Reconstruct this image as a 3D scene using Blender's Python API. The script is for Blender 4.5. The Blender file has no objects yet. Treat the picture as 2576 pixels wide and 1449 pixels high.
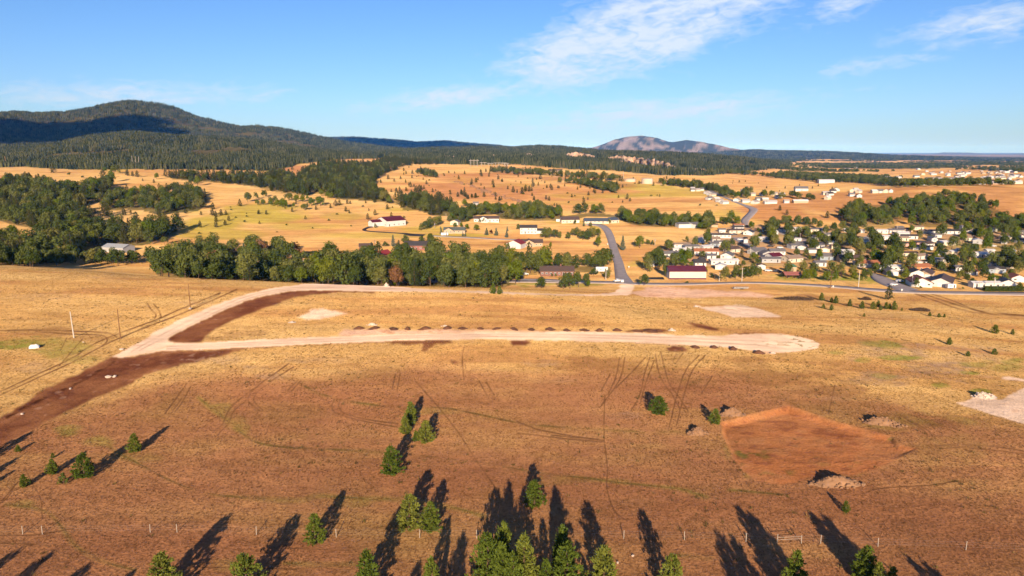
import bpy, math, random
import numpy as np
from mathutils import Vector, Matrix

SC = bpy.context.scene
COL = SC.collection
rnd = random.Random(7)
R = math.radians

# ------------------------------------------------------------------ camera
F = 1772.0            # focal length in the pixels of a 2575 x 1449 view of the place
CX, CY = 1287.5, 724.5
PITCH = R(10.97)
CAMZ = 60.0
CT, ST = math.cos(PITCH), math.sin(PITCH)
cam_d = bpy.data.cameras.new('camera')
cam = bpy.data.objects.new('camera', cam_d)
COL.objects.link(cam)
cam.location = (0, 0, CAMZ)
cam.rotation_euler = (R(90) - PITCH, 0, 0)
cam_d.sensor_width = 36.0
cam_d.lens = 36.0 * F / 2575.0
cam_d.clip_start = 1.0
cam_d.clip_end = 200000.0
SC.camera = cam

# ------------------------------------------------------------------ light
SUN_EL, SUN_AZ = 16.0, 1.2
sun_d = bpy.data.lights.new('sun', 'SUN')
sun_d.energy = 5.0
sun_d.angle = R(0.5)
sun_d.color = (1.0, 0.77, 0.54)
sun = bpy.data.objects.new('sun', sun_d)
COL.objects.link(sun)
sun.rotation_euler = (R(90 - SUN_EL), 0, R(-SUN_AZ))
sun.location = (0, -200, 300)

world = bpy.data.worlds.new('World')
SC.world = world
world.use_nodes = True
SKY_STRENGTH = 0.05
EXPOSURE = 0.66

SC.view_settings.view_transform = 'Standard'
SC.view_settings.look = 'None'
SC.view_settings.gamma = 1.0
SC.view_settings.use_curve_mapping = False
SC.view_settings.exposure = EXPOSURE
SC.render.engine = 'CYCLES'
SC.cycles.use_denoising = True
SC.cycles.max_bounces = 5
SC.cycles.diffuse_bounces = 2
SC.cycles.glossy_bounces = 1
SC.cycles.transparent_max_bounces = 8
SC.cycles.volume_bounces = 0
SC.cycles.caustics_reflective = False
SC.cycles.caustics_refractive = False


class NT:
    """tiny node-tree writer"""
    def __init__(self, tree):
        self.t = tree
        tree.nodes.clear()

    def n(self, typ, **kw):
        nd = self.t.nodes.new(typ)
        for k, v in kw.items():
            if k.startswith('i_'):
                nd.inputs[int(k[2:])].default_value = v
            else:
                setattr(nd, k, v)
        return nd

    def l(self, a, b):
        self.t.links.new(a, b)

    def math(self, op, a, b=None, c=None, clamp=False):
        nd = self.t.nodes.new('ShaderNodeMath')
        nd.operation = op
        nd.use_clamp = clamp
        for i, v in enumerate((a, b, c)):
            if v is None:
                continue
            if hasattr(v, 'links'):
                self.l(v, nd.inputs[i])
            else:
                nd.inputs[i].default_value = v
        return nd.outputs[0]

    def mix(self, fac, a, b, blend='MIX'):
        nd = self.t.nodes.new('ShaderNodeMix')
        nd.data_type = 'RGBA'
        nd.blend_type = blend
        for s, v in ((nd.inputs[0], fac), (nd.inputs[6], a), (nd.inputs[7], b)):
            if hasattr(v, 'links'):
                self.l(v, s)
            elif isinstance(v, (int, float)):
                s.default_value = v
            else:
                s.default_value = (*v[:3], 1.0)
        return nd.outputs[2]

    def ramp(self, fac, stops, interp='LINEAR'):
        nd = self.t.nodes.new('ShaderNodeValToRGB')
        cr = nd.color_ramp
        cr.interpolation = interp
        while len(cr.elements) < len(stops):
            cr.elements.new(0.5)
        for e, (p, c) in zip(cr.elements, stops):
            e.position = p
            e.color = (*c[:3], 1.0) if not isinstance(c, (int, float)) else (c, c, c, 1.0)
        self.l(fac, nd.inputs[0])
        return nd.outputs[0]

    def noise(self, vec, scale, detail=3.0, rough=0.55, dist=0.0):
        nd = self.t.nodes.new('ShaderNodeTexNoise')
        nd.inputs['Scale'].default_value = scale
        nd.inputs['Detail'].default_value = detail
        nd.inputs['Roughness'].default_value = rough
        nd.inputs['Distortion'].default_value = dist
        self.l(vec, nd.inputs['Vector'])
        return nd.outputs['Fac']


# ------------------------------------------------------------------ sky
def build_sky():
    nt = NT(world.node_tree)
    out = nt.n('ShaderNodeOutputWorld')
    bg = nt.n('ShaderNodeBackground')
    bg.inputs['Strength'].default_value = SKY_STRENGTH
    sky = nt.n('ShaderNodeTexSky')
    sky.sky_type = 'NISHITA'
    sky.sun_disc = False
    sky.sun_elevation = R(SUN_EL)
    sky.sun_rotation = R(180 + SUN_AZ)
    sky.altitude = 1200
    sky.air_density = 1.0
    sky.dust_density = 0.3
    sky.ozone_density = 2.2
    hs = nt.n('ShaderNodeHueSaturation')
    hs.inputs['Hue'].default_value = 0.503
    hs.inputs['Saturation'].default_value = 1.10
    hs.inputs['Value'].default_value = 1.0
    nt.l(sky.outputs[0], hs.inputs['Color'])
    tc = nt.n('ShaderNodeTexCoord')
    sep = nt.n('ShaderNodeSeparateXYZ')
    nt.l(tc.outputs['Generated'], sep.inputs[0])
    x, y, z = sep.outputs
    az = nt.math('ARCTAN2', x, y)
    el = nt.math('ARCSINE', z)
    # thin high clouds, streaked up to the right, in azimuth/elevation of the celestial sphere
    u = nt.math('ADD', az, nt.math('MULTIPLY', el, 0.9))
    v = nt.math('SUBTRACT', el, nt.math('MULTIPLY', az, 0.16))
    cmb = nt.n('ShaderNodeCombineXYZ')
    nt.l(nt.math('MULTIPLY', u, 6.5), cmb.inputs[0])
    nt.l(nt.math('MULTIPLY', v, 24.0), cmb.inputs[1])
    n1 = nt.noise(cmb.outputs[0], 1.6, 8.0, 0.60, 0.35)
    cm2 = nt.n('ShaderNodeCombineXYZ')
    nt.l(nt.math('MULTIPLY', u, 24.0), cm2.inputs[0])
    nt.l(nt.math('MULTIPLY', v, 70.0), cm2.inputs[1])
    n2 = nt.noise(cm2.outputs[0], 1.5, 6.0, 0.6, 0.6)
    # rolling bands inside the big patch
    streak = nt.math('ADD', nt.math('MULTIPLY', n1, 0.50), nt.math('MULTIPLY', n2, 0.50))

    def patch(a0, e0, ra, re, tilt, gain):
        ca, sa = math.cos(R(tilt)), math.sin(R(tilt))
        da = nt.math('SUBTRACT', az, R(a0))
        de = nt.math('SUBTRACT', el, R(e0))
        p = nt.math('ADD', nt.math('MULTIPLY', da, ca / R(ra)), nt.math('MULTIPLY', de, sa / R(ra)))
        q = nt.math('ADD', nt.math('MULTIPLY', da, -sa / R(re)), nt.math('MULTIPLY', de, ca / R(re)))
        d2 = nt.math('ADD', nt.math('MULTIPLY', p, p), nt.math('MULTIPLY', q, q))
        return nt.math('MULTIPLY', nt.math('POWER', 2.718, nt.math('MULTIPLY', d2, -1.0)), gain)

    patches = [
        (9.0, 8.4, 13.0, 3.4, 14, 1.35), (14.5, 11.6, 12.0, 4.2, 16, 1.35), (4.0, 6.5, 6.0, 1.1, 10, 0.80), (-4.5, 4.2, 11.0, 1.3, 7, 1.0), (1.5, 5.2, 6.0, 0.9, 9, 0.80),
        (10.5, 2.9, 18.0, 1.7, 4, 0.98), (26.0, 5.9, 8.0, 0.9, 6, 0.80), (33.0, 8.1, 8.0, 1.9, 8, 0.98), (24.5, 10.4, 6.0, 1.9, 26, 0.96), (-27.0, 3.9, 13.0, 1.5, 3, 0.94), (-18.5, 4.1, 3.5, 0.8, 14, 0.86),
        (-36.5, 10.6, 4.0, 0.7, 5, 0.6), (62.0, 9.0, 16.0, 4.0, 20, 1.0), (-70.0, 12.0, 18.0, 4.0, 10, 1.0),
        (110.0, 14.0, 25.0, 6.0, 15, 0.9), (-130.0, 10.0, 28.0, 5.0, 8, 0.9), (178.0, 16.0, 20.0, 5.0, 5, 0.8),
    ]
    tot = None
    for p in patches:
        o = patch(*p)
        tot = o if tot is None else nt.math('MAXIMUM', tot, o)
    th = nt.math('SUBTRACT', 0.72, nt.math('MULTIPLY', nt.math('MINIMUM', tot, 1.0), 0.40))
    cov = nt.math('MULTIPLY', nt.math('SUBTRACT', streak, th), 3.8, clamp=True)
    cov = nt.math('MULTIPLY', nt.math('SMOOTH_MIN', cov, 0.9, 0.1), nt.math('POWER', nt.math('MINIMUM', tot, 1.0), 1.25))
    # a pale veil low over the horizon all the way round
    veil = nt.math('MULTIPLY', nt.math('POWER', 2.718, nt.math('MULTIPLY', nt.math('ABSOLUTE', el), -13.0)), 0.26)
    cloudcol = (9.8, 8.4, 6.9)
    c1 = nt.mix(veil, hs.outputs[0], (5.9, 5.75, 5.75))
    c2 = nt.mix(nt.math('MULTIPLY', cov, 0.95), c1, cloudcol)
    c3 = nt.mix(1.0, c2, (1.06, 1.36, 1.84), 'MULTIPLY')
    low = nt.math('POWER', 2.718, nt.math('MULTIPLY', nt.math('ABSOLUTE', el), -15.0))
    c4 = nt.mix(low, c3, nt.mix(1.0, c3, (0.76, 0.72, 0.80), 'MULTIPLY'))
    nt.l(c4, bg.inputs['Color'])
    nt.l(bg.outputs[0], out.inputs['Surface'])


build_sky()

# ------------------------------------------------------------------ noise and height
def sstep(a, b, x):
    t = np.clip((x - a) / (b - a), 0, 1)
    return t * t * (3 - 2 * t)


def _hash(ix, iy, seed):
    h = (ix.astype(np.int64) * 374761393 + iy.astype(np.int64) * 668265263 + seed * 1442695041) & 0xffffffff
    h = ((h ^ (h >> 13)) * 1274126177) & 0xffffffff
    h = h ^ (h >> 16)
    return (h & 0xffff) / 65535.0


def vnoise(x, y, seed=0):
    x = np.asarray(x, float); y = np.asarray(y, float)
    ix, iy = np.floor(x), np.floor(y)
    fx, fy = x - ix, y - iy
    fx = fx * fx * (3 - 2 * fx); fy = fy * fy * (3 - 2 * fy)
    a = _hash(ix, iy, seed); b = _hash(ix + 1, iy, seed)
    c = _hash(ix, iy + 1, seed); d = _hash(ix + 1, iy + 1, seed)
    return (a * (1 - fx) + b * fx) * (1 - fy) + (c * (1 - fx) + d * fx) * fy


def fbm(x, y, seed=0, octv=4, gain=0.5):
    s = 0.0; a = 1.0; t = 0.0
    for o in range(octv):
        s = s + a * (vnoise(x, y, seed + o * 17) - 0.5)
        t += a; a *= gain
        x = x * 2.03 + 11.3; y = y * 2.03 - 7.1
    return s / t * 2.0      # about -1..1


TY = [20, 60, 100, 150, 200, 250, 300, 340, 380, 430, 500, 600, 700, 800, 900, 1050, 1250, 1500, 1900, 2500, 3500, 6000, 12000, 70000]
TX = [-1200, 0, 417, 834, 1287, 1627, 1919, 2252, 2575, 3700]      # view columns
TZ = {
 -1200: [0, 0, 0, 0, 1, 2, 3, 3, 0, -8, -14, -12, -6, 0, 6, 14, 24, 24, 28, 50, 60, 60, 40, 0],
 0:     [0, 0, 0, 0, 1, 2, 3, 3.2, 1.5, -10, -15, -12, -6, 0, 6, 13, 25, 21, 26, 50, 60, 40, 0, -60],
 417:   [0, 0, 0, 0, 1, 2, 3.0, 1.6, -9.5, -15, -15, -12, -8, -3, 3, 12, 24, 21, 26, 45, 55, 30, 0, -60],
 834:   [0, 0, 0, 0, 0.8, 1.7, 2.3, -3.6, -13.2, -16.5, -15.5, -12, -8, -3, 3, 11, 20, 27, 32, 40, 40, 10, -20, -60],
 1287:  [0, 0, 0, 0, 0.5, 1.3, 1.7, -5.6, -14.6, -17.5, -16, -13, -9, -4, 1, 8, 17, 24, 32, 36, 20, 0, -30, -60],
 1627:  [0, 0, 0, 0, 0, -1, -5, -9.5, -13.5, -16, -15, -13, -10, -6, 0, 7, 13, 13, 12, 8, 0, -25, -35, -60],
 1919:  [0, 0, 0, 0, -0.5, -3, -8, -12, -15, -16, -15.5, -14, -11, -5, 1, 3, 0, -2, -5, -8, -12, -25, -35, -60],
 2252:  [0, 0, 0, -0.3, -2, -5, -9, -13, -16, -16.5, -16, -15, -12, 1, 11, 11, 0, -8, -12, -15, -18, -28, -35, -60],
 2575:  [0, 0, 0, -0.5, -6, -10, -13.5, -15.5, -17, -17, -16.5, -15, -12, 4, 15, 15, 2, -8, -12, -15, -18, -28, -35, -60],
 3700:  [0, 0, -1, -4, -9, -12, -15, -16, -17, -17, -16.5, -15, -12, 4, 15, 15, 2, -8, -12, -15, -18, -28, -35, -60],
}
NL, NQ = 420, 240
L0, L1 = math.log(20.0), math.log(70000.0)
Q0, Q1 = (-1200 - CX) / F, (3700 - CX) / F


def _table():
    lg = np.linspace(L0, L1, NL); qg = np.linspace(Q0, Q1, NQ)
    tyl = np.log(np.array(TY, float)); txq = (np.array(TX, float) - CX) / F
    cols = np.array([np.interp(lg, tyl, TZ[c]) for c in TX])
    T = np.array([np.interp(qg, txq, cols[:, i]) for i in range(NL)])

    def blur(A, ax, sg):
        r = int(3 * sg); k = np.exp(-0.5 * (np.arange(-r, r + 1) / sg) ** 2); k /= k.sum()
        P = np.pad(A, [(r, r) if i == ax else (0, 0) for i in (0, 1)], mode='edge')
        return np.apply_along_axis(lambda m: np.convolve(m, k, mode='valid'), ax, P)
    return blur(blur(T, 0, 2.6), 1, 5.0)


TAB = _table()


def slope_of(vy):
    """tangent of the depression angle of a view row"""
    return np.tan(PITCH + np.arctan((np.asarray(vy, float) - CY) / F))


RIDGES = [  # centre depth, front width, back width, roughness, profile of (view x, view y)
 (2700, 750, 450, 7, [(-900, 400), (-300, 392), (0, 386), (60, 381), (130, 371), (230, 347), (345, 337), (450, 347), (560, 351), (640, 356), (760, 375), (900, 392), (1000, 400)]),
 (4600, 1150, 900, 16, [(-1200, 330), (-400, 300), (0, 288), (60, 286), (100, 290), (180, 287), (230, 278), (290, 265), (345, 258), (400, 263), (450, 276), (500, 296), (560, 311), (610, 323), (650, 321), (720, 328), (780, 341), (820, 351), (880, 363), (960, 373), (1050, 382), (1200, 392)]),
 (9500, 1800, 1200, 18, [(600, 356), (700, 352), (830, 347), (900, 346), (940, 350), (1000, 354), (1050, 359), (1120, 356), (1180, 362), (1250, 367), (1290, 372), (1400, 378), (1600, 384), (1800, 390)]),
 (4200, 1700, 900, 12, [(700, 392), (900, 384), (1000, 379), (1100, 376), (1200, 373), (1290, 375), (1350, 371), (1410, 373), (1470, 379), (1550, 385), (1700, 394), (1850, 402), (2000, 410)]),
 (3000, 700, 500, 8, [(1250, 402), (1380, 392), (1480, 386), (1560, 385), (1650, 387), (1750, 391), (1850, 399), (1950, 411), (2010, 424), (2100, 440)]),
 (11000, 1500, 1200, 75, [(1350, 392), (1400, 388), (1440, 384), (1470, 376), (1510, 365), (1545, 350), (1580, 342), (1615, 340), (1650, 346), (1680, 356), (1692, 357), (1722, 352), (1760, 357), (1800, 366), (1840, 375), (1880, 381), (1950, 387), (2050, 393)]),
 (8200, 1100, 900, 12, [(1600, 394), (1700, 390), (1800, 385), (1900, 379), (1950, 381), (2000, 382), (2080, 383), (2150, 387), (2250, 393), (2350, 396), (2450, 399), (2575, 404), (2900, 408), (3600, 408)]),
 (28000, 2500, 3000, 10, [(1700, 390), (1900, 389), (2100, 387), (2200, 387), (2345, 387), (2372, 383.5), (2440, 384), (2480, 387.5), (2575, 386), (2900, 385), (3600, 386)]),
]


RIDGES.sort(key=lambda r: -r[0])


def H0(X, Y):
    X = np.asarray(X, float); Y = np.asarray(Y, float)
    Yc = np.maximum(Y, 22.0)
    q = X / (CT * Yc + CAMZ * ST)
    li = np.clip((np.log(np.minimum(Yc, 69000.0)) - L0) / (L1 - L0) * (NL - 1), 0, NL - 1.001)
    qi = np.clip((q - Q0) / (Q1 - Q0) * (NQ - 1), 0, NQ - 1.001)
    i = li.astype(int); j = qi.astype(int); a = li - i; b = qi - j
    z = (TAB[i, j] * (1 - b) + TAB[i, j + 1] * b) * (1 - a) + (TAB[i + 1, j] * (1 - b) + TAB[i + 1, j + 1] * b) * a
    vx = CX + F * q
    far = np.any(Yc > 1250)
    for (yc, wf, wb, rough, prof) in RIDGES:
        if not far:
            break
        px = [p[0] for p in prof]; pz = [CAMZ - yc * float(slope_of(p[1])) for p in prof]
        zr = np.interp(vx, px, pz, left=-200, right=-200)
        d = np.where(Yc < yc, (yc - Yc) / wf, (Yc - yc) / wb)
        g = np.exp(-d * d * 1.1) * sstep(1250.0, 1750.0, Yc)
        nz = fbm(X / (yc * 0.055), Yc / (yc * 0.055), 90 + int(yc), 4) * rough * 1.6 * np.clip(d * 1.5, 0.06, 1.0)
        up = np.maximum(0, zr - z) * g
        z = z + up + nz * g * np.clip(up / 40.0, 0, 1)
    amp = np.interp(Yc, [60, 200, 400, 900, 2000, 6000], [0.10, 0.16, 0.35, 0.9, 2.5, 4.0])
    z = z + amp * fbm(X / 38.0, Yc / 38.0, 5, 3) + np.interp(Yc, [60, 300, 500], [0.05, 0.06, 0.0]) * fbm(X / 4.5, Yc / 4.5, 9, 2)
    hump = np.interp(Yc, [450, 700, 1600, 2500], [0, 2.2, 3.5, 0])
    z = z + hump * fbm(X / 140.0, Yc / 190.0, 31, 3)
    return z


def proj(X, Y, Z):
    c = Y * CT + (CAMZ - Z) * ST
    c = np.maximum(c, 0.5)
    dn = (CAMZ - Z) * CT - Y * ST
    return CX + F * X / c, CY + F * dn / c


_YA = np.exp(np.linspace(math.log(55.0), math.log(1240.0), 1500))
_YB = np.exp(np.linspace(math.log(1241.0), math.log(50000.0), 1500))


def pix(vx, vy, ymin=0.0, ymax=1e9):
    """the ground point seen at a view pixel (first hit at a depth of ymin or more)"""
    t = (vy - CY) / F
    best = None
    for ys in (_YA, _YB):
        # ray: Y = k (CT - t ST) , down = k (ST + t CT), X = k*(vx-CX)/F
        k = ys / (CT - t * ST)
        X = k * (vx - CX) / F
        zr = CAMZ - k * (ST + t * CT)
        zt = H0(X, ys)
        ok = (zr <= zt) & (ys >= ymin)
        i = int(np.argmax(ok))
        if ok[i]:
            if i > 0 and ys[i - 1] >= ymin:
                a = zr[i - 1] - zt[i - 1]; b = zt[i] - zr[i]
                f = a / (a + b + 1e-9)
                return float(X[i - 1] + (X[i] - X[i - 1]) * f), float(ys[i - 1] + (ys[i] - ys[i - 1]) * f), float(zt[i - 1] + (zt[i] - zt[i - 1]) * f)
            return float(X[i]), float(ys[i]), float(zt[i])
        c = np.where(ys >= ymin, np.abs(zr - zt) / ys, 1e9)
        i = int(np.argmin(c))
        if best is None or c[i] < best[0]:
            best = (c[i], float(X[i]), float(ys[i]), float(zt[i]))
    return best[1:]


ZONE = {'L': (0, 280, .4002), 'M': (740, 380, .3588), 'N': (1380, 380, .3588), 'T': (1800, 620, .2484), 'H': (2440, 540, .3036),
        'W': (0, 740, .3588), 'a': (700, 820, .3494), 'b': (1560, 820, .3494), 'c': (2300, 820, .345), 'd': (0, 1200, .3707),
        'e': (860, 1150, .405), 'f': (1560, 1150, .405), 'g': (2200, 1150, .405), 'A': (1960, 670, .1553), 'B': (2320, 670, .1553),
        'C': (2690, 670, .1553), 'U': (1980, 540, .1941), 'P': (2480, 440, .2356), 'Fh': (1280, 630, .2329), 'G': (1080, 630, .1553)}


def Zv(zn, x, y):
    x0, y0, s = ZONE[zn]
    return (x0 + x * s) * 0.83417, (y0 + y * s) * 0.83417


def Zp(zn, pts):
    return [Zv(zn, *p) for p in pts]


def inpoly(px, py, poly):
    px = np.asarray(px, float); py = np.asarray(py, float)
    inside = np.zeros(px.shape, bool)
    n = len(poly)
    for i in range(n):
        x1, y1 = poly[i]; x2, y2 = poly[(i + 1) % n]
        if y1 == y2:
            continue
        c = ((y1 > py) != (y2 > py)) & (px < (x2 - x1) * (py - y1) / (y2 - y1) + x1)
        inside ^= c
    return inside


def dist_line(px, py, pts, yscale=1.0):
    d = np.full(px.shape, 1e9)
    for (x1, y1), (x2, y2) in zip(pts[:-1], pts[1:]):
        bx = (np.minimum(x1, x2) - 14, np.maximum(x1, x2) + 14); by = (min(y1, y2) - 14, max(y1, y2) + 14)
        m = (px > bx[0]) & (px < bx[1]) & (py > by[0]) & (py < by[1])
        if not m.any():
            continue
        dx, dy = x2 - x1, (y2 - y1) * yscale
        L = dx * dx + dy * dy + 1e-9
        ax = px[m] - x1; ay = (py[m] - y1) * yscale
        t = np.clip((ax * dx + ay * dy) / L, 0, 1)
        d[m] = np.minimum(d[m], np.hypot(ax - t * dx, ay - t * dy))
    return d


def smooth_pts(pts, n=6):
    P = [np.array(p, float) for p in pts]
    P = [2 * P[0] - P[1]] + P + [2 * P[-1] - P[-2]]
    out = []
    for i in range(1, len(P) - 2):
        for k in range(n):
            t = k / n
            p0, p1, p2, p3 = P[i - 1], P[i], P[i + 1], P[i + 2]
            out.append(tuple(0.5 * (2 * p1 + (p2 - p0) * t + (2 * p0 - 5 * p1 + 4 * p2 - p3) * t * t + (3 * p1 - p0 - 3 * p2 + p3) * t ** 3)))
    out.append(tuple(P[-2]))
    return out


# ------------------------------------------------------------------ object helpers
def tag(o, label=None, cat=None, group=None, kind=None):
    if label: o['label'] = label
    if cat: o['category'] = cat
    if group: o['group'] = group
    if kind: o['kind'] = kind
    return o


def empty(name, loc=(0, 0, 0), rz=0.0, sc=1.0):
    o = bpy.data.objects.new(name, None)
    COL.objects.link(o)
    o.location = loc
    o.rotation_euler = (0, 0, rz)
    o.scale = (sc, sc, sc) if isinstance(sc, (int, float)) else sc
    o.empty_display_size = 0.3
    return o


def mobj(name, me, parent=None, loc=None, color=None):
    o = bpy.data.objects.new(name, me)
    COL.objects.link(o)
    if parent is not None:
        o.parent = parent
    if loc is not None:
        o.location = loc
    if color is not None:
        o.color = (*color, 1.0)
    return o


class MB:
    def __init__(self):
        self.v = []; self.f = []; self.m = []

    def quad(self, *p, m=0):
        i = len(self.v); self.v += [tuple(q) for q in p]; self.f.append(tuple(range(i, i + len(p)))); self.m.append(m)

    def box(self, x0, x1, y0, y1, z0, z1, m=0):
        i = len(self.v)
        self.v += [(x0, y0, z0), (x1, y0, z0), (x1, y1, z0), (x0, y1, z0), (x0, y0, z1), (x1, y0, z1), (x1, y1, z1), (x0, y1, z1)]
        for q in ((0, 3, 2, 1), (4, 5, 6, 7), (0, 1, 5, 4), (1, 2, 6, 5), (2, 3, 7, 6), (3, 0, 4, 7)):
            self.f.append(tuple(i + k for k in q)); self.m.append(m)

    def prism(self, pts, y0, y1, m=0):
        """outline in x,z pulled along y"""
        i = len(self.v); n = len(pts)
        self.v += [(p[0], y0, p[1]) for p in pts] + [(p[0], y1, p[1]) for p in pts]
        self.f.append(tuple(i + k for k in range(n))); self.m.append(m)
        self.f.append(tuple(i + n + k for k in reversed(range(n)))); self.m.append(m)
        for k in range(n):
            self.f.append((i + k, i + n + k, i + n + (k + 1) % n, i + (k + 1) % n)); self.m.append(m)

    def tube(self, p0, p1, r0, r1, n=6, m=0, cap=True):
        p0 = Vector(p0); p1 = Vector(p1); d = (p1 - p0).normalized()
        a = d.orthogonal().normalized(); b = d.cross(a)
        i = len(self.v)
        for p, r in ((p0, r0), (p1, r1)):
            for k in range(n):
                t = 2 * math.pi * k / n
                self.v.append(tuple(p + a * (r * math.cos(t)) + b * (r * math.sin(t))))
        for k in range(n):
            self.f.append((i + k, i + (k + 1) % n, i + n + (k + 1) % n, i + n + k)); self.m.append(m)
        if cap:
            self.f.append(tuple(i + n + k for k in range(n))); self.m.append(m)
            self.f.append(tuple(i + k for k in reversed(range(n)))); self.m.append(m)

    def mesh(self, name, mats, smooth=False):
        me = bpy.data.meshes.new(name)
        me.from_pydata(self.v, [], self.f)
        if not isinstance(mats, (list, tuple)):
            mats = [mats]
        for mt in mats:
            me.materials.append(mt)
        if len(mats) > 1:
            me.polygons.foreach_set('material_index', np.array(self.m, np.int32))
        if smooth:
            me.polygons.foreach_set('use_smooth', np.ones(len(self.f), bool))
        me.update()
        return me


def np_mesh(name, verts, faces, mats, smooth=False):
    """faces: (n,3) or (n,4) int array"""
    verts = np.asarray(verts, np.float32); faces = np.asarray(faces, np.int32)
    me = bpy.data.meshes.new(name)
    n, k = faces.shape
    me.vertices.add(len(verts)); me.vertices.foreach_set('co', verts.ravel())
    me.loops.add(n * k); me.loops.foreach_set('vertex_index', faces.ravel())
    me.polygons.add(n); me.polygons.foreach_set('loop_start', np.arange(0, n * k, k, dtype=np.int32))
    if smooth:
        me.polygons.foreach_set('use_smooth', np.ones(n, bool))
    for mt in (mats if isinstance(mats, (list, tuple)) else [mats]):
        me.materials.append(mt)
    me.update(calc_edges=True)
    return me


# ------------------------------------------------------------------ materials
def material(name):
    m = bpy.data.materials.new(name)
    m.use_nodes = True
    nt = NT(m.node_tree)
    out = nt.n('ShaderNodeOutputMaterial')
    return m, nt, out


def simple_mat(name, col, rough=0.8, noise_scale=3.0, noise_amt=0.25, bump=0.0, objcolor=False, spec=0.2, metal=0.0):
    m, nt, out = material(name)
    bs = nt.n('ShaderNodeBsdfPrincipled')
    bs.inputs['Roughness'].default_value = rough
    bs.inputs['Specular IOR Level'].default_value = spec
    bs.inputs['Metallic'].default_value = metal
    tc = nt.n('ShaderNodeTexCoord')
    nz = nt.noise(tc.outputs['Object'], noise_scale, 4.0)
    fac = nt.ramp(nz, [(0.25, 1 - noise_amt), (0.75, 1 + noise_amt * 0.5)])
    if objcolor:
        oi = nt.n('ShaderNodeObjectInfo')
        base = oi.outputs['Color']
    else:
        base = col
    nt.l(nt.mix(1.0, base, fac, 'MULTIPLY'), bs.inputs['Base Color'])
    if bump:
        bp = nt.n('ShaderNodeBump')
        bp.inputs['Strength'].default_value = bump
        bp.inputs['Distance'].default_value = 0.1
        nt.l(nz, bp.inputs['Height']); nt.l(bp.outputs[0], bs.inputs['Normal'])
    nt.l(bs.outputs[0], out.inputs['Surface'])
    return m


def ground_mat(name, grass=1.0, bump=1.0, streak=0.0):
    m, nt, out = material(name)
    bs = nt.n('ShaderNodeBsdfDiffuse')
    bs.inputs['Roughness'].default_value = 0.6
    at = nt.n('ShaderNodeVertexColor'); at.layer_name = 'Col'
    geo = nt.n('ShaderNodeNewGeometry')
    P = geo.outputs['Position']
    nA = nt.noise(P, 0.035, 5.0, 0.6)
    nB = nt.noise(P, 0.33, 4.0, 0.65)
    nC = nt.noise(P, 1.9, 3.0, 0.7)
    fA = nt.ramp(nA, [(0.3, (0.84, 0.82, 0.80)), (0.7, (1.13, 1.12, 1.08))])
    fB = nt.ramp(nB, [(0.28, (0.74, 0.70, 0.66)), (0.5, (1.0, 1.0, 1.0)), (0.75, (1.20, 1.18, 1.10))])
    fC = nt.ramp(nC, [(0.30, (0.62, 0.58, 0.54)), (0.52, (1.0, 1.0, 1.0)), (0.72, (1.30, 1.27, 1.18))])
    c = nt.mix(0.9, at.outputs[0], fA, 'MULTIPLY')
    c = nt.mix(0.85 * grass, c, fB, 'MULTIPLY')
    c = nt.mix(0.85 * grass, c, fC, 'MULTIPLY')
    if streak:
        mp = nt.n('ShaderNodeMapping'); mp.inputs['Scale'].default_value = (0.022, 0.11, 0.05); nt.l(P, mp.inputs['Vector'])
        nS = nt.noise(mp.outputs[0], 1.0, 6.0, 0.68, 0.4)
        fS = nt.ramp(nS, [(0.30, (0.62, 0.56, 0.50)), (0.5, (0.98, 0.97, 0.95)), (0.72, (1.22, 1.22, 1.20))])
        c = nt.mix(streak, c, fS, 'MULTIPLY')
    nt.l(c, bs.inputs['Color'])
    hsum = nt.math('ADD', nt.math('MULTIPLY', nC, 0.55), nt.math('MULTIPLY', nB, 1.0))
    bp = nt.n('ShaderNodeBump')
    bp.inputs['Strength'].default_value = 0.55 * bump
    bp.inputs['Distance'].default_value = 0.55
    nt.l(hsum, bp.inputs['Height']); nt.l(bp.outputs[0], bs.inputs['Normal'])
    nt.l(bs.outputs[0], out.inputs['Surface'])
    return m


def leaf_mat(name, stops, trans=0.3):
    m, nt, out = material(name)
    oi = nt.n('ShaderNodeObjectInfo')
    tc = nt.n('ShaderNodeTexCoord')
    nz = nt.noise(tc.outputs['Object'], 9.0, 2.0, 0.6)
    base = nt.ramp(oi.outputs['Random'], stops)
    fac = nt.ramp(nz, [(0.3, (0.62, 0.66, 0.64)), (0.7, (1.32, 1.26, 1.05))])
    c = nt.mix(1.0, base, fac, 'MULTIPLY')
    df = nt.n('ShaderNodeBsdfDiffuse'); tr = nt.n('ShaderNodeBsdfTranslucent')
    nt.l(c, df.inputs['Color']); nt.l(c, tr.inputs['Color'])
    mx = nt.n('ShaderNodeMixShader'); mx.inputs[0].default_value = trans
    nt.l(df.outputs[0], mx.inputs[1]); nt.l(tr.outputs[0], mx.inputs[2])
    nt.l(mx.outputs[0], out.inputs['Surface'])
    return m


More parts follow.
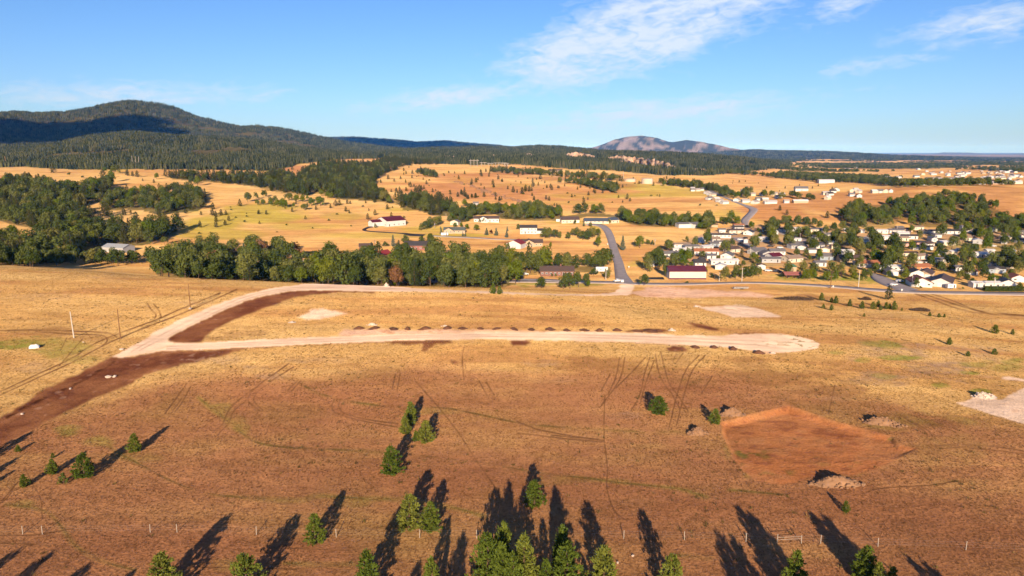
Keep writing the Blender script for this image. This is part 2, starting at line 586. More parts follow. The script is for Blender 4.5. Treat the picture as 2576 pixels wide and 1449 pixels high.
M_GROUND = ground_mat('dry_grass', 1.0, 1.0, 0.45)
M_GRAVEL = ground_mat('gravel', 0.35, 0.35)
M_DIRT = ground_mat('bare_soil', 0.75, 1.1, 0.35)
M_FAR = ground_mat('far_land', 0.6, 0.6, 0.85)
M_PINE = leaf_mat('pine_needles', [(0.0, (0.080, 0.118, 0.022)), (0.5, (0.112, 0.150, 0.028)), (1.0, (0.165, 0.185, 0.040))], 0.08)
M_PINED = leaf_mat('dark_pine_needles', [(0.0, (0.050, 0.068, 0.026)), (0.5, (0.066, 0.080, 0.030)), (1.0, (0.088, 0.088, 0.036))], 0.2)
M_OAK = leaf_mat('oak_leaves', [(0.0, (0.060, 0.086, 0.024)), (0.35, (0.090, 0.115, 0.032)), (0.7, (0.125, 0.145, 0.044)), (0.9, (0.155, 0.165, 0.052)), (1.0, (0.185, 0.175, 0.055))], 0.12)
M_LIME = leaf_mat('bright_leaves', [(0.0, (0.115, 0.175, 0.025)), (1.0, (0.190, 0.215, 0.030))], 0.35)
M_RUST = leaf_mat('browned_leaves', [(0.0, (0.26, 0.13, 0.065)), (1.0, (0.30, 0.17, 0.09))], 0.3)
M_SPRUCE = leaf_mat('blue_spruce_needles', [(0.0, (0.12, 0.16, 0.13)), (1.0, (0.17, 0.21, 0.17))], 0.2)
M_PURPLE = leaf_mat('purple_leaves', [(0.0, (0.05, 0.02, 0.02)), (1.0, (0.07, 0.025, 0.025))], 0.2)
M_BARK = simple_mat('bark', (0.13, 0.085, 0.055), 0.9, 6, 0.4)
M_WALL = simple_mat('house_wall', None, 0.75, 1.2, 0.10, objcolor=True)
M_ROOF = simple_mat('roof_sheet', None, 0.65, 1.5, 0.22, objcolor=True)
M_GLASS = simple_mat('window_glass', (0.05, 0.065, 0.08), 0.15, 1, 0.2, spec=0.6)
M_FRAME = simple_mat('white_trim', (0.78, 0.77, 0.74), 0.6, 2, 0.05)
M_DARK = simple_mat('dark_trim', (0.06, 0.05, 0.05), 0.7, 2, 0.1)
M_PAINT = simple_mat('vehicle_paint', None, 0.35, 1, 0.05, objcolor=True, spec=0.5)
M_TYRE = simple_mat('tyre_rubber', (0.02, 0.02, 0.02), 0.9, 5, 0.2)
M_WOOD = simple_mat('pole_wood', (0.23, 0.125, 0.06), 0.85, 3, 0.3)
M_GREYW = simple_mat('weathered_wood', (0.42, 0.36, 0.30), 0.85, 3, 0.3)
M_POST = simple_mat('pale_post', (0.58, 0.52, 0.44), 0.7, 3, 0.15)
M_STEEL = simple_mat('galvanised_steel', (0.50, 0.50, 0.50), 0.5, 3, 0.1, metal=0.4)
M_ASPH = simple_mat('asphalt', (0.45, 0.39, 0.36), 0.9, 0.25, 0.22)
M_ASPHD = simple_mat('dark_asphalt', (0.045, 0.042, 0.042), 0.9, 0.2, 0.2)
M_CONC = simple_mat('concrete', (0.48, 0.43, 0.38), 0.85, 0.4, 0.15)
M_SOILM = simple_mat('heaped_soil', (0.19, 0.088, 0.050), 0.95, 1.6, 0.45, bump=0.9)
M_ROCK = simple_mat('broken_rock', (0.33, 0.19, 0.105), 0.95, 1.2, 0.35, bump=0.6)
M_PALE = simple_mat('pale_limestone', (0.66, 0.54, 0.44), 0.95, 1.2, 0.25, bump=0.5)
M_WHITE = simple_mat('white_plastic', (0.80, 0.79, 0.77), 0.5, 2, 0.05)
# ------------------------------------------------------------------ ground zones (view outlines of things on the ground)
Z_GRAVEL_CURVE = smooth_pts([(283, 898), (340, 868), (400, 830), (500, 783), (580, 753), (650, 733), (720, 720), (800, 713), (900, 716), (1000, 722), (1100, 728), (1250, 733), (1300, 736), (1420, 740), (1530, 737), (1556, 728), (1560, 716), (1592, 716), (1590, 730), (1574, 742), (1480, 744), (1340, 741), (1240, 738), (1100, 734), (950, 733), (860, 731), (760, 731), (690, 739), (620, 757), (540, 791), (455, 832), (424, 848), (424, 858), (440, 864), (420, 872), (360, 888), (310, 898)], 4)
Z_GRAVEL_STRAIGHT = [(400, 866), (436, 864), (520, 861), (600, 857), (800, 847), (1000, 841), (1200, 836), (1400, 834), (1600, 838), (1720, 843), (1800, 845), (1850, 842), (1900, 839), (1960, 840), (2010, 847), (2045, 856), (2063, 866), (2055, 877), (2020, 884), (1960, 886), (1900, 883), (1850, 877), (1800, 872), (1700, 866), (1600, 862), (1400, 857), (1200, 853), (1000, 857), (800, 866), (600, 875), (500, 879), (400, 884), (330, 896), (290, 898), (360, 876)]
Z_DIRT_ROAD = [(-260, 1170), (-100, 1102), (0, 1049), (120, 976), (240, 918), (285, 897), (330, 897), (400, 884), (500, 880), (620, 874), (600, 884), (545, 896), (480, 912), (400, 934), (340, 958), (300, 980), (240, 1000), (180, 1028), (120, 1060), (60, 1096), (0, 1128), (-150, 1210)]
Z_DIRT_INNER = [(424, 857), (421, 850), (440, 838), (540, 790), (620, 756), (690, 738), (760, 730), (860, 730), (950, 733), (940, 736), (850, 736), (790, 741), (740, 748), (690, 768), (640, 785), (580, 808), (540, 829), (515, 848), (505, 860), (436, 864)]
Z_DIRT_SLIVER = Zp('a', [(0, 645), (300, 628), (700, 612), (1100, 598), (1500, 586), (1860, 582), (1905, 610), (1760, 625), (1690, 690), (1640, 690), (1665, 625), (1500, 628), (1300, 606), (900, 630), (500, 640), (200, 660), (0, 668)])
Z_DIRT_SPOTS = [Zp('b', [(-70, 600), (0, 574), (80, 582), (120, 615), (60, 640), (-40, 640)]), Zp('b', [(1280, 655), (1340, 635), (1440, 645), (1490, 685), (1380, 695), (1300, 680)]),
                Zp('b', [(1460, 440), (1560, 445), (1700, 475), (1740, 505), (1640, 500), (1530, 470)]),
                Zp('b', [(930, 520), (1000, 492), (1260, 490), (1330, 520), (1200, 528)]),
                Zp('b', [(1290, 548), (1480, 545), (1700, 553), (1850, 545), (1960, 520), (2100, 520), (2180, 524), (2000, 530), (1900, 548), (1760, 565), (1500, 560)]),
                Zp('b', [(190, 578), (400, 578), (800, 592), (1180, 604), (1150, 614), (800, 604), (380, 592), (200, 588)]),
                Zp('a', [(1880, 775), (1930, 770), (1965, 785), (1920, 797)]), Zp('W', [(1670, 275), (1780, 268), (1790, 282), (1690, 286)])]
Z_PAD = [(1812, 1062), (1850, 1052), (1920, 1034), (1985, 1019), (2030, 1035), (2110, 1062), (2200, 1085), (2245, 1098), (2262, 1120), (2310, 1128), (2270, 1150), (2200, 1180), (2150, 1195), (2060, 1192), (2010, 1212), (1960, 1221), (1910, 1212), (1870, 1188), (1850, 1160), (1828, 1120), (1815, 1090)]
Z_PALE = [Zp('b', [(1522, 292), (1570, 290), (1590, 305), (1680, 304), (1750, 292), (1860, 284), (1960, 290), (2080, 318), (2200, 355), (2272, 380), (2260, 393), (2000, 391), (1850, 388), (1800, 370), (1700, 340), (1620, 325), (1570, 305)]),
          Zp('c', [(1690, 1145), (1760, 1130), (1850, 1090), (1960, 1060), (2060, 1120), (2170, 1070), (2281, 1010), (2600, 960), (2700, 1400), (2281, 1330), (2150, 1290), (1990, 1245), (1850, 1195), (1760, 1175)]),
          Zp('c', [(2060, 925), (2150, 915), (2281, 940), (2400, 940), (2400, 975), (2281, 965), (2150, 940)]),
          Zp('a', [(570, 400), (640, 360), (700, 325), (780, 318), (860, 335), (990, 355), (920, 375), (830, 395), (740, 415), (660, 415)])]
Z_PINK = [Zp('b', [(960, 175), (1090, 160), (1110, 130), (1180, 120), (1400, 140), (1700, 160), (1980, 170), (2150, 195), (2250, 220), (2100, 222), (1900, 215), (1600, 218), (1300, 224), (1090, 216), (1020, 195)]),
          Zp('a', [(720, 95), (790, 85), (1000, 80), (1340, 85), (1360, 130), (1190, 150), (1000, 140), (960, 125), (800, 115)]),
          Zp('a', [(880, 540), (960, 500), (1100, 498), (1500, 500), (2000, 498), (2576, 505), (2576, 540), (2300, 540), (1800, 545), (1300, 555), (1050, 560)]),
          Zp('b', [(-10, 505), (400, 512), (900, 525), (1300, 540), (1280, 552), (800, 545), (300, 535), (-10, 530)]),
          Zp('b', [(1200, 605), (1500, 618), (1900, 640), (2200, 690), (2210, 708), (2160, 705), (1900, 665), (1700, 640), (1450, 635), (1290, 630)])]

LINES_DARK = [  # old contour furrows with green weeds in them
 Zp('d', [(900, 400), (1000, 470), (1100, 520), (1300, 630), (1500, 720), (1700, 780), (2000, 810), (2428, 830)]) + Zp('e', [(230, 850), (500, 870), (870, 880), (1200, 930), (1480, 1000)]),
 Zp('d', [(1620, 0), (1750, 110), (1900, 220), (2000, 310), (2150, 380), (2428, 410)]) + Zp('e', [(0, 490), (400, 510), (930, 540), (1300, 585), (1450, 600), (1900, 680), (2222, 720)]) + Zp('f', [(850, 765), (1200, 800), (1400, 860)]),
 Zp('f', [(1580, 810), (1700, 820), (1975, 845)]),
 Zp('e', [(-20, -30), (100, 10), (250, 90), (430, 130), (600, 170), (900, 190), (1200, 200), (1500, 260), (1800, 320), (2222, 350)]) + Zp('f', [(450, 345), (850, 370), (1250, 375)]),
 Zp('d', [(60, 870), (250, 890), (400, 940), (500, 1050), (600, 1190), (750, 1290), (900, 1350), (1100, 1400)]),
 Zp('e', [(0, 1355), (300, 1360), (500, 1358)]), Zp('f', [(1180, 1290), (1430, 1310)]),
]
LINES_TRACK = [
 Zp('e', [(970, 0), (1130, 180), (1280, 370), (1430, 600), (1570, 800)]),
 Zp('f', [(650, 100), (645, 400), (670, 650), (665, 800), (720, 960), (800, 1030)]),
 Zp('b', [(1190, 710), (1210, 830), (1260, 960), (1330, 1050), (1400, 1180)]), Zp('b', [(1235, 690), (1270, 830), (1310, 960), (1400, 1090), (1470, 1200)]),
 Zp('b', [(1565, 720), (1450, 850), (1380, 1050), (1310, 1330)]), Zp('b', [(1620, 720), (1510, 850), (1440, 1050), (1370, 1330)]),
 Zp('b', [(880, 740), (850, 900), (780, 1060)]), Zp('b', [(925, 740), (880, 930), (720, 1160)]), Zp('b', [(1100, 740), (1000, 850), (850, 1000)]),
 Zp('b', [(1140, 740), (1090, 900), (1060, 1050), (980, 1200)]), Zp('b', [(1180, 760), (1110, 950), (1060, 1130)]), Zp('b', [(800, 880), (720, 1030)]),
 Zp('b', [(1370, 710), (1340, 770)]), Zp('b', [(1425, 705), (1370, 780)]), Zp('b', [(1680, 900), (1580, 1060)]),
 Zp('a', [(490, 790), (360, 880), (200, 1000), (140, 1080), (150, 1130), (240, 1200)]), Zp('a', [(530, 820), (400, 900), (250, 1010), (190, 1080), (200, 1130), (260, 1190)]),
 Zp('a', [(180, 1010), (100, 1070), (0, 1150)]), Zp('a', [(880, 1100), (860, 1160), (900, 1220), (1100, 1280), (1430, 1340)]), Zp('a', [(935, 1100), (920, 1160), (970, 1220), (1150, 1270), (1430, 1310)]),
 Zp('a', [(1410, 880), (1380, 1010)]), Zp('a', [(1450, 880), (1425, 1010)]), Zp('a', [(560, 940), (480, 1020)]), Zp('a', [(590, 940), (510, 1030)]), Zp('a', [(2000, 650), (1985, 750), (2000, 930)]),
 Zp('a', [(2130, 940), (2200, 1070)]), Zp('a', [(2190, 950), (2260, 1060)]),
 Zp('W', [(1540, 1200), (1460, 1310), (1390, 1410)]), Zp('W', [(1600, 1190), (1530, 1320), (1470, 1400)]),
 Zp('W', [(1240, 490), (1270, 540), (1310, 580), (1300, 610)]), Zp('W', [(1290, 490), (1330, 540), (1355, 600)]),
 Zp('W', [(0, 1230), (300, 1090), (600, 950), (720, 870), (850, 800), (1050, 720), (1300, 630), (1530, 530), (1850, 400)]),
 Zp('W', [(0, 1260), (300, 1120), (600, 985), (850, 850), (1050, 760), (1300, 660), (1560, 560), (1990, 370)]),
 Zp('W', [(0, 715), (300, 712), (600, 720), (900, 735), (980, 770)]), Zp('W', [(300, 725), (600, 745), (850, 755), (900, 800), (850, 850)]), Zp('W', [(560, 780), (510, 880)]), Zp('W', [(690, 790), (500, 1010)]), Zp('W', [(920, 1220), (1100, 1130)]),
 Zp('d', [(1440, 0), (1340, 130)]), Zp('d', [(1480, 0), (1390, 130)]), Zp('d', [(1960, 0), (1860, 100), (1810, 210), (1740, 270)]), Zp('d', [(2000, 20), (1900, 110), (1860, 200), (1790, 280)]),
 Zp('d', [(200, 560), (260, 690), (330, 820), (345, 980)]), Zp('d', [(0, 860), (70, 800), (120, 710)]), Zp('d', [(20, 830), (150, 680)]), Zp('d', [(600, 1060), (300, 1110), (0, 1120)]),
 Zp('g', [(780, 30), (760, 130), (735, 235)]), Zp('g', [(1380, 310), (1480, 370), (1505, 420), (1470, 450)]), Zp('g', [(1300, 270), (1420, 350), (1470, 400), (1440, 450)]),
 Zp('g', [(1530, 480), (1750, 470), (2000, 490), (2190, 520)]), Zp('g', [(1560, 500), (1800, 495), (2190, 540)]), Zp('g', [(980, 850), (1100, 800), (1500, 770), (1700, 740)]),
 Zp('c', [(1330, 190), (1500, 250), (1700, 320), (1900, 360), (2281, 385)]), Zp('c', [(1370, 185), (1550, 240), (1750, 305), (1950, 350), (2281, 380)]), Zp('c', [(1470, 190), (1680, 260), (1850, 330), (2000, 370)]),
 Zp('f', [(0, 385), (300, 420), (640, 450)]), Zp('f', [(250, 400), (600, 432)]), Zp('f', [(0, 300), (200, 370), (640, 440)]),
 Zp('d', [(0, 1180), (300, 1190)]), Zp('d', [(1250, 1370), (2428, 1390)]), Zp('e', [(0, 1240), (500, 1260)]),
]
BLOBS_GREEN = [(40, 868, 90, 22, .9), (150, 875, 80, 26, .6), (215, 905, 60, 18, .4), (2225, 865, 70, 12, .8), (2175, 904, 22, 7, 1), (2250, 900, 65, 7, .9), (2105, 886, 28, 7, .6), (2360, 968, 28, 9, .8), (2470, 985, 24, 7, .9),
               (2445, 938, 30, 6, .9), (2230, 945, 40, 9, .5), (2560, 905, 40, 10, .8), (2530, 925, 50, 10, .6), (2460, 915, 40, 10, .6), (170, 1087, 50, 22, .6), (240, 1110, 60, 20, .5), (60, 1270, 55, 18, .5), (560, 1030, 30, 20, .35), (610, 1080, 24, 14, .5), (590, 1060, 30, 20, .25),
               (1830, 1120, 20, 60, .4), (1880, 1195, 25, 20, .6), (2140, 1190, 40, 12, .4), (1090, 1035, 90, 10, .3), (1480, 1210, 200, 12, .25), (2280, 1060, 150, 25, .3), (2350, 1150, 150, 60, .18), (300, 935, 30, 14, .35), (880, 1265, 60, 16, .3), (330, 1150, 90, 20, .25), (570, 1420, 60, 20, .3),
               (1340, 713, 90, 9, .8), (1450, 716, 80, 8, .7), (1990, 725, 110, 9, .25), (2130, 700, 150, 10, 1.1), (2270, 712, 45, 9, 1.1), (2000, 697, 70, 9, .9), (2200, 706, 90, 8, .9)]
BLOBS_PURPLE = [(2240, 880, 130, 30, .6), (2330, 935, 150, 28, .7), (2230, 950, 120, 22, .6), (2450, 890, 120, 26, .4), (560, 905, 60, 18, .35), (680, 945, 60, 10, .4), (800, 905, 110, 14, .35), (640, 925, 40, 8, .4), (300, 700, 80, 14, .25), (1370, 915, 60, 12, .5), (1420, 955, 40, 8, .2), (1700, 735, 80, 7, .3), (60, 925, 90, 22, .35), (130, 745, 90, 12, .25), (470, 760, 60, 10, .3), (2230, 800, 90, 12, .25), (1580, 1045, 60, 12, .3), (2100, 1000, 50, 10, .2)]
BLOBS_BROWN = [(960, 940, 150, 16, .5), (1500, 915, 130, 22, .7), (1570, 930, 90, 18, .6), (1680, 925, 80, 30, .35), (1960, 950, 160, 26, .7), (2090, 980, 110, 18, .7), (1900, 910, 100, 20, .5), (870, 948, 60, 10, .4), (560, 850, 70, 10, .5), (620, 838, 80, 8, .5), (1000, 1000, 160, 20, .2), (150, 835, 120, 14, .5), (250, 850, 100, 12, .4), (1390, 800, 90, 8, .3), (1700, 815, 80, 14, .3), (2400, 820, 130, 10, .4), (2460, 800, 130, 9, .35), (1760, 960, 110, 30, .3), (2390, 1060, 130, 16, .4), (2270, 760, 40, 6, .4), (2060, 752, 60, 10, .6), (2020, 746, 60, 7, .6)]

GRAVEL_RUTS = {6: [smooth_pts(q, 4) for q in ([(330, 885), (420, 835), (520, 786), (620, 746), (720, 726), (830, 719), (1000, 726), (1250, 733), (1420, 741), (1540, 738)], [(350, 882), (436, 838), (530, 791), (628, 750), (724, 730), (830, 724), (1000, 730), (1250, 736), (1420, 743), (1556, 738)])],
               7: [smooth_pts(q, 4) for q in ([(420, 872), (600, 864), (800, 854), (1000, 846), (1200, 842), (1400, 842), (1600, 846), (1800, 854), (1930, 858)], [(420, 878), (600, 869), (800, 860), (1000, 851), (1200, 847), (1400, 848), (1600, 853), (1800, 862), (1930, 870)])]}
C_GOLD = np.array((.535, .328, .126)); C_GOLD2 = np.array((.600, .410, .175)); C_RED = np.array((.335, .160, .080)); C_RED2 = np.array((.405, .215, .100))
C_GREEN = np.array((.235, .250, .050)); C_PURP = np.array((.300, .215, .175)); C_BROWN = np.array((.225, .105, .050)); C_FURROW = np.array((.105, .072, .030))
C_TRACK = np.array((.150, .075, .036)); C_GRAV = np.array((.690, .520, .400)); C_PINKG = np.array((.640, .430, .320)); C_PALE = np.array((.720, .560, .440))
C_DIRT = np.array((.150, .056, .032)); C_PADC = np.array((.390, .160, .066)); C_PADB = np.array((.500, .235, .100))


def blobs(px, py, lst, nz):
    w = np.zeros(px.shape)
    for (cx, cy, rx, ry, a) in lst:
        m = (np.abs(px - cx) < rx * 1.8) & (np.abs(py - cy) < ry * 1.8)
        if not m.any():
            continue
        d = np.hypot((px[m] - cx) / rx, (py[m] - cy) / ry) + nz[m] * 0.75
        w[m] = np.maximum(w[m], a * (1 - sstep(0.45, 1.05, d)))
    return w


def lerp(c, t, w):
    return c * (1 - w[..., None]) + t * w[..., None]


def pad_depth(px, py):
    ins = inpoly(px, py, Z_PAD)
    d = dist_line(px, py, Z_PAD + [Z_PAD[0]])
    d = np.minimum(d, 12.0)
    up = np.clip((1165 - py) / 110.0, 0.0, 1.0)
    return np.where(ins, -0.95 * up * sstep(0.0, 11.0, d), 0.0), ins, d


def H(X, Y):
    """ground height with the dug pad in it"""
    z = H0(X, Y)
    X = np.asarray(X, float); Y = np.asarray(Y, float)
    near = (Y > 100) & (Y < 260)
    if np.any(near):
        px, py = proj(X, np.maximum(Y, 30), z)
        z = z + np.where(near, pad_depth(px, py)[0], 0)
    return z


def hz(X, Y):
    return float(H(np.array([X]), np.array([Y]))[0])


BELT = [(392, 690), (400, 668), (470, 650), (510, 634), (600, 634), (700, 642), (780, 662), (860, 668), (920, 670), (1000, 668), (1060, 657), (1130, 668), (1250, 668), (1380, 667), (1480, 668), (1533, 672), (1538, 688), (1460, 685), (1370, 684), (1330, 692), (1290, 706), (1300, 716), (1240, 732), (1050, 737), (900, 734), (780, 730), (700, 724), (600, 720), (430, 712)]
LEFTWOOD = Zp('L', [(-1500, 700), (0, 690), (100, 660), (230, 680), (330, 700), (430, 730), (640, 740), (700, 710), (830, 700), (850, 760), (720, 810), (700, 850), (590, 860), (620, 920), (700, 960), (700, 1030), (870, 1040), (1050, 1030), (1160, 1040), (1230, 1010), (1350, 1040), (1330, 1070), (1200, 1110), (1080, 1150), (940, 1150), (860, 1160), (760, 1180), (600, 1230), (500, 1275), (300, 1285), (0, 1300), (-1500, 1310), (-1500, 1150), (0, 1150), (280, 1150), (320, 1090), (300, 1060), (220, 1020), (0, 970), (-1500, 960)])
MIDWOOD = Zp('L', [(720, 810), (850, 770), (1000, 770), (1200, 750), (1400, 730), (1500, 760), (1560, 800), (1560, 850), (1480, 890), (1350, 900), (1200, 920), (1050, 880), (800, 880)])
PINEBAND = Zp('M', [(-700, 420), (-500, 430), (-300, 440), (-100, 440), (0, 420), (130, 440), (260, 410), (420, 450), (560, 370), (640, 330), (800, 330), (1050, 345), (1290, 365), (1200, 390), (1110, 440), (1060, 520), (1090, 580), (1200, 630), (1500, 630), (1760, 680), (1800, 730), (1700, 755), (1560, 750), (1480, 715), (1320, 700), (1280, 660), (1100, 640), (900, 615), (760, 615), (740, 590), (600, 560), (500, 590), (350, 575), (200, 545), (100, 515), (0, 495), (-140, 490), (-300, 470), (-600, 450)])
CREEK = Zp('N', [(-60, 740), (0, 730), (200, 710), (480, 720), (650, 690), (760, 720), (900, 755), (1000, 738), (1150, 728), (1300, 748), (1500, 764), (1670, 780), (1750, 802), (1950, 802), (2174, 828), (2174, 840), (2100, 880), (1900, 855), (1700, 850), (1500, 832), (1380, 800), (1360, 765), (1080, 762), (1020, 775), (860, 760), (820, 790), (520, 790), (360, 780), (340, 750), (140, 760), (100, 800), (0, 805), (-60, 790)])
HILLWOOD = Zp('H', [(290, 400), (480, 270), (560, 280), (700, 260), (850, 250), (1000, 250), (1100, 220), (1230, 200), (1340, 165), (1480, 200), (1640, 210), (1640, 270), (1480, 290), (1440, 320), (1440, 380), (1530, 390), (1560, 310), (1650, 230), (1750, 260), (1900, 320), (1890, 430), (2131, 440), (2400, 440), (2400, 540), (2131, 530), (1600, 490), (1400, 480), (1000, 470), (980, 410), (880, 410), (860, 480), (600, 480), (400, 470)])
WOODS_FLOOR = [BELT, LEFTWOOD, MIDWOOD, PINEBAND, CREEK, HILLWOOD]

# --- near ground: one grid, its quads shared out between the ground and the roads and pads lying in it
def build_near():
    s = np.linspace(0.735, 0.1285, 540)
    Yr = np.concatenate([[24, 32, 40, 48, 56, 64, 72, 78], CAMZ / s])
    qd = np.linspace(-0.80, 0.80, 1250)
    ext = np.array([0.83, 0.87, 0.92, 1.0, 1.1, 1.25, 1.5, 1.8, 2.2, 3.0, 4.5, 7.0, 12.0])
    q = np.concatenate([-ext[::-1], qd, ext])
    Yg, qg = np.meshgrid(Yr, q, indexing='ij')
    Xg = qg * (CT * Yg + CAMZ * ST)
    Zg = H(Xg, Yg)
    px, py = proj(Xg, Yg, Zg)
    n1 = fbm(Xg / 26, Yg / 26, 3, 4); n2 = fbm(Xg / 7, Yg / 7, 21, 3); n3 = fbm(Xg / 2.2, Yg / 2.2, 41, 2)
    # streaks: grass lies in bands along the slope
    st = fbm(Xg / 55, Yg / 11, 61, 4)
    gold = C_GOLD * (1 + 0.10 * n1[..., None]) + (C_GOLD2 - C_GOLD) * np.clip(0.35 + st * 1.3, 0, 1)[..., None]
    red = C_RED + (C_RED2 - C_RED) * np.clip(0.5 + st * 1.2 + n2 * 0.4, 0, 1)[..., None]
    yb = np.interp(px, [-400, 0, 150, 300, 420, 560, 700, 850, 1000, 1100, 1200, 1400, 1600, 1800, 1900, 2000, 2100, 2300, 2450, 2575, 3000],
                   [1160, 1064, 1045, 1005, 968, 952, 938, 930, 932, 918, 915, 930, 940, 945, 960, 985, 1000, 1030, 1062, 1090, 1150])
    w = sstep(-26, 26, py - yb + n1 * 40 + n2 * 16)
    c = lerp(gold, red, w)
    # scattered golden patches inside the red grass, brown ones in the gold
    c = lerp(c, C_GOLD * 0.84, np.clip((st - 0.10) * 2.0, 0, 0.42) * np.clip(.55 + n2, 0, 1) * w)
    c = lerp(c, C_BROWN * 1.5, np.clip((-st - 0.16) * 1.7, 0, 0.42) * (1 - w * 0.55))
    c = lerp(c, C_GREEN * 0.95, np.clip(n1 - 0.24, 0, 0.40) * 0.45 * w)
    c = lerp(c, C_PURP, blobs(px, py, BLOBS_PURPLE, n2) * np.clip(0.65 + n3 * 0.9, 0, 1))
    c = lerp(c, C_BROWN, blobs(px, py, BLOBS_BROWN, n2) * 0.85)
    c = lerp(c, C_GREEN, blobs(px, py, BLOBS_GREEN, n2) * np.clip(0.8 + n3 * 0.6, 0, 1))
    jit = n2 * 2.0
    for ln in LINES_DARK:
        p = smooth_pts(ln, 4)
        d = dist_line(px + jit * 1.5, py + jit, p, 1.4)
        c = lerp(c, C_FURROW, (1 - sstep(0.8, 5.0, d)) * np.clip(0.55 + n2 * 1.1 + n3 * 0.7, 0.05, 0.95))
        c = lerp(c, C_GREEN * 0.5 + C_GOLD * 0.30, (1 - sstep(2.0, 15.0, d + n2 * 5)) * np.clip(0.22 + n1 * 0.7 + n2 * .3, 0, 0.5))
    for k, ln in enumerate(LINES_TRACK):
        p = smooth_pts(ln, 4)
        d = dist_line(px + n3 * 0.7, py + n3 * 0.5, p, 1.0)
        c = lerp(c, C_TRACK, (1 - sstep(0.7, 2.9, d)) * np.clip(0.74 + n2 * 0.6, 0.2, 0.95))
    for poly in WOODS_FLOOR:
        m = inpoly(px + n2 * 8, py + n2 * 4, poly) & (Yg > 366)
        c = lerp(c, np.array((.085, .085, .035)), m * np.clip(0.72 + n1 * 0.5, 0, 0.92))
    # ---- zones by quad
    fx = 0.25 * (px[:-1, :-1] + px[1:, :-1] + px[:-1, 1:] + px[1:, 1:]); fy = 0.25 * (py[:-1, :-1] + py[1:, :-1] + py[:-1, 1:] + py[1:, 1:])
    fn = n2[:-1, :-1]; fm = n3[:-1, :-1]
    zone = np.zeros(fx.shape, np.int32)
    ex, ey = fx + fn * 2.2 + fm * 1.2, fy + fn * 1.5 + fm * 1.0
    rx, ry = fx + fn * 7 + fm * 4, fy + fn * 3.2 + fm * 2.2

    def zset(poly, k, x=ex, y=ey):
        zone[inpoly(x, y, poly)] = k
    zset(Z_DIRT_ROAD, 1, rx, ry); zset(Z_DIRT_INNER, 2, ex, ey); zset(Z_DIRT_SLIVER, 2, rx, ry)
    for p in Z_DIRT_SPOTS: zset(p, 2, rx, ry)
    for p in Z_PINK: zset(p, 3, rx, ry)
    for p in Z_PALE: zset(p, 4, rx, ry)
    zset(Z_PAD, 5, fx + fn * 4 + fm * 3, fy + fn * 2.5 + fm * 2)
    gx, gy = fx + fn * 3.4 + fm * 2.4, fy + fn * 1.6 + fm * 1.3
    zset(Z_GRAVEL_STRAIGHT, 7, gx, gy); zset(Z_GRAVEL_CURVE, 6, gx, gy)
    zone[(0.25 * (Yg[:-1, :-1] + Yg[1:, :-1] + Yg[:-1, 1:] + Yg[1:, 1:]) > 352) & (fx < 1480)] = 0
    # colours of the zones; where two meet they run into each other over a few decimetres
    zc = {1: C_DIRT, 2: C_DIRT, 3: C_PINKG, 4: C_PALE, 5: C_PADC, 6: C_GRAV, 7: C_GRAV}
    names = {0: ('ground', M_GROUND, None), 1: ('dirt_road', M_DIRT, None), 2: ('bare_soil_strip', M_DIRT, None), 3: ('crushed_rock_strip', M_DIRT, None),
             4: ('pale_rock_pad', M_DIRT, None), 5: ('graded_building_pad', M_DIRT, None), 6: ('curved_gravel_road', M_GRAVEL, None), 7: ('straight_gravel_road', M_GRAVEL, None)}
    nr, nc = Xg.shape
    idx = np.arange(nr * nc).reshape(nr, nc)
    quads = np.stack([idx[:-1, :-1], idx[:-1, 1:], idx[1:, 1:], idx[1:, :-1]], -1)
    V = np.stack([Xg, Yg, Zg], -1).reshape(-1, 3)
    pd, ins, dd = pad_depth(px, py)

    def vweight(k, passes):
        m = np.zeros((nr + 1, nc + 1)); m[1:-1, 1:-1] = (zone == k)
        w = 0.25 * (m[:-1, :-1] + m[1:, :-1] + m[:-1, 1:] + m[1:, 1:])
        for _ in range(passes):
            b = np.pad(w, 1, mode='edge')
            w = (b[:-2, 1:-1] + b[2:, 1:-1] + b[1:-1, :-2] + b[1:-1, 2:] + 2 * b[1:-1, 1:-1]) / 6.0
        return w
    full = c
    for k in range(1, 8):
        wk = vweight(k, {1: 3, 2: 2, 3: 3, 4: 2, 5: 5, 6: 1, 7: 1}[k])
        sel = wk > 0.004
        u = np.nonzero(sel.ravel())[0]
        uu = (n1.ravel()[u], n2.ravel()[u], n3.ravel()[u], st.ravel()[u], px.ravel()[u], py.ravel()[u])
        base = np.repeat(zc[k][None, :], len(u), 0)
        base = base * (1 + 0.22 * uu[1] + 0.10 * uu[0])[:, None]
        if k == 1:
            base = lerp(base, C_BROWN * 1.35, np.clip(uu[1] * 0.9 + 0.35, 0, 0.7))
            d = dist_line(uu[4] + uu[2] * 2, uu[5] + uu[2] * 2, Zp('W', [(60, 1449), (200, 1370), (430, 1260), (600, 1185), (760, 1100), (860, 1040), (960, 980)]), 1.2)
            base = lerp(base, C_DIRT * 0.45, (1 - sstep(1, 6, d)) * np.clip(0.6 + uu[2], 0, 1))
            rut = np.clip(np.sin((uu[4] * 0.46 + uu[5] * 0.89) / 3.3 + uu[1] * 2) - 0.5, 0, 1)
            base = base * (1 - 0.25 * rut)[:, None]
            base = lerp(base, C_PINKG * 0.7, np.clip(uu[2] * uu[1] * 3 - 0.35, 0, 0.3))
        if k == 2:
            base = lerp(base, C_BROWN * 1.25, np.clip(uu[1] * 0.9 + 0.2, 0, 0.6))
            base = lerp(base, C_PINKG * 0.7, np.clip(uu[2] + uu[1] * .6 - 0.62, 0, 0.4))
        if k in (3, 4):
            base = lerp(base, C_BROWN * 1.8, np.clip(uu[2] * 1.1 + uu[1] * 0.9 - 0.34, 0, 0.62) * (1.0 if k == 3 else 0.6))
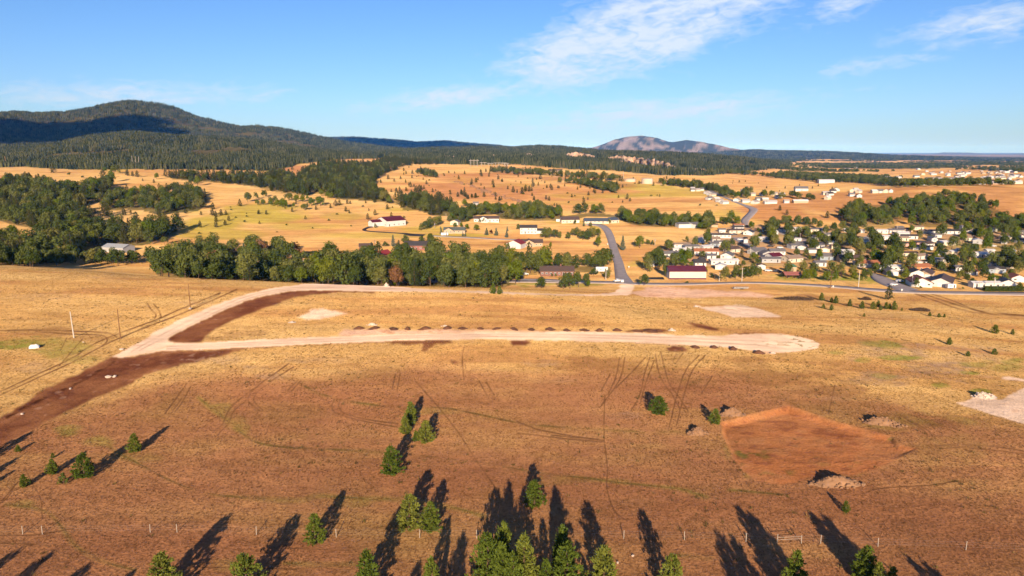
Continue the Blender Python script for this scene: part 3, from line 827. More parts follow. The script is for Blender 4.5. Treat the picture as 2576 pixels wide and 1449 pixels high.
        if k == 5:
            w5 = sstep(11, 3, dd.ravel()[u] + uu[1] * 4) * np.clip(0.6 + uu[1] + uu[2] * .4, 0, 1) * np.clip((1120 - uu[5]) / 60, 0.30, 1)
            base = lerp(base, C_PADB, w5 * 0.7)
            base = lerp(base, C_PADB * 0.82, np.clip(uu[3] * 1.4, 0, 0.4))
            gcl = np.clip(blobs(uu[4], uu[5], [(1900, 1140, 90, 14, .8), (1990, 1150, 90, 12, .6), (1860, 1160, 24, 30, .8), (2100, 1165, 80, 14, .4), (2250, 1105, 40, 14, .8), (1930, 1190, 80, 14, .6)], uu[1]) * (uu[2] * 2.2 - 0.1), 0, 0.85)
            base = lerp(base, C_GREEN * 0.5, gcl)
            scr = np.clip(fbm(uu[4] / 46 + uu[5] / 60, uu[5] / 7 - uu[4] / 90, 71, 4) * 2.6 - 0.45, 0, 0.6)
            base = lerp(base, C_DIRT * 1.4, scr)
            base = lerp(base, C_RED2, np.clip(uu[1] * 0.8 + uu[2] * 0.4 - 0.05, 0, 0.45))
        if k in (6, 7):
            rut = np.clip(fbm(uu[4] / 90, uu[5] / 3.0, 77, 2), -0.5, 0.5)
            base = base * (1 + 0.16 * rut)[:, None]
            for ln in GRAVEL_RUTS[k]:
                d = dist_line(uu[4] + uu[1], uu[5] + uu[1] * .5, ln)
                base = base * (1 - 0.30 * (1 - sstep(0.8, 3.2, d)) * np.clip(.7 + uu[1], .2, 1))[:, None]
            base = lerp(base, C_DIRT * 2.2, np.clip(uu[1] * .8 + uu[2] * .5 - .48, 0, .4))
            if k == 7:
                gw = ((uu[4] > 1850) & (uu[2] > 0.34)).astype(float) * 0.85 * sstep(1850, 1990, uu[4] + uu[1] * 40)
                base = lerp(base, C_GREEN * 0.5, gw * np.clip((uu[1] + 0.45), 0, 1))
        fc = full.reshape(-1, 3)
        fc[u] = lerp(fc[u], base, wk.ravel()[u])
    for k, (nm, mt, _) in names.items():
        sel = quads[zone == k]
        if len(sel) == 0:
            continue
        u, inv = np.unique(sel.ravel(), return_inverse=True)
        cc = full.reshape(-1, 3)[u]
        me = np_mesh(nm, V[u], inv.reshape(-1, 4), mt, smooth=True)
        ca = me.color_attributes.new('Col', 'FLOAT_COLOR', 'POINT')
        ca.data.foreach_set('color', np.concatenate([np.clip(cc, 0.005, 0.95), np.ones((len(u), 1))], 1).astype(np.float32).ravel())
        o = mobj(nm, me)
        lab = {0: 'dry golden and reddish grassland hill in the foreground', 1: 'dark brown bulldozed dirt road coming in from the left edge', 2: 'strips of dark bare soil along the gravel roads',
               3: 'strips of pinkish crushed rock beside the gravel roads', 4: 'pale levelled rock pads on the grass slope', 5: 'orange graded building pad cut into the grass',
               6: 'pale gravel road curving round to the paved junction', 7: 'pale straight gravel road ending in a round turning place'}[k]
        tag(o, lab, None, None, 'structure')


build_near()

# --- rear and side ground behind the viewpoint
def build_rear():
    xs = np.array([-6000, -3000, -1500, -700, -300, -120, 0, 120, 300, 700, 1500, 3000, 6000], float)
    ys = np.array([-3000, -1500, -700, -300, -100, 0, 26.5], float)
    Yg, Xg = np.meshgrid(ys, xs, indexing='ij')
    Zg = np.full(Xg.shape, -0.12)
    nr, nc = Xg.shape
    idx = np.arange(nr * nc).reshape(nr, nc)
    q = np.stack([idx[:-1, :-1], idx[:-1, 1:], idx[1:, 1:], idx[1:, :-1]], -1).reshape(-1, 4)
    me = np_mesh('meadow', np.stack([Xg, Yg, Zg], -1).reshape(-1, 3), q, M_GROUND)
    ca = me.color_attributes.new('Col', 'FLOAT_COLOR', 'POINT')
    ca.data.foreach_set('color', np.tile(np.array([*C_RED2, 1], np.float32), nr * nc))
    tag(mobj('meadow', me), 'dry reddish meadow behind the viewpoint', None, None, 'structure')


build_rear()

# --- valley, hills and mountains
FOREST_LINE = [(-900, 424), (0, 420), (60, 418), (130, 424), (250, 424), (500, 427), (600, 430), (700, 424), (750, 412), (830, 405), (990, 399), (1060, 402), (1120, 408), (1200, 412), (1300, 415), (1400, 420), (1500, 425), (1600, 432), (1700, 438), (1780, 440), (1850, 434), (1950, 426), (2005, 420), (2020, 408), (2150, 410), (2300, 412), (2450, 415), (2575, 418), (3000, 420)]
BLOBS_MGREEN = [(520, 560, 110, 26, .7), (640, 545, 130, 20, .7), (760, 570, 120, 12, .45), (560, 590, 150, 16, .55), (900, 592, 160, 10, .45), (860, 545, 60, 10, .4), (1010, 528, 60, 8, .5), (620, 522, 130, 10, .6), (480, 530, 60, 14, .5), (1180, 592, 140, 6, .6), (1420, 560, 90, 5, .4), (1290, 470, 70, 8, .5), (1160, 455, 50, 10, .5),
                (1480, 492, 150, 8, .7), (1640, 470, 130, 8, .6), (1700, 490, 120, 6, .5), (1430, 510, 100, 6, .3), (1730, 478, 120, 8, .5), (1820, 540, 60, 12, .4), (1930, 545, 50, 14, .4), (1500, 570, 20, 30, .5), (1600, 690, 26, 40, .4), (2130, 700, 130, 9, 1.2), (2000, 697, 60, 8, 1.0), (2270, 712, 40, 8, 1.2), (300, 428, 60, 6, .3), (1070, 575, 80, 10, .5),
                (2500, 757, 140, 12, .4), (2330, 770, 60, 8, .3), (985, 400, 40, 4, .6)]
BLOBS_MBROWN = [(1260, 438, 140, 5, .8), (1380, 448, 130, 7, .7), (1160, 437, 60, 6, .5), (1500, 466, 100, 10, .6), (1110, 480, 120, 30, .45), (1250, 490, 140, 20, .40), (1770, 508, 90, 5, .35), (1950, 530, 70, 30, .4), (2120, 510, 160, 30, .55), (2300, 500, 200, 30, .45), (2480, 500, 140, 50, .45), (1320, 610, 80, 5, .8), (1620, 565, 60, 6, .7), (860, 485, 50, 4, .4), (270, 514, 30, 4, .9), (790, 425, 90, 14, .5), (1940, 590, 30, 6, .5), (1360, 545, 50, 4, .4)]
CLIFFS = [(1450, 394, 26, 3, 1), (1475, 397, 22, 3, 1), (1560, 403, 34, 6, 1), (1610, 411, 50, 8, 1), (1655, 420, 45, 7, .9), (1720, 427, 30, 5, .5), (1330, 394, 20, 3, .6), (1240, 395, 20, 2, .5), (1120, 398, 40, 3, .4), (1160, 402, 30, 2, .4), (1500, 402, 20, 3, .6), (1800, 432, 26, 4, .4)]


def terrain_class(X, Y, Z):
    """forest weight and colour of the land beyond the near hill"""
    px, py = proj(X, Y, Z)
    n1 = fbm(X / 90, Y / 90, 13, 4); n2 = fbm(X / 30, Y / 30, 23, 3)
    st = fbm(X / 170, Y / 45, 33, 4)
    k = np.maximum(Y / 900.0, 1.0)
    nb = fbm(X / (60 * k), Y / (60 * k), 43, 4)
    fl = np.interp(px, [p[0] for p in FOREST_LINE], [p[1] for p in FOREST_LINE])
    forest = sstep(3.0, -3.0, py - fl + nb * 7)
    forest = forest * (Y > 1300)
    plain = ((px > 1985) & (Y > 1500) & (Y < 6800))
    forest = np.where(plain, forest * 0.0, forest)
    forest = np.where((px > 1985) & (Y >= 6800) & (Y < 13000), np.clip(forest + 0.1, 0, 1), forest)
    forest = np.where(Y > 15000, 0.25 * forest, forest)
    return px, py, n1, n2, st, nb, forest


def build_far():
    Yr = np.concatenate([[456.0, 466.9], np.linspace(470, 760, 108), np.exp(np.linspace(math.log(763), math.log(2600), 110)), np.exp(np.linspace(math.log(2630), math.log(56000), 150))])
    qd = np.linspace(-0.80, 0.80, 640)
    ext = np.array([0.84, 0.9, 0.98, 1.1, 1.25, 1.5, 1.8, 2.2, 3.0, 4.5, 7.0, 11.0])
    q = np.concatenate([-ext[::-1], qd, ext])
    Yg, qg = np.meshgrid(Yr, q, indexing='ij')
    Xg = np.clip(qg * (CT * Yg + CAMZ * ST), -44000, 44000)
    Zg = H0(Xg, Yg)
    Zg[0, :] -= 1.5; Zg[1, :] -= 0.04
    px, py, n1, n2, st, nb, forest = terrain_class(Xg, Yg, Zg)
    c = C_GOLD * (1 + 0.1 * n1[..., None]) + (C_GOLD2 - C_GOLD) * np.clip(0.4 + st * 1.2, 0, 1)[..., None]
    c = lerp(c, C_BROWN * 1.7, np.clip(-st * 1.5 - 0.15, 0, 0.45))
    c = lerp(c, C_RED2 * 1.15, sstep(1000, 1400, Yg) * sstep(4000, 2500, Yg) * np.clip(0.15 + nb, 0, 0.5))
    c = lerp(c, np.array((.385, .315, .066)), np.clip(blobs(px, py, BLOBS_MGREEN, n1) * 1.35, 0, 0.92))
    c = lerp(c, C_BROWN * 1.15, np.clip(blobs(px, py, BLOBS_MBROWN, n1) * 0.9, 0, 0.9))
    c = lerp(c, np.array((.42, .205, .092)), np.clip(blobs(px, py, [(1110, 480, 140, 40, 1), (1270, 492, 170, 30, .9), (1180, 450, 110, 20, .7), (1450, 480, 120, 24, .6), (1950, 530, 90, 30, .8), (2140, 512, 190, 34, .6), (2330, 500, 220, 34, .5), (2500, 505, 160, 60, .55), (800, 428, 110, 18, .8)], n1), 0, 0.8))
    # town ground: dusty lots and streets between the homes
    town = inpoly(px + n1 * 6, py + n2 * 3, [(1600, 690), (1640, 640), (1760, 590), (1850, 565), (2000, 570), (2300, 575), (2600, 572), (2900, 600), (2900, 735), (2320, 735), (2150, 700), (1900, 690), (1700, 690)])
    c = lerp(c, np.array((.36, .25, .17)), town * np.clip(0.62 + nb * 0.8, 0, 0.9))
    c = lerp(c, C_GREEN * 0.8, town * np.clip(n1 * 1.3 + 0.1, 0, 0.5))
    # floor of the woods in the valley: leaf litter and shrubs
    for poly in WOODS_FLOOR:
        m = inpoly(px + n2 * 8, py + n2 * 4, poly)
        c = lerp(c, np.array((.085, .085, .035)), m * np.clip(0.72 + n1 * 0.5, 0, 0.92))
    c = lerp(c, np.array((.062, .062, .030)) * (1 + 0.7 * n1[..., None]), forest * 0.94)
    cl = blobs(px, py, CLIFFS, nb * 1.1) * (Yg > 1800) * (Yg < 5200) * np.clip(0.5 + nb * 1.6, 0, 1)
    c = lerp(c, np.array((.62, .44, .30)), cl)
    # bare rock on the far twin-topped mountain
    bm = (Yg > 9300) & (Yg < 12500) & (px > 1465) & (px < 1865) & (py < 388)
    rk = np.clip(fbm(px / 16 + py / 30, py / 7 - px / 40, 53, 4) * 1.9 + 0.14 + 0.34 * np.exp(-((px - 1580) / 60) ** 2), 0, 0.85)
    c = lerp(c, np.array((.30, .245, .22)), bm * rk)
    c = np.where((bm & (rk < 0.15))[..., None], np.array((.05, .058, .040)), c)
    # plains: scattered dark tree belts, far mesas
    pl = (px > 1950) & (Yg > 2400) & (Yg < 8000)
    pk = np.clip(fbm(Xg / 420, Yg / 330, 63, 4) * 3.2 - 0.05 + sstep(2100, 2575, px) * 0.3, 0, 0.9)
    c = lerp(c, np.array((.07, .08, .04)), pl * pk)
    c = lerp(c, np.array((.20, .17, .12)), (Yg > 12000) * (Yg < 24000) * np.clip(0.8 + nb, 0, 1))
    c = lerp(c, np.array((.09, .09, .065)), (Yg > 24000) * 0.9)
    nr, nc = Xg.shape
    idx = np.arange(nr * nc).reshape(nr, nc)
    quads = np.stack([idx[:-1, :-1], idx[:-1, 1:], idx[1:, 1:], idx[1:, :-1]], -1).reshape(-1, 4)
    V = np.stack([Xg, Yg, Zg], -1).reshape(-1, 3)
    fy = 0.25 * (Yg[:-1, :-1] + Yg[1:, :-1] + Yg[:-1, 1:] + Yg[1:, 1:]).ravel()
    for nm, lab, lo, hi in (('valley', 'golden valley floor and grass hills beyond the near hill', 0, 1600), ('hills', 'wooded hills and mountains on the horizon', 1600, 1e9)):
        sel = quads[(fy >= lo) & (fy < hi)]
        u, inv = np.unique(sel.ravel(), return_inverse=True)
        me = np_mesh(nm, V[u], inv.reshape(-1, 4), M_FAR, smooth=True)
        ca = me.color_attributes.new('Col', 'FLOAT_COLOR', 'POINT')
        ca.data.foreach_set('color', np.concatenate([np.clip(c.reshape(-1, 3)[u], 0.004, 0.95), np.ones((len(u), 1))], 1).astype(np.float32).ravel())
        tag(mobj(nm, me), lab, None, None, 'structure')


# --- paved roads: draped ribbons with a shoulder edge
def ribbon(name, label, left, right, mat, lift=0.16, ymin=0.0, n=8, across=3):
    Ls = smooth_pts(left, n); Rs = smooth_pts(right, n)
    V = []; Fc = []
    for (a, b) in zip(Ls, Rs):
        A = np.array(pix(a[0], a[1], ymin)); B = np.array(pix(b[0], b[1], ymin))
        for k in range(across + 1):
            p = A * (1 - k / across) + B * (k / across)
            z = float(H0(np.array([p[0]]), np.array([p[1]]))[0])
            V.append((p[0], p[1], max(z, 0.5 * (z + p[2])) + lift))
    m = across + 1
    for i in range(len(Ls) - 1):
        for k in range(across):
            Fc.append((i * m + k, i * m + k + 1, (i + 1) * m + k + 1, (i + 1) * m + k))
    # skirt so that the road is a bed with sides
    base = len(V)
    for i in range(len(Ls)):
        for k in (0, across):
            x, y, z = V[i * m + k]
            V.append((x, y, z - 0.9))
    for i in range(len(Ls) - 1):
        Fc.append((i * m, (i + 1) * m, base + 2 * (i + 1), base + 2 * i))
        Fc.append((i * m + across, base + 2 * i + 1, base + 2 * (i + 1) + 1, (i + 1) * m + across))
    me = np_mesh(name, V, Fc, mat, smooth=False)
    return tag(mobj(name, me), label, None, None, 'structure')
build_far()

# ------------------------------------------------------------------ trees
def tufts(centres, dirs, n_per, length, width, spread, rg):
    """sprays of narrow needle blades around clump centres"""
    C = np.repeat(centres, n_per, 0); D = np.repeat(dirs, n_per, 0)
    n = len(C)
    C = C + rg.normal(0, spread, (n, 3))
    d = D + rg.normal(0, 0.75, (n, 3)); d /= np.linalg.norm(d, axis=1, keepdims=True) + 1e-9
    s = np.cross(d, rg.normal(0, 1, (n, 3))); s /= np.linalg.norm(s, axis=1, keepdims=True) + 1e-9
    L = (length * rg.uniform(0.7, 1.3, n))[:, None]; W = (width * rg.uniform(0.7, 1.3, n))[:, None]
    a = C - d * L * 0.4 - s * W; b = C - d * L * 0.4 + s * W; t = C + d * L * 0.6 + s * W * 0.5; t2 = C + d * L * 0.6 - s * W * 0.5
    V = np.stack([a, b, t, t2], 1).reshape(-1, 3)
    Fc = np.arange(n * 4).reshape(n, 4)
    return V, Fc


def trunk_mesh(name, h, r, limbs, rg, lean=0.02):
    mb = MB()
    pts = [Vector((rg.normal(0, lean) * k, rg.normal(0, lean) * k, h * k / 4)) for k in range(5)]
    pts[0] = Vector((0, 0, -0.05))
    for k in range(4):
        mb.tube(pts[k], pts[k + 1], r * (1 - k * 0.21), r * (1 - (k + 1) * 0.21), 6, cap=(k == 3))
    for (z, az, ln, up) in limbs:
        k = min(3, int(z / h * 4)); p = pts[k].lerp(pts[k + 1], z / h * 4 - k)
        e = p + Vector((math.cos(az) * ln, math.sin(az) * ln, up))
        mb.tube(p, e, r * 0.40 * (1 - 0.6 * z / h), r * 0.1, 4)
    return mb.mesh(name, M_BARK)


def make_pine(i, n_clump=84, per=30, r0=0.30, mat=None, round_=0.6, low=0.06, name='pine'):
    rg = np.random.default_rng(100 + i)
    cs, ds, limbs = [], [], []
    for k in range(n_clump):
        t = (k + rg.uniform(0, 1)) / n_clump
        t = t ** 1.15
        az = k * 2.399963 + rg.normal(0, 0.35)
        rad = r0 * (1 - t) ** round_ * (0.80 + 0.25 * math.sin(az * 3 + i) + rg.uniform(-0.12, 0.15)) * (1 - 0.45 * max(0, 0.14 - t) / 0.14)
        z = low + t * (1 - low) * 0.97
        for f in ((1.0, 0.62) if rad > 0.1 else (1.0,)):
            cs.append((math.cos(az) * rad * f, math.sin(az) * rad * f, z + 0.025 * f + rg.normal(0, 0.008)))
            ds.append((math.cos(az) * 0.8, math.sin(az) * 0.8, 0.65 + t))
        if k % 4 == 0:
            limbs.append((max(low * 0.8, z * 0.92 - 0.02), az, rad * 0.92, 0.05))
    cs = np.array(cs); ds = np.array(ds)
    V, Fc = tufts(cs, ds, per // 2, 0.056, 0.0105, 0.0195, rg)
    crown = np_mesh(name + '_crown', V, Fc, mat or M_PINE)
    tr = trunk_mesh(name + '_trunk', 0.93, 0.022, limbs, rg, 0.004)
    return tr, crown


def make_broad(i, lobes=15, per=85, wide=0.62, base=0.16, mat=None, leaf=0.040, name='broadleaf', tall=1.0):
    """crown of lobes of leaf faces; height 1, width about 2*wide"""
    rg = np.random.default_rng(500 + i)
    L = []
    ax, ay = rg.normal(0, .10, 2)
    for k in range(lobes):
        az = k * 2.399963 + rg.normal(0, 0.5)
        t = (k + 0.5) / lobes
        rr = wide * (0.30 + 0.70 * math.sqrt(t)) * rg.uniform(0.62, 0.90)
        zz = base + (1 - base) * (0.80 - 0.58 * t + rg.uniform(-0.16, 0.16))
        L.append((math.cos(az) * rr * 0.80 + ax, math.sin(az) * rr * 0.80 + ay, zz * tall, rg.uniform(0.12, 0.25) * (1.15 - 0.3 * t)))
    L.append((0, 0, 0.80 * tall, 0.21)); L.append((0.02, 0.0, 0.55 * tall, 0.26))
    Vs, limbs = [], []
    for (x, y, z, r) in L:
        n = int(per * (r / 0.2) ** 2)
        d = rg.normal(0, 1, (n, 3)); d[:, 2] += 0.25; d /= np.linalg.norm(d, axis=1, keepdims=True)
        p = np.array((x, y, z)) + d * (r * rg.uniform(0.72, 1.10, n) * np.where(rg.uniform(0, 1, n) < 0.10, 1.18, 1.0))[:, None] * np.array((1, 1, 0.85))
        nrm = d + rg.normal(0, 0.30, (n, 3)); nrm /= np.linalg.norm(nrm, axis=1, keepdims=True)
        a = np.cross(nrm, rg.normal(0, 1, (n, 3))); a /= np.linalg.norm(a, axis=1, keepdims=True) + 1e-9
        b = np.cross(nrm, a)
        s = (leaf * rg.uniform(0.6, 1.35, n))[:, None]
        Vs.append(np.stack([p - a * s, p - b * s * 0.75, p + a * s, p + b * s * 0.75], 1).reshape(-1, 3))
        if r > 0.16:
            limbs.append((min(0.52, max(0.14, z * 0.55)), math.atan2(y, x), math.hypot(x, y) * 0.8, max(0.03, z * 0.42)))
    V = np.concatenate(Vs); Fc = np.arange(len(V)).reshape(-1, 4)
    crown = np_mesh(name + '_crown', V, Fc, mat or M_OAK)
    tr = trunk_mesh(name + '_trunk', 0.62, 0.028, limbs[:9], rg, 0.01)
    return tr, crown


PROTO = {
 'pine': [make_pine(k, r0=(0.30, 0.34, 0.27, 0.32, 0.29)[k], round_=(0.62, 0.55, 0.7, 0.5, 0.6)[k]) for k in range(5)],
 'dark_pine': [make_pine(20 + k, n_clump=60, per=18, r0=(0.27, 0.31, 0.24)[k], round_=0.62, mat=M_PINED, name='far_pine', low=0.08) for k in range(3)],
 'oak': [make_broad(k, wide=(0.62, 0.52, 0.70, 0.58, 0.64, 0.48)[k], lobes=(15, 12, 19, 13, 10, 16)[k]) for k in range(6)],
 'tall': [make_broad(10 + k, wide=0.42, lobes=16, per=80, name='tall_leafy') for k in range(3)],
 'lime': [make_broad(20 + k, wide=(0.55, 0.48)[k], mat=M_LIME) for k in range(2)],
 'rust': [make_broad(30, wide=0.52, mat=M_RUST)],
 'spruce': [make_pine(40 + k, n_clump=80, per=22, r0=0.25, round_=0.85, mat=M_SPRUCE, low=0.03, name='spruce') for k in range(2)],
 'purple': [make_broad(41, wide=0.45, lobes=9, per=70, mat=M_PURPLE, name='small_leafy')],
 'bush': [make_broad(50 + k, wide=0.75, lobes=9, per=60, base=0.05, leaf=0.06, name='bush') for k in range(2)],
}
KINDNAME = {'pine': 'pine_tree', 'dark_pine': 'pine_tree', 'oak': 'oak_tree', 'tall': 'shade_tree', 'lime': 'shade_tree', 'rust': 'shade_tree', 'spruce': 'spruce_tree', 'purple': 'shade_tree', 'bush': 'bush'}
DESC = {'pine': ('green young pine', 'pine'), 'dark_pine': ('dark green pine', 'pine'), 'oak': ('round dark green oak', 'oak'), 'tall': ('tall green shade tree', 'shade tree'), 'lime': ('bright yellow-green tree', 'bright tree'), 'rust': ('brown dying tree', 'brown tree'), 'spruce': ('blue-grey spruce', 'spruce'), 'purple': ('dark purple-leaved tree', 'purple tree'), 'bush': ('low green bush', 'bush')}
CATN = {'pine_tree': 'pine', 'oak_tree': 'tree', 'shade_tree': 'tree', 'spruce_tree': 'spruce', 'bush': 'bush'}
PENDING = []      # (object, description, noun, view x, view y) that still need a label
CAND = []         # tree candidates (kind, X, Y, Z, height, width factor)


def place_tree(kind, X, Y, Z, h, wf=1.0, label=None, group=None):
    p = PROTO[kind][rnd.randrange(len(PROTO[kind]))]
    o = empty(KINDNAME[kind], (X, Y, Z - 0.02 * h), rnd.uniform(0, 6.28), (h * wf, h * wf, h))
    mobj('trunk', p[0], o)
    mobj('crown', p[1], o)
    o['category'] = CATN[KINDNAME[kind]]
    if group: o['group'] = group
    if label:
        o['label'] = label
    else:
        vx, vy = proj(X, Y, Z)
        PENDING.append((o, *DESC[kind], float(vx), float(vy)))
    return o


def tree_at(kind, vx, vbase, vtop, wf=1.0, label=None, group=None, ymin=0.0):
    X, Y, Z = pix(vx, vbase, ymin)
    Z = hz(X, Y)
    t = math.tan(PITCH + math.atan((vtop - CY) / F))
    h = max(0.8, CAMZ - Y * t - Z)
    return place_tree(kind, X, Y, Z, h, wf, label, group)


GF = 'young pines scattered over the near hill'
FG = [  # view x, base y, top y, width factor, label
 (340, 1137, 1090, 1.15, 'young pine standing apart on the left of the near slope, tallest of the left cluster'),
 (213, 1202, 1140, 1.05, 'bushy pine on the left slope beside a withered grey shrub'),
 (133, 1192, 1155, 1.1, 'small pine just left of the bushy pine on the left slope'),
 (62, 1224, 1193, 1.1, 'small pine nearest the left edge beside the tyre ruts'),
 (46, 1136, 1119, 1.3, 'tiny pine bush at the left edge by the long shadows'),
 (133, 1152, 1139, 1.0, 'tiny pine seedling above the left cluster'),
 (415, 1492, 1390, 0.98, 'large bright pine cut by the bottom edge, leftmost one'),
 (620, 1500, 1393, 0.98, 'large bright pine cut by the bottom edge, second from the left'),
 (793, 1367, 1292, 0.86, 'narrow pine standing alone at the wire fence left of centre'),
 (925, 1510, 1385, 0.85, 'large pine cut by the bottom edge, left of the fence-side pair'),
 (985, 1195, 1122, 0.98, 'egg-shaped lone pine on the middle slope below the trio'),
 (1033, 1066, 1010, 0.92, 'upper pine of the trio on the middle slope'),
 (1020, 1092, 1045, 0.95, 'lower left pine of the trio on the middle slope'),
 (1071, 1113, 1057, 1.08, 'right-hand wide pine of the trio on the middle slope'),
 (1046, 1110, 1083, 0.95, 'small pine tucked between the trio on the middle slope'),
 (1030, 1333, 1243, 0.95, 'dark left pine of the pair beside the fence'),
 (1084, 1338, 1262, 0.9, 'yellow-green right pine of the pair beside the fence'),
 (1086, 1510, 1403, 0.7, 'small slim pine at the bottom edge left of the central clump'),
 (1225, 1485, 1340, 0.72, 'leftmost tall pine of the central bottom clump'),
 (1268, 1452, 1313, 0.64, 'rearmost pine standing in the shade of the central bottom clump'),
 (1260, 1515, 1365, 0.68, 'front middle pine of the central bottom clump'),
 (1316, 1495, 1345, 0.70, 'rightmost pine of the central bottom clump'),
 (1288, 1530, 1392, 0.70, 'frontmost pine of the central bottom clump'),
 (1414, 1452, 1324, 0.72, 'tall olive pine standing right of the central bottom clump'),
 (1373, 1512, 1405, 0.66, 'small pine between the central clump and the tall olive pine'),
 (1343, 1275, 1208, 0.98, 'lone rounded pine above the central bottom clump'),
 (1517, 1505, 1373, 0.78, 'full pine at the bottom edge right of the tall olive pine'),
 (1687, 1520, 1393, 0.66, 'bright pine at the bottom edge, fourth from the right corner group'),
 (1996, 1515, 1384, 0.80, 'ragged pine at the bottom edge left of the dark round pine'),
 (2174, 1465, 1373, 1.05, 'dark round pine at the bottom right'),
 (2204, 1500, 1414, 0.8, 'bright small pine in front of the dark round pine'),
 (2240, 1500, 1427, 0.95, 'low bright pine right of the dark round pine'),
 (1656, 1042, 996, 1.32, 'squat wide pine bush beside the crossing tyre tracks'),
 (1798, 1066, 1028, 1.22, 'squat pine beside the rock pile left of the orange pad'),
 (2126, 1289, 1259, 0.8, 'tiny bright pine below the orange pad'),
 (1240, 739, 712, 0.9, 'left one of two small trees on the crest above the gravel road'),
 (1256, 740, 718, 0.95, 'right one of two small trees on the crest above the gravel road'),
]
for (x, b, t, w, lab) in FG:
    tree_at('pine', x, b, t, w * 1.36, lab, GF)
RIGHTP = [('c', 510, 250, 180, 1.15), ('c', 635, 275, 208, 1.1), ('c', 597, 268, 222, 1.2), ('c', 757, 300, 238, 1.0), ('c', 865, 322, 253, 1.15), ('c', 528, 320, 278, 1.2), ('c', 597, 335, 283, 1.2), ('c', 960, 325, 258, 1.0), ('c', 1005, 305, 248, .95), ('c', 1027, 335, 290, 1.1), ('c', 1075, 325, 263, 1.0), ('c', 1105, 325, 275, 1.0), ('c', 1145, 332, 253, 1.0), ('c', 1213, 340, 310, 1.0), ('c', 883, 392, 360, 1.0), ('c', 1457, 388, 350, 1.0), ('c', 1537, 398, 360, 1.1), ('c', 1583, 398, 363, 1.1), ('c', 2025, 537, 460, 1.2), ('c', 2180, 548, 498, 1.1), ('c', 1627, 637, 572, 1.25), ('c', 2020, 722, 668, 1.25), ('c', 1790, 738, 692, 1.4)]
for (zn, x, b, t, w) in RIGHTP:
    v0 = Zv(zn, x, b); v1 = Zv(zn, x, t)
    tree_at('pine', v0[0], v0[1], v1[1], w * 1.3, None, 'small pines on the right-hand slope')
v0 = Zv('c', 1097, 243); v1 = Zv('c', 1097, 118)
tree_at('dark_pine', v0[0], v0[1], v1[1], 1.35, 'big round pine beside the highway with its shadow stretching left', 'small pines on the right-hand slope')
SHADL = [f'pine outside the view throwing the {w} of the shadows reaching in from below' for w in ('leftmost', 'second from left', 'third from left', 'fourth from left', 'fifth from left', 'sixth from left', 'seventh from left', 'eighth from left', 'ninth from left', 'tenth from left', 'eleventh from left', 'twelfth from left', 'thirteenth from left', 'fourteenth from left', 'fifteenth from left', 'rightmost', 'last')]
# trees just outside the picture whose shadows fall into it (given by the shadow tip)
for (tx, ty, h) in [(82, 1086, 7.5), (48, 1150, 6.5), (38, 1182, 5), (45, 1384, 7), (130, 1392, 8.5), (228, 1418, 7.5), (340, 1432, 7), (1055, 1412, 6.5), (1165, 1345, 9.5), (1400, 1240, 9.0), (1805, 1342, 10.5), (1840, 1350, 9), (1880, 1288, 10.5), (2072, 1300, 10.5), (2283, 1402, 7.5), (2320, 1412, 7)]:
    X, Y, Z = pix(tx, ty)
    d = h / math.tan(R(SUN_EL))
    bx, by = X - d * math.sin(R(SUN_AZ)), Y - d * math.cos(R(SUN_AZ))
    vx, vy = proj(bx, by, 0.0)
    if -30 < vx < 2600 and vy < 1500:
        continue
    if by < 30:
        continue
    place_tree('pine', bx, by, hz(bx, by), h, 1.05, SHADL.pop(0), 'pines outside the view')

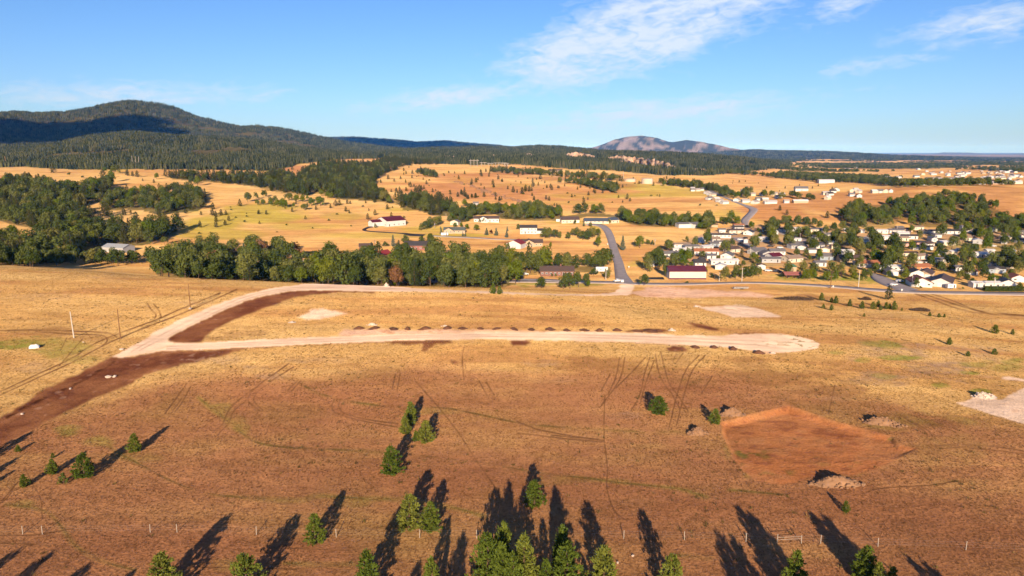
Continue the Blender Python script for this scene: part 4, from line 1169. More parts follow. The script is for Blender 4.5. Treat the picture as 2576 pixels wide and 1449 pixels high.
# scattered pines on the middle and far hillsides: zone, x, base, top
SCAT = [('M', 1137, 478, 448), ('M', 1303, 447, 418), ('M', 1183, 560, 532), ('M', 1225, 556, 530), ('M', 1416, 512, 486), ('M', 1438, 560, 500), ('M', 1462, 548, 492), ('M', 1478, 535, 497), ('M', 1350, 548, 512), ('M', 1310, 568, 535), ('M', 1290, 570, 540), ('M', 1572, 558, 522), ('M', 1598, 548, 528), ('M', 1720, 576, 540), ('M', 1785, 596, 552), ('M', 1812, 570, 532), ('M', 1835, 588, 545), ('M', 1852, 600, 556), ('M', 1870, 612, 575), ('M', 1902, 603, 568), ('M', 1933, 603, 562), ('M', 2135, 628, 592), ('M', 2085, 515, 486), ('M', 1893, 495, 468), ('M', 1707, 396, 375), ('M', 1757, 400, 380), ('M', 1978, 385, 362), ('M', 2156, 470, 442), ('M', 1330, 378, 350), ('M', 1373, 352, 336), ('M', 393, 368, 335), ('M', 545, 376, 350), ('M', 408, 420, 392), ('M', 345, 412, 380),
 ('M', 1010, 650, 625), ('M', 1192, 700, 656), ('M', 1085, 645, 605), ('M', 1205, 648, 600), ('M', 1235, 690, 672), ('M', 843, 720, 676), ('M', 872, 735, 704), ('M', 715, 692, 655), ('M', 758, 672, 620), ('M', 790, 668, 618), ('M', 855, 655, 617), ('M', 880, 655, 625), ('M', 593, 705, 670), ('M', 113, 738, 702), ('M', 175, 745, 705),
 ('N', 302, 518, 485), ('N', 372, 470, 442), ('N', 420, 532, 502), ('N', 465, 560, 505), ('N', 498, 562, 530), ('N', 540, 570, 512), ('N', 570, 545, 492), ('N', 600, 552, 500), ('N', 622, 548, 515), ('N', 625, 590, 560), ('N', 640, 625, 585), ('N', 640, 502, 473), ('N', 742, 618, 580), ('N', 767, 628, 590), ('N', 780, 520, 483), ('N', 790, 538, 500), ('N', 748, 522, 492), ('N', 850, 525, 500), ('N', 898, 508, 485), ('N', 958, 600, 568), ('N', 1005, 535, 508), ('N', 1093, 620, 596), ('N', 1098, 584, 548), ('N', 1155, 568, 536), ('N', 1385, 518, 490), ('N', 1447, 634, 602), ('N', 1385, 645, 622), ('N', 1675, 588, 572), ('N', 350, 630, 590), ('N', 318, 620, 588), ('N', 150, 605, 562), ('N', 118, 602, 568), ('N', 85, 615, 575), ('N', 60, 592, 552), ('N', 32, 578, 535), ('N', 112, 496, 470), ('N', 192, 386, 362), ('N', 170, 455, 432), ('N', 812, 672, 645), ('N', 832, 672, 648), ('N', 1052, 668, 640), ('N', 1522, 488, 458), ('N', 1335, 490, 470),
 ('L', 718, 910, 868), ('L', 1400, 910, 868), ('L', 1338, 945, 890), ('L', 1515, 922, 890), ('L', 1605, 880, 826), ('L', 1600, 925, 868), ('L', 1625, 935, 888), ('L', 1667, 925, 875), ('L', 1703, 922, 885), ('L', 1628, 972, 925), ('L', 1724, 965, 925), ('L', 1697, 1000, 955), ('L', 1628, 1015, 965), ('L', 1150, 935, 910), ('L', 1200, 925, 860), ('L', 1945, 915, 885), ('L', 935, 925, 870), ('L', 985, 910, 880), ('L', 790, 935, 820), ('L', 805, 920, 815), ('L', 1808, 855, 800), ('L', 300, 0, 0),
 ('L', 402, 605, 545), ('L', 780, 650, 575), ('L', 1035, 635, 585), ('L', 960, 625, 575), ('L', 1000, 630, 590), ('L', 1300, 640, 598), ('L', 1160, 680, 650), ('L', 1075, 665, 645),
 ('U', 1178, 70, 50), ('U', 1280, 55, 15), ('U', 1375, 45, 15), ('U', 1578, 70, 48), ('U', 1185, 38, 15), ('U', 1705, 145, 105), ('U', 1905, 195, 168), ('U', 1993, 148, 108), ('U', 1455, 135, 110), ('U', 1910, 490, 405), ('U', 2020, 560, 475), ('U', 2415, 150, 110), ('U', 2215, 105, 75), ('U', 2505, 110, 85), ('U', 880, 100, 75), ('U', 910, 110, 70),
 ('H', 175, 390, 318), ('H', 88, 72, 50), ('H', 225, 100, 75)]
for (zn, x, b, t) in SCAT:
    if b == 0:
        continue
    v0 = Zv(zn, x, b); v1 = Zv(zn, x, t)
    tree_at('dark_pine', v0[0], v0[1], v1[1], 1.55, None, 'pines dotted over the middle hills', 380)
# hand-placed trees around the homesteads: kind, zone, x, base, top, width factor
HAND = [('spruce', 'Fh', 803, 340, 245, 1.3), ('spruce', 'Fh', 927, 345, 245, 1.3), ('spruce', 'Fh', 1062, 370, 275, 1.2), ('spruce', 'Fh', 1070, 290, 225, 1.0), ('purple', 'Fh', 868, 330, 268, .8), ('lime', 'Fh', 672, 285, 200, 1.0), ('lime', 'Fh', 548, 268, 192, .8), ('lime', 'Fh', 395, 240, 175, 1.0), ('lime', 'Fh', 475, 240, 180, .9), ('spruce', 'Fh', 215, 330, 245, 1.1), ('spruce', 'Fh', 495, 355, 300, 1.3), ('oak', 'Fh', 1210, 265, 200, .85), ('spruce', 'Fh', 205, 262, 222, 1.1), ('spruce', 'Fh', 527, 355, 305, 1.3),
 ('oak', 'Fh', 1560, 380, 250, .85), ('oak', 'Fh', 1620, 385, 245, .75), ('oak', 'Fh', 1690, 380, 260, .7), ('oak', 'Fh', 1740, 385, 290, .6), ('oak', 'Fh', 1865, 395, 300, .75), ('oak', 'Fh', 1915, 350, 255, .9), ('oak', 'Fh', 1980, 360, 250, .8), ('oak', 'Fh', 2050, 405, 280, .85), ('oak', 'Fh', 2120, 405, 270, .85), ('oak', 'Fh', 2170, 380, 235, .75), ('oak', 'Fh', 2240, 360, 250, .6), ('lime', 'Fh', 2245, 495, 350, .62), ('lime', 'Fh', 1630, 500, 430, .6), ('bush', 'Fh', 1080, 530, 440, .55), ('bush', 'Fh', 1050, 475, 435, .8),
 ('oak', 'Fh', 20, 270, 150, .75), ('oak', 'Fh', 70, 245, 115, .8), ('oak', 'Fh', 130, 225, 95, .85), ('oak', 'Fh', 180, 205, 90, .7), ('oak', 'Fh', -40, 280, 190, .8), ('oak', 'Fh', 320, 170, 85, .9), ('oak', 'Fh', 390, 170, 90, .9), ('oak', 'Fh', 480, 160, 80, .9), ('oak', 'Fh', 550, 165, 110, .9), ('oak', 'Fh', 1950, 195, 145, .9), ('spruce', 'Fh', 2060, 225, 170, 1.4), ('oak', 'Fh', 2140, 230, 175, .9), ('oak', 'Fh', 2390, 190, 135, .8), ('bush', 'Fh', 765, 178, 122, .6), ('bush', 'Fh', 712, 178, 128, .6),
 ('spruce', 'Fh', 1415, 790, 610, .85), ('oak', 'Fh', 1480, 850, 680, .85), ('oak', 'Fh', 1510, 1050, 870, .82), ('oak', 'Fh', 1800, 1040, 850, .72), ('oak', 'Fh', 1880, 1030, 830, .75), ('oak', 'Fh', 1990, 1010, 820, .78), ('oak', 'Fh', 2080, 990, 830, .62), ('lime', 'Fh', 2120, 1010, 930, .8), ('bush', 'Fh', 2190, 860, 770, .9), ('oak', 'Fh', 2370, 905, 790, .75), ('bush', 'Fh', 1650, 880, 838, .55), ('bush', 'Fh', 1697, 880, 838, .55), ('lime', 'Fh', 2240, 720, 600, .6),
 ('spruce', 'N', 1385, 1045, 920, .85), ('lime', 'N', 1528, 1025, 920, .85), ('bush', 'N', 1600, 1000, 955, .8), ('bush', 'N', 1637, 1000, 960, .7), ('oak', 'N', 1565, 1340, 1240, .8),
 ('spruce', 'G', 678, 735, 500, .9), ('dark_pine', 'G', 785, 735, 600, .9), ('dark_pine', 'G', 258, 800, 640, 1.0), ('oak', 'G', 940, 700, 510, .8), ('oak', 'G', 1245, 720, 520, .65), ('oak', 'G', 1390, 760, 490, .7), ('lime', 'G', 1280, 800, 690, .85), ('oak', 'G', 1440, 800, 710, .9), ('bush', 'G', 1545, 760, 670, .8), ('bush', 'G', 330, 370, 280, .6), ('bush', 'G', 400, 760, 690, .9), ('bush', 'G', 520, 740, 640, .9), ('dark_pine', 'G', 850, 290, 235, 1.2), ('oak', 'G', 55, 850, 760, .9), ('oak', 'G', 920, 800, 640, .75), ('oak', 'G', 1130, 790, 700, .8), ('spruce', 'G', 800, 780, 690, 1.3),
 ('lime', 'M', 80, 1260, 1070, .8), ('lime', 'M', 150, 1245, 1120, .7), ('oak', 'M', 1110, 1310, 1190, .85), ('spruce', 'L', 1840, 1240, 1130, .9), ('lime', 'L', 270, 1275, 1230, .9), ('lime', 'L', 1565, 1215, 1130, .75), ('lime', 'L', 1270, 1210, 1140, .9), ('lime', 'L', 1900, 1365, 1205, .6), ('oak', 'L', 1130, 1140, 1030, .8), ('oak', 'L', 1240, 1145, 1080, .7), ('lime', 'L', 110, 1110, 1000, .75),
 ('rust', 'Fh', 770, 720, 590, .85), ('rust', 'Fh', 1210, 720, 590, .75), ('rust', 'Fh', 2250, 740, 610, .85), ('rust', 'Fh', 172, 740, 685, .8), ('rust', 'G', 1545, 1110, 1030, .9), ('lime', 'Fh', 500, 860, 770, .8), ('rust', 'L', 322, 830, 765, .8),
 ('lime', 'M', 310, 685, 610, .9), ('lime', 'M', 270, 680, 615, .9), ('lime', 'M', 335, 690, 620, .8), ('lime', 'M', 430, 640, 575, .9), ('lime', 'M', 480, 640, 580, .9), ('lime', 'M', 555, 675, 600, .9), ('lime', 'M', 630, 675, 590, .9), ('lime', 'M', 640, 590, 530, .9), ('lime', 'M', 690, 610, 550, .8), ('lime', 'M', 725, 612, 555, .7), ('lime', 'M', 150, 665, 615, 1.0), ('lime', 'M', 100, 665, 620, 1.0), ('oak', 'M', 500, 710, 650, .9), ('lime', 'M', 405, 685, 645, .8), ('oak', 'M', 365, 630, 560, .9), ('lime', 'M', 520, 620, 585, .9), ('oak', 'M', 20, 640, 560, .9), ('oak', 'M', 90, 615, 560, .8), ('oak', 'M', 150, 600, 540, .9), ('lime', 'M', 1210, 655, 590, .8), ('oak', 'M', 210, 660, 600, .9), ('lime', 'M', 215, 675, 620, .8), ('oak', 'M', 250, 640, 590, .9), ('oak', 'M', 600, 640, 595, .8),
 ('oak', 'N', 690, 720, 650, .9), ('oak', 'N', 740, 720, 660, .8), ('lime', 'N', 60, 680, 615, .9), ('lime', 'N', 230, 672, 632, .9), ('lime', 'L', 1180, 650, 605, .9), ('lime', 'L', 790, 600, 560, .9), ('lime', 'L', 845, 670, 590, .8), ('lime', 'L', 1490, 700, 630, .9), ('oak', 'L', 1440, 690, 630, .9), ('bush', 'L', 520, 622, 600, 1.2), ('bush', 'L', 620, 642, 625, 1.3), ('oak', 'L', 860, 610, 540, 1.0),
 ('lime', 'A', 650, 870, 650, .9), ('oak', 'A', 480, 860, 720, .8), ('lime', 'A', 800, 890, 760, .8), ('tall', 'A', 295, 1060, 740, .55), ('tall', 'A', 370, 580, 330, .9), ('oak', 'A', 130, 690, 480, .8), ('oak', 'A', 30, 800, 570, .75), ('spruce', 'A', 235, 690, 500, .8), ('oak', 'A', 710, 390, 280, .7), ('oak', 'A', 880, 480, 290, .7), ('tall', 'A', 1110, 470, 120, .55), ('dark_pine', 'A', 820, 690, 460, .7), ('oak', 'A', 1000, 700, 550, .8), ('oak', 'A', 1430, 600, 340, .8), ('oak', 'A', 1600, 480, 320, .8), ('oak', 'A', 1310, 710, 640, 1.2), ('dark_pine', 'A', 1770, 680, 500, 1.1), ('oak', 'A', 1640, 740, 670, 1.0), ('tall', 'A', 2030, 560, 240, .8), ('lime', 'A', 2130, 320, 210, .9), ('lime', 'A', 2000, 780, 580, .95), ('oak', 'A', 2080, 830, 700, .9), ('oak', 'A', 1790, 860, 740, .8),
 ('oak', 'A', 1470, 1150, 870, .75), ('oak', 'A', 1650, 1120, 830, .72), ('oak', 'A', 1820, 1100, 850, .75), ('oak', 'A', 1980, 1080, 830, .75), ('oak', 'A', 2110, 1060, 850, .7), ('lime', 'A', 1060, 1060, 880, .6), ('bush', 'A', 1200, 1080, 1000, 1.0), ('oak', 'A', 2400, 430, 240, .8), ('oak', 'A', 1340, 290, 215, .9), ('oak', 'A', 1950, 100, 0, .7), ('oak', 'A', 2100, 190, 110, .9), ('spruce', 'A', 2300, 190, 100, .9), ('bush', 'A', 715, 1195, 1165, 1.2),
 ('tall', 'B', 100, 460, 230, .9), ('tall', 'B', 340, 460, 240, .85), ('oak', 'B', 520, 660, 510, .9), ('oak', 'B', 690, 670, 520, .8), ('oak', 'B', 800, 560, 380, .8), ('lime', 'B', 960, 760, 520, .6), ('oak', 'B', 1330, 740, 490, .7), ('oak', 'B', 1350, 480, 210, .8), ('oak', 'B', 1620, 460, 300, .8), ('dark_pine', 'B', 1740, 640, 480, 1.3), ('oak', 'B', 1650, 290, 100, .8), ('lime', 'B', 2010, 590, 450, .8), ('tall', 'B', 2120, 560, 240, .75), ('tall', 'B', 2380, 560, 220, .75), ('lime', 'B', 2330, 850, 480, .75), ('lime', 'B', 2480, 800, 520, .7), ('oak', 'B', 1930, 230, 80, .9), ('oak', 'B', 1260, 120, 30, .9), ('lime', 'B', 850, 290, 170, .8), ('spruce', 'B', 740, 310, 180, 1.0), ('oak', 'B', 350, 1040, 780, .75), ('oak', 'B', 640, 1000, 760, .75), ('oak', 'B', 850, 1000, 780, .75), ('oak', 'B', 1200, 1050, 770, .75), ('oak', 'B', 1390, 1050, 800, .75), ('oak', 'B', 1600, 1080, 840, .75), ('oak', 'B', 1900, 1080, 900, .7), ('dark_pine', 'B', 2040, 1000, 800, .8), ('oak', 'B', 2180, 1000, 880, .9), ('oak', 'B', 2290, 1080, 930, .7), ('oak', 'B', 2020, 760, 590, .8), ('oak', 'B', 1860, 780, 640, .8), ('oak', 'B', 770, 750, 640, .8), ('oak', 'B', 1050, 330, 230, .8), ('dark_pine', 'B', 1085, 500, 320, .7),
 ('lime', 'B', 670, 1130, 930, .55), ('lime', 'B', 735, 1130, 920, .55), ('lime', 'B', 800, 1130, 900, .55), ('lime', 'B', 865, 1135, 930, .55), ('lime', 'B', 1075, 1150, 960, .6), ('lime', 'B', 1135, 1155, 950, .55), ('lime', 'B', 1205, 1160, 1000, .55), ('lime', 'B', 1275, 1160, 960, .6), ('lime', 'B', 1640, 1140, 950, .7), ('oak', 'B', 1810, 1140, 920, .6),
 ('lime', 'C', 240, 1140, 900, .75), ('tall', 'C', 100, 820, 500, .8), ('oak', 'C', 350, 840, 670, .75), ('lime', 'C', 380, 570, 360, .8), ('oak', 'C', 560, 690, 540, .8), ('oak', 'C', 900, 950, 760, .85), ('oak', 'C', 1120, 960, 810, .85), ('oak', 'C', 1300, 1130, 930, .9), ('oak', 'C', 1450, 1150, 1000, .8), ('oak', 'C', 1560, 1230, 1080, .7), ('oak', 'C', 1750, 1080, 880, .8), ('lime', 'C', 1920, 1240, 990, .85), ('oak', 'C', 2150, 1160, 980, .8), ('tall', 'C', 1360, 780, 560, .8), ('lime', 'C', 1360, 420, 130, .6), ('tall', 'C', 1150, 520, 250, .9), ('tall', 'C', 1600, 620, 400, .9), ('lime', 'C', 1820, 560, 290, .8), ('oak', 'C', 980, 700, 590, .9), ('lime', 'C', 1580, 860, 700, .8), ('oak', 'C', 1800, 830, 700, .8), ('oak', 'C', 2150, 800, 450, .85), ('oak', 'C', 2380, 960, 640, .8), ('oak', 'C', 2520, 900, 560, .8), ('oak', 'C', 2250, 700, 500, .9), ('oak', 'C', 2450, 560, 380, .9), ('lime', 'C', 2150, 380, 250, .9), ('oak', 'C', 520, 320, 160, .8), ('oak', 'C', 740, 330, 240, .9), ('oak', 'C', 450, 1280, 1080, .55), ('bush', 'C', 545, 1295, 1240, 1.0), ('oak', 'C', 2480, 1320, 1170, .7), ('bush', 'C', 1220, 1285, 1235, .8), ('bush', 'C', 1365, 1310, 1260, .8), ('oak', 'C', 70, 330, 200, .9), ('oak', 'C', 160, 560, 430, .8), ('oak', 'C', 2300, 1050, 900, .9)]
for (kd, zn, x, b, t, w) in HAND:
    v0 = Zv(zn, x, b); v1 = Zv(zn, x, t)
    X, Y, Z = pix(v0[0], v0[1], 370)
    tt = math.tan(PITCH + math.atan((v1[1] - CY) / F))
    h = min(26.0, max(1.5, CAMZ - Y * tt - Z))
    place_tree(kd, X, Y, Z, h, w * 1.05, None, 'trees among the homes')


# woods: candidates spread through outlines, kept apart
def scatter(poly, spacing, mix, hrange, ylim, wf=1.0, thin=0.0, seed=1, avoid=(), dens=None):
    rg = random.Random(seed)
    xs = [p[0] for p in poly]; ys = [p[1] for p in poly]
    y0, y1 = ylim
    cells = {}
    out = 0
    ql, qh = (min(xs) - CX) / F, (max(xs) - CX) / F
    # jittered rows in depth
    pts = []
    y = y0
    while y < y1:
        k = CT * y + CAMZ * ST
        x = ql * k
        while x < qh * k:
            pts.append((x + rg.uniform(-.48, .48) * spacing, y + rg.uniform(-.48, .48) * spacing))
            x += spacing
        y += spacing * 0.92
    P = np.array(pts)
    if len(P) == 0:
        return
    Z = H0(P[:, 0], P[:, 1])
    vx, vy = proj(P[:, 0], P[:, 1], Z)
    ok = inpoly(vx, vy, poly)
    if thin:
        ok &= fbm(P[:, 0] / (spacing * 5), P[:, 1] / (spacing * 5), seed + 3, 3) > (thin * 2 - 1) * 0.6
    kinds = [m[0] for m in mix]; ws = [m[1] for m in mix]
    for (x, yv), z, o, a, b in zip(pts, Z, ok, vx, vy):
        if not o:
            continue
        if any(inpoly(np.array([a]), np.array([b]), q)[0] for q in avoid):
            continue
        kd = rg.choices(kinds, ws)[0]
        h = rg.uniform(*hrange) * (1.15 if kd in ('dark_pine', 'tall') else 1.0)
        if kd == 'bush': h *= 0.35
        CAND.append((kd, x, yv, float(z), h, wf * rg.uniform(0.88, 1.12)))


CLEAR = [Zp('M', [(190, 1200), (330, 1140), (530, 1150), (560, 1230), (430, 1260), (300, 1230)]), Zp('G', [(90, 760), (520, 740), (640, 780), (520, 900), (440, 1010), (330, 960), (100, 920)]), Zp('L', [(1640, 1230), (1800, 1230), (1810, 1330), (1650, 1330)]), [(1355, 683), (1545, 683), (1545, 735), (1300, 735), (1300, 706)],
         Zp('L', [(770, 1150), (960, 1150), (960, 1215), (770, 1215)]), Zp('G', [(940, 640), (1290, 640), (1290, 850), (960, 850)])]
scatter(BELT, 10.6, [('oak', 8), ('tall', 2.4), ('lime', 1.8), ('rust', .35), ('dark_pine', .6)], (7, 16), (358, 560), 0.92, seed=11, avoid=CLEAR, thin=0.1)
scatter(LEFTWOOD, 11.0, [('oak', 6), ('dark_pine', 5), ('lime', .7)], (9, 16.5), (430, 1250), 0.92, seed=12, avoid=CLEAR)
scatter(MIDWOOD, 12.5, [('oak', 6), ('dark_pine', 3), ('lime', 1)], (9, 13), (650, 1250), 0.95, seed=13)
scatter(PINEBAND, 11.5, [('dark_pine', 8), ('oak', 2.2)], (10, 15), (700, 2200), 1.0, seed=14)
scatter(CREEK, 8.8, [('oak', 6), ('tall', 2), ('lime', 2)], (5.5, 12), (600, 950), 0.95, seed=15, avoid=[Zp('N', [(860, 745), (1350, 745), (1350, 830), (860, 830)])])
scatter(HILLWOOD, 10.5, [('oak', 6), ('lime', 2.4)], (8, 11.5), (600, 960), 0.85, seed=16, thin=0.30)
TOWN = [(1590, 690), (1640, 645), (1760, 600), (1850, 575), (2000, 575), (2300, 580), (2575, 578), (2700, 600), (2700, 735), (2320, 730), (2310, 715), (2180, 690), (2100, 690), (1900, 685), (1700, 680)]
scatter(TOWN, 17, [('oak', 6), ('tall', 3), ('lime', 2.5)], (6.5, 12), (440, 720), 0.85, seed=41, thin=0.36)
scatter([(950, 440), (1250, 430), (1550, 450), (1900, 480), (1860, 545), (1700, 530), (1400, 515), (1000, 520)], 42, [('dark_pine', 6), ('bush', 4)], (3.5, 7.5), (850, 1700), 1.3, seed=44, thin=0.25)
scatter([(480, 520), (900, 510), (1150, 540), (1100, 580), (800, 590), (450, 600)], 40, [('dark_pine', 3), ('bush', 5)], (2.5, 6), (560, 1000), 1.3, seed=45, thin=0.4)
scatter([(-60, 650), (200, 648), (300, 646), (400, 645), (430, 690), (395, 684), (380, 670), (200, 670), (-60, 676)], 10.5, [('oak', 9), ('lime', .8)], (8, 12), (385, 480), 0.9, seed=43, avoid=CLEAR)
scatter(Zp('N', [(260, 378), (500, 388), (800, 415), (1000, 425), (1200, 440), (1400, 460), (1390, 472), (1200, 458), (900, 430), (500, 410), (270, 392)]), 13, [('oak', 5), ('dark_pine', 3)], (8, 12), (900, 2500), 1.1, seed=21)
scatter(Zp('N', [(840, 478), (1000, 478), (1170, 505), (1300, 515), (1370, 550), (1340, 568), (1240, 560), (1150, 530), (1000, 495)]), 11, [('oak', 5), ('dark_pine', 2)], (8, 12), (800, 2000), 1.0, seed=22)
scatter(Zp('N', [(1650, 480), (1900, 500), (2100, 520), (2174, 540), (2174, 560), (1950, 530), (1750, 500)]), 11, [('oak', 5), ('dark_pine', 2)], (9, 12), (800, 2000), 1.0, seed=23)
scatter(Zp('U', [(0, 80), (200, 80), (500, 110), (800, 120), (900, 150), (1100, 200), (1400, 210), (1600, 240), (1700, 260), (1900, 270), (2200, 300), (2576, 330), (2576, 355), (2350, 345), (2150, 330), (1900, 330), (1700, 300), (1500, 330), (1250, 300), (1100, 320), (1000, 260), (850, 170), (600, 140), (300, 130), (0, 100)]), 17, [('oak', 6), ('lime', 1)], (7, 10), (750, 2000), 0.95, seed=24)
scatter(Zp('U', [(1590, 700), (1750, 660), (2100, 680), (2260, 700), (2500, 710), (2576, 740), (2400, 760), (2100, 735), (1900, 735), (1600, 730)]), 12, [('oak', 6), ('lime', 1)], (7, 10), (600, 900), 0.9, seed=25)
scatter(Zp('U', [(1100, 670), (1300, 640), (1340, 700), (1100, 740), (850, 710), (700, 700), (820, 800), (780, 824), (700, 760)]), 10, [('oak', 6), ('lime', 1)], (7, 11), (600, 900), 0.9, seed=26)
scatter(Zp('P', [(-1500, 330), (-200, 420), (0, 420), (200, 400), (500, 400), (700, 420), (1000, 470), (1100, 500), (900, 525), (700, 500), (400, 480), (150, 470), (0, 470)]), 15, [('oak', 6), ('dark_pine', 2)], (8, 12), (1200, 4500), 1.1, seed=27)
scatter(Zp('P', [(900, 500), (1300, 500), (1700, 490), (2100, 500), (2576, 510), (2576, 530), (2000, 525), (1400, 530), (1000, 540)]), 18, [('oak', 6), ('lime', .6)], (8, 12), (900, 3500), 1.0, seed=28, thin=0.3)
scatter(Zp('M', [(1050, 330), (1180, 290), (1300, 290), (1500, 310), (1700, 320), (1680, 330), (1400, 330), (1290, 350)]), 13, [('dark_pine', 8)], (9, 13), (1200, 3000), 1.0, seed=29)
scatter(Zp('M', [(1440, 400), (1470, 385), (1560, 395), (1620, 420), (1600, 440), (1500, 425)]), 11, [('dark_pine', 5), ('oak', 3)], (7, 10), (900, 2200), 1.0, seed=30)


# thin out the stuff that would stand on a home; then the largest of each kind are trees of their own
def finish_trees():
    spots = HOUSE_SPOTS
    cand = []
    for c in CAND:
        if any(abs(c[1] - hx) < r and abs(c[2] - hy) < r for hx, hy, r in spots if abs(c[2] - hy) < 30):
            continue
        cand.append(c)
    used = {}
    for o in bpy.data.objects:
        if o.parent is None and o.get('category') and o.type == 'EMPTY':
            n = o.name.split('.')[0]
            used[n] = used.get(n, 0) + 1

    def size(c):
        vx, vy = proj(c[1], c[2], c[3] + c[4] * 0.5)
        inframe = 1.0 if -40 < vx < 2615 else 0.2
        return inframe * c[4] / c[2]
    cand.sort(key=size, reverse=True)
    rest = []
    for c in cand:
        n = KINDNAME[c[0]]
        if used.get(n, 0) < 290:
            used[n] = used.get(n, 0) + 1
            place_tree(c[0], c[1], c[2], c[3], c[4], c[5], None, {'pine_tree': 'pines of the valley woods', 'oak_tree': 'oaks of the valley woods', 'shade_tree': 'bright and tall trees of the valley woods', 'spruce_tree': 'spruces', 'bush': 'bushes'}[n])
        else:
            rest.append(c)
    return rest
# ------------------------------------------------------------------ buildings
HOUSE_SPOTS = []
LANDMARKS = []
WHITE = (.66, .645, .61); CREAM = (.72, .62, .46); TAN = (.52, .38, .25); GREY = (.42, .42, .42); PINK = (.62, .34, .28); BRICK = (.22, .11, .085); REDW = (.42, .06, .05); BLUEG = (.30, .36, .42)
RGREY = (.20, .19, .19); RDARK = (.075, .068, .070); RBROWN = (.125, .085, .070); RTERRA = (.42, .17, .085); RMAROON = (.130, .020, .036); RWHITE = (.70, .69, .67); RRED = (.30, .045, .045); RBLUE = (.085, .105, .14); RGREEN = (.12, .14, .12); RTAN = (.34, .25, .18); ROLDRED = (.26, .095, .055)
CNAME = {WHITE: 'white', CREAM: 'cream', TAN: 'tan', GREY: 'grey', PINK: 'pink', BRICK: 'brown brick', REDW: 'red', BLUEG: 'blue-grey'}
RNAME = {RGREY: 'grey', RDARK: 'dark', RBROWN: 'brown', RTERRA: 'terracotta', RMAROON: 'maroon', RWHITE: 'white', RRED: 'red', RBLUE: 'slate-blue', RGREEN: 'grey-green', RTAN: 'tan', ROLDRED: 'rusty red'}


def prismx(mb, outline, x0, x1):
    """outline in y,z (counter-clockwise seen from -x) pulled along x"""
    i = len(mb.v); n = len(outline)
    mb.v += [(x0, p[0], p[1]) for p in outline] + [(x1, p[0], p[1]) for p in outline]
    mb.f.append(tuple(i + k for k in reversed(range(n)))); mb.m.append(0)
    mb.f.append(tuple(i + n + k for k in range(n))); mb.m.append(0)
    for k in range(n):
        mb.f.append((i + k, i + (k + 1) % n, i + n + (k + 1) % n, i + n + k)); mb.m.append(0)


def body_mesh(L, W, hw, hr, sink=0.6):
    mb = MB()
    prismx(mb, [(-W / 2, -sink), (W / 2, -sink), (W / 2, hw), (0, hw + hr), (-W / 2, hw)], -L / 2, L / 2)
    return mb.mesh('wall', M_WALL)


def roof_mesh(L, W, hw, hr, o=0.45, th=0.22):
    mb = MB(); s = hr / (W / 2) * o; e = 0.02
    prismx(mb, [(-W / 2 - o, hw - s + e), (0, hw + hr + e), (W / 2 + o, hw - s + e), (W / 2 + o, hw - s + e + th), (0, hw + hr + e + th), (-W / 2 - o, hw - s + e + th)], -L / 2 - o, L / 2 + o)
    return mb.mesh('roof', M_ROOF)


_WIN = {}


def win_mesh(w, h, kind):
    k = (round(w, 2), round(h, 2), kind)
    if k not in _WIN:
        mb = MB()
        if kind == 'window':
            t = 0.09
            mb.box(-w / 2, w / 2, -0.06, 0.02, 0, t, 0); mb.box(-w / 2, w / 2, -0.06, 0.02, h - t, h, 0)
            mb.box(-w / 2, -w / 2 + t, -0.06, 0.02, t, h - t, 0); mb.box(w / 2 - t, w / 2, -0.06, 0.02, t, h - t, 0)
            mb.box(-0.03, 0.03, -0.05, 0.02, t, h - t, 0)
            mb.box(-w / 2 + t, w / 2 - t, -0.025, 0.015, t, h - t, 1)
        elif kind == 'door':
            mb.box(-w / 2, w / 2, -0.05, 0.02, 0, h, 1); mb.box(-w / 2 - .08, -w / 2, -0.07, 0.02, 0, h + .08, 0); mb.box(w / 2, w / 2 + .08, -0.07, 0.02, 0, h + .08, 0); mb.box(-w / 2, w / 2, -0.07, 0.02, h, h + .08, 0)
        else:
            for r in range(4):
                mb.box(-w / 2, w / 2, -0.05, 0.02, r * h / 4 + 0.015, (r + 1) * h / 4 - 0.015, 0)
            mb.box(-w / 2, w / 2, -0.02, 0.01, 0, h, 1)
        _WIN[k] = mb.mesh(kind, [M_FRAME, M_GLASS if kind == 'window' else M_DARK])
    return _WIN[k]


def face_things(root, L, W, hw, yaw, rg, garage=False, dens=3.4, second=False):
    """windows and doors on the sides that can be seen"""
    sides = []
    if math.cos(yaw) > 0.25: sides.append(('front', L, (0, -W / 2), 0.0))
    if math.sin(yaw) > 0.3: sides.append(('end', W, (-L / 2, 0), -math.pi / 2))
    if math.sin(yaw) < -0.3: sides.append(('end', W, (L / 2, 0), math.pi / 2))
    for nm, ln, (cx, cy), rz in sides:
        n = max(1, int(ln / dens))
        slots = [(-ln / 2 + ln * (k + .5) / n) for k in range(n)]
        door = rg.randrange(n) if nm == 'front' else -1
        for k, sx in enumerate(slots):
            dx, dy = math.cos(rz) * sx, math.sin(rz) * sx
            if garage and ((nm == 'end' and k == n // 2) or (nm == 'front' and k == n - 1 and len(sides) == 1)):
                o = mobj('garage_door', win_mesh(3.0, 2.2, 'garage_door'), root, (cx + dx, cy + dy, 0.05))
            elif k == door:
                o = mobj('door', win_mesh(0.95, 2.05, 'door'), root, (cx + dx, cy + dy, 0.1))
            else:
                o = mobj('window', win_mesh(rg.choice((1.2, 1.5)), 1.1, 'window'), root, (cx + dx, cy + dy, 0.95))
            o.rotation_euler = (0, 0, rz)
            if second and k != door:
                o = mobj('window', win_mesh(1.3, 1.1, 'window'), root, (cx + dx, cy + dy, 3.6)); o.rotation_euler = (0, 0, rz)


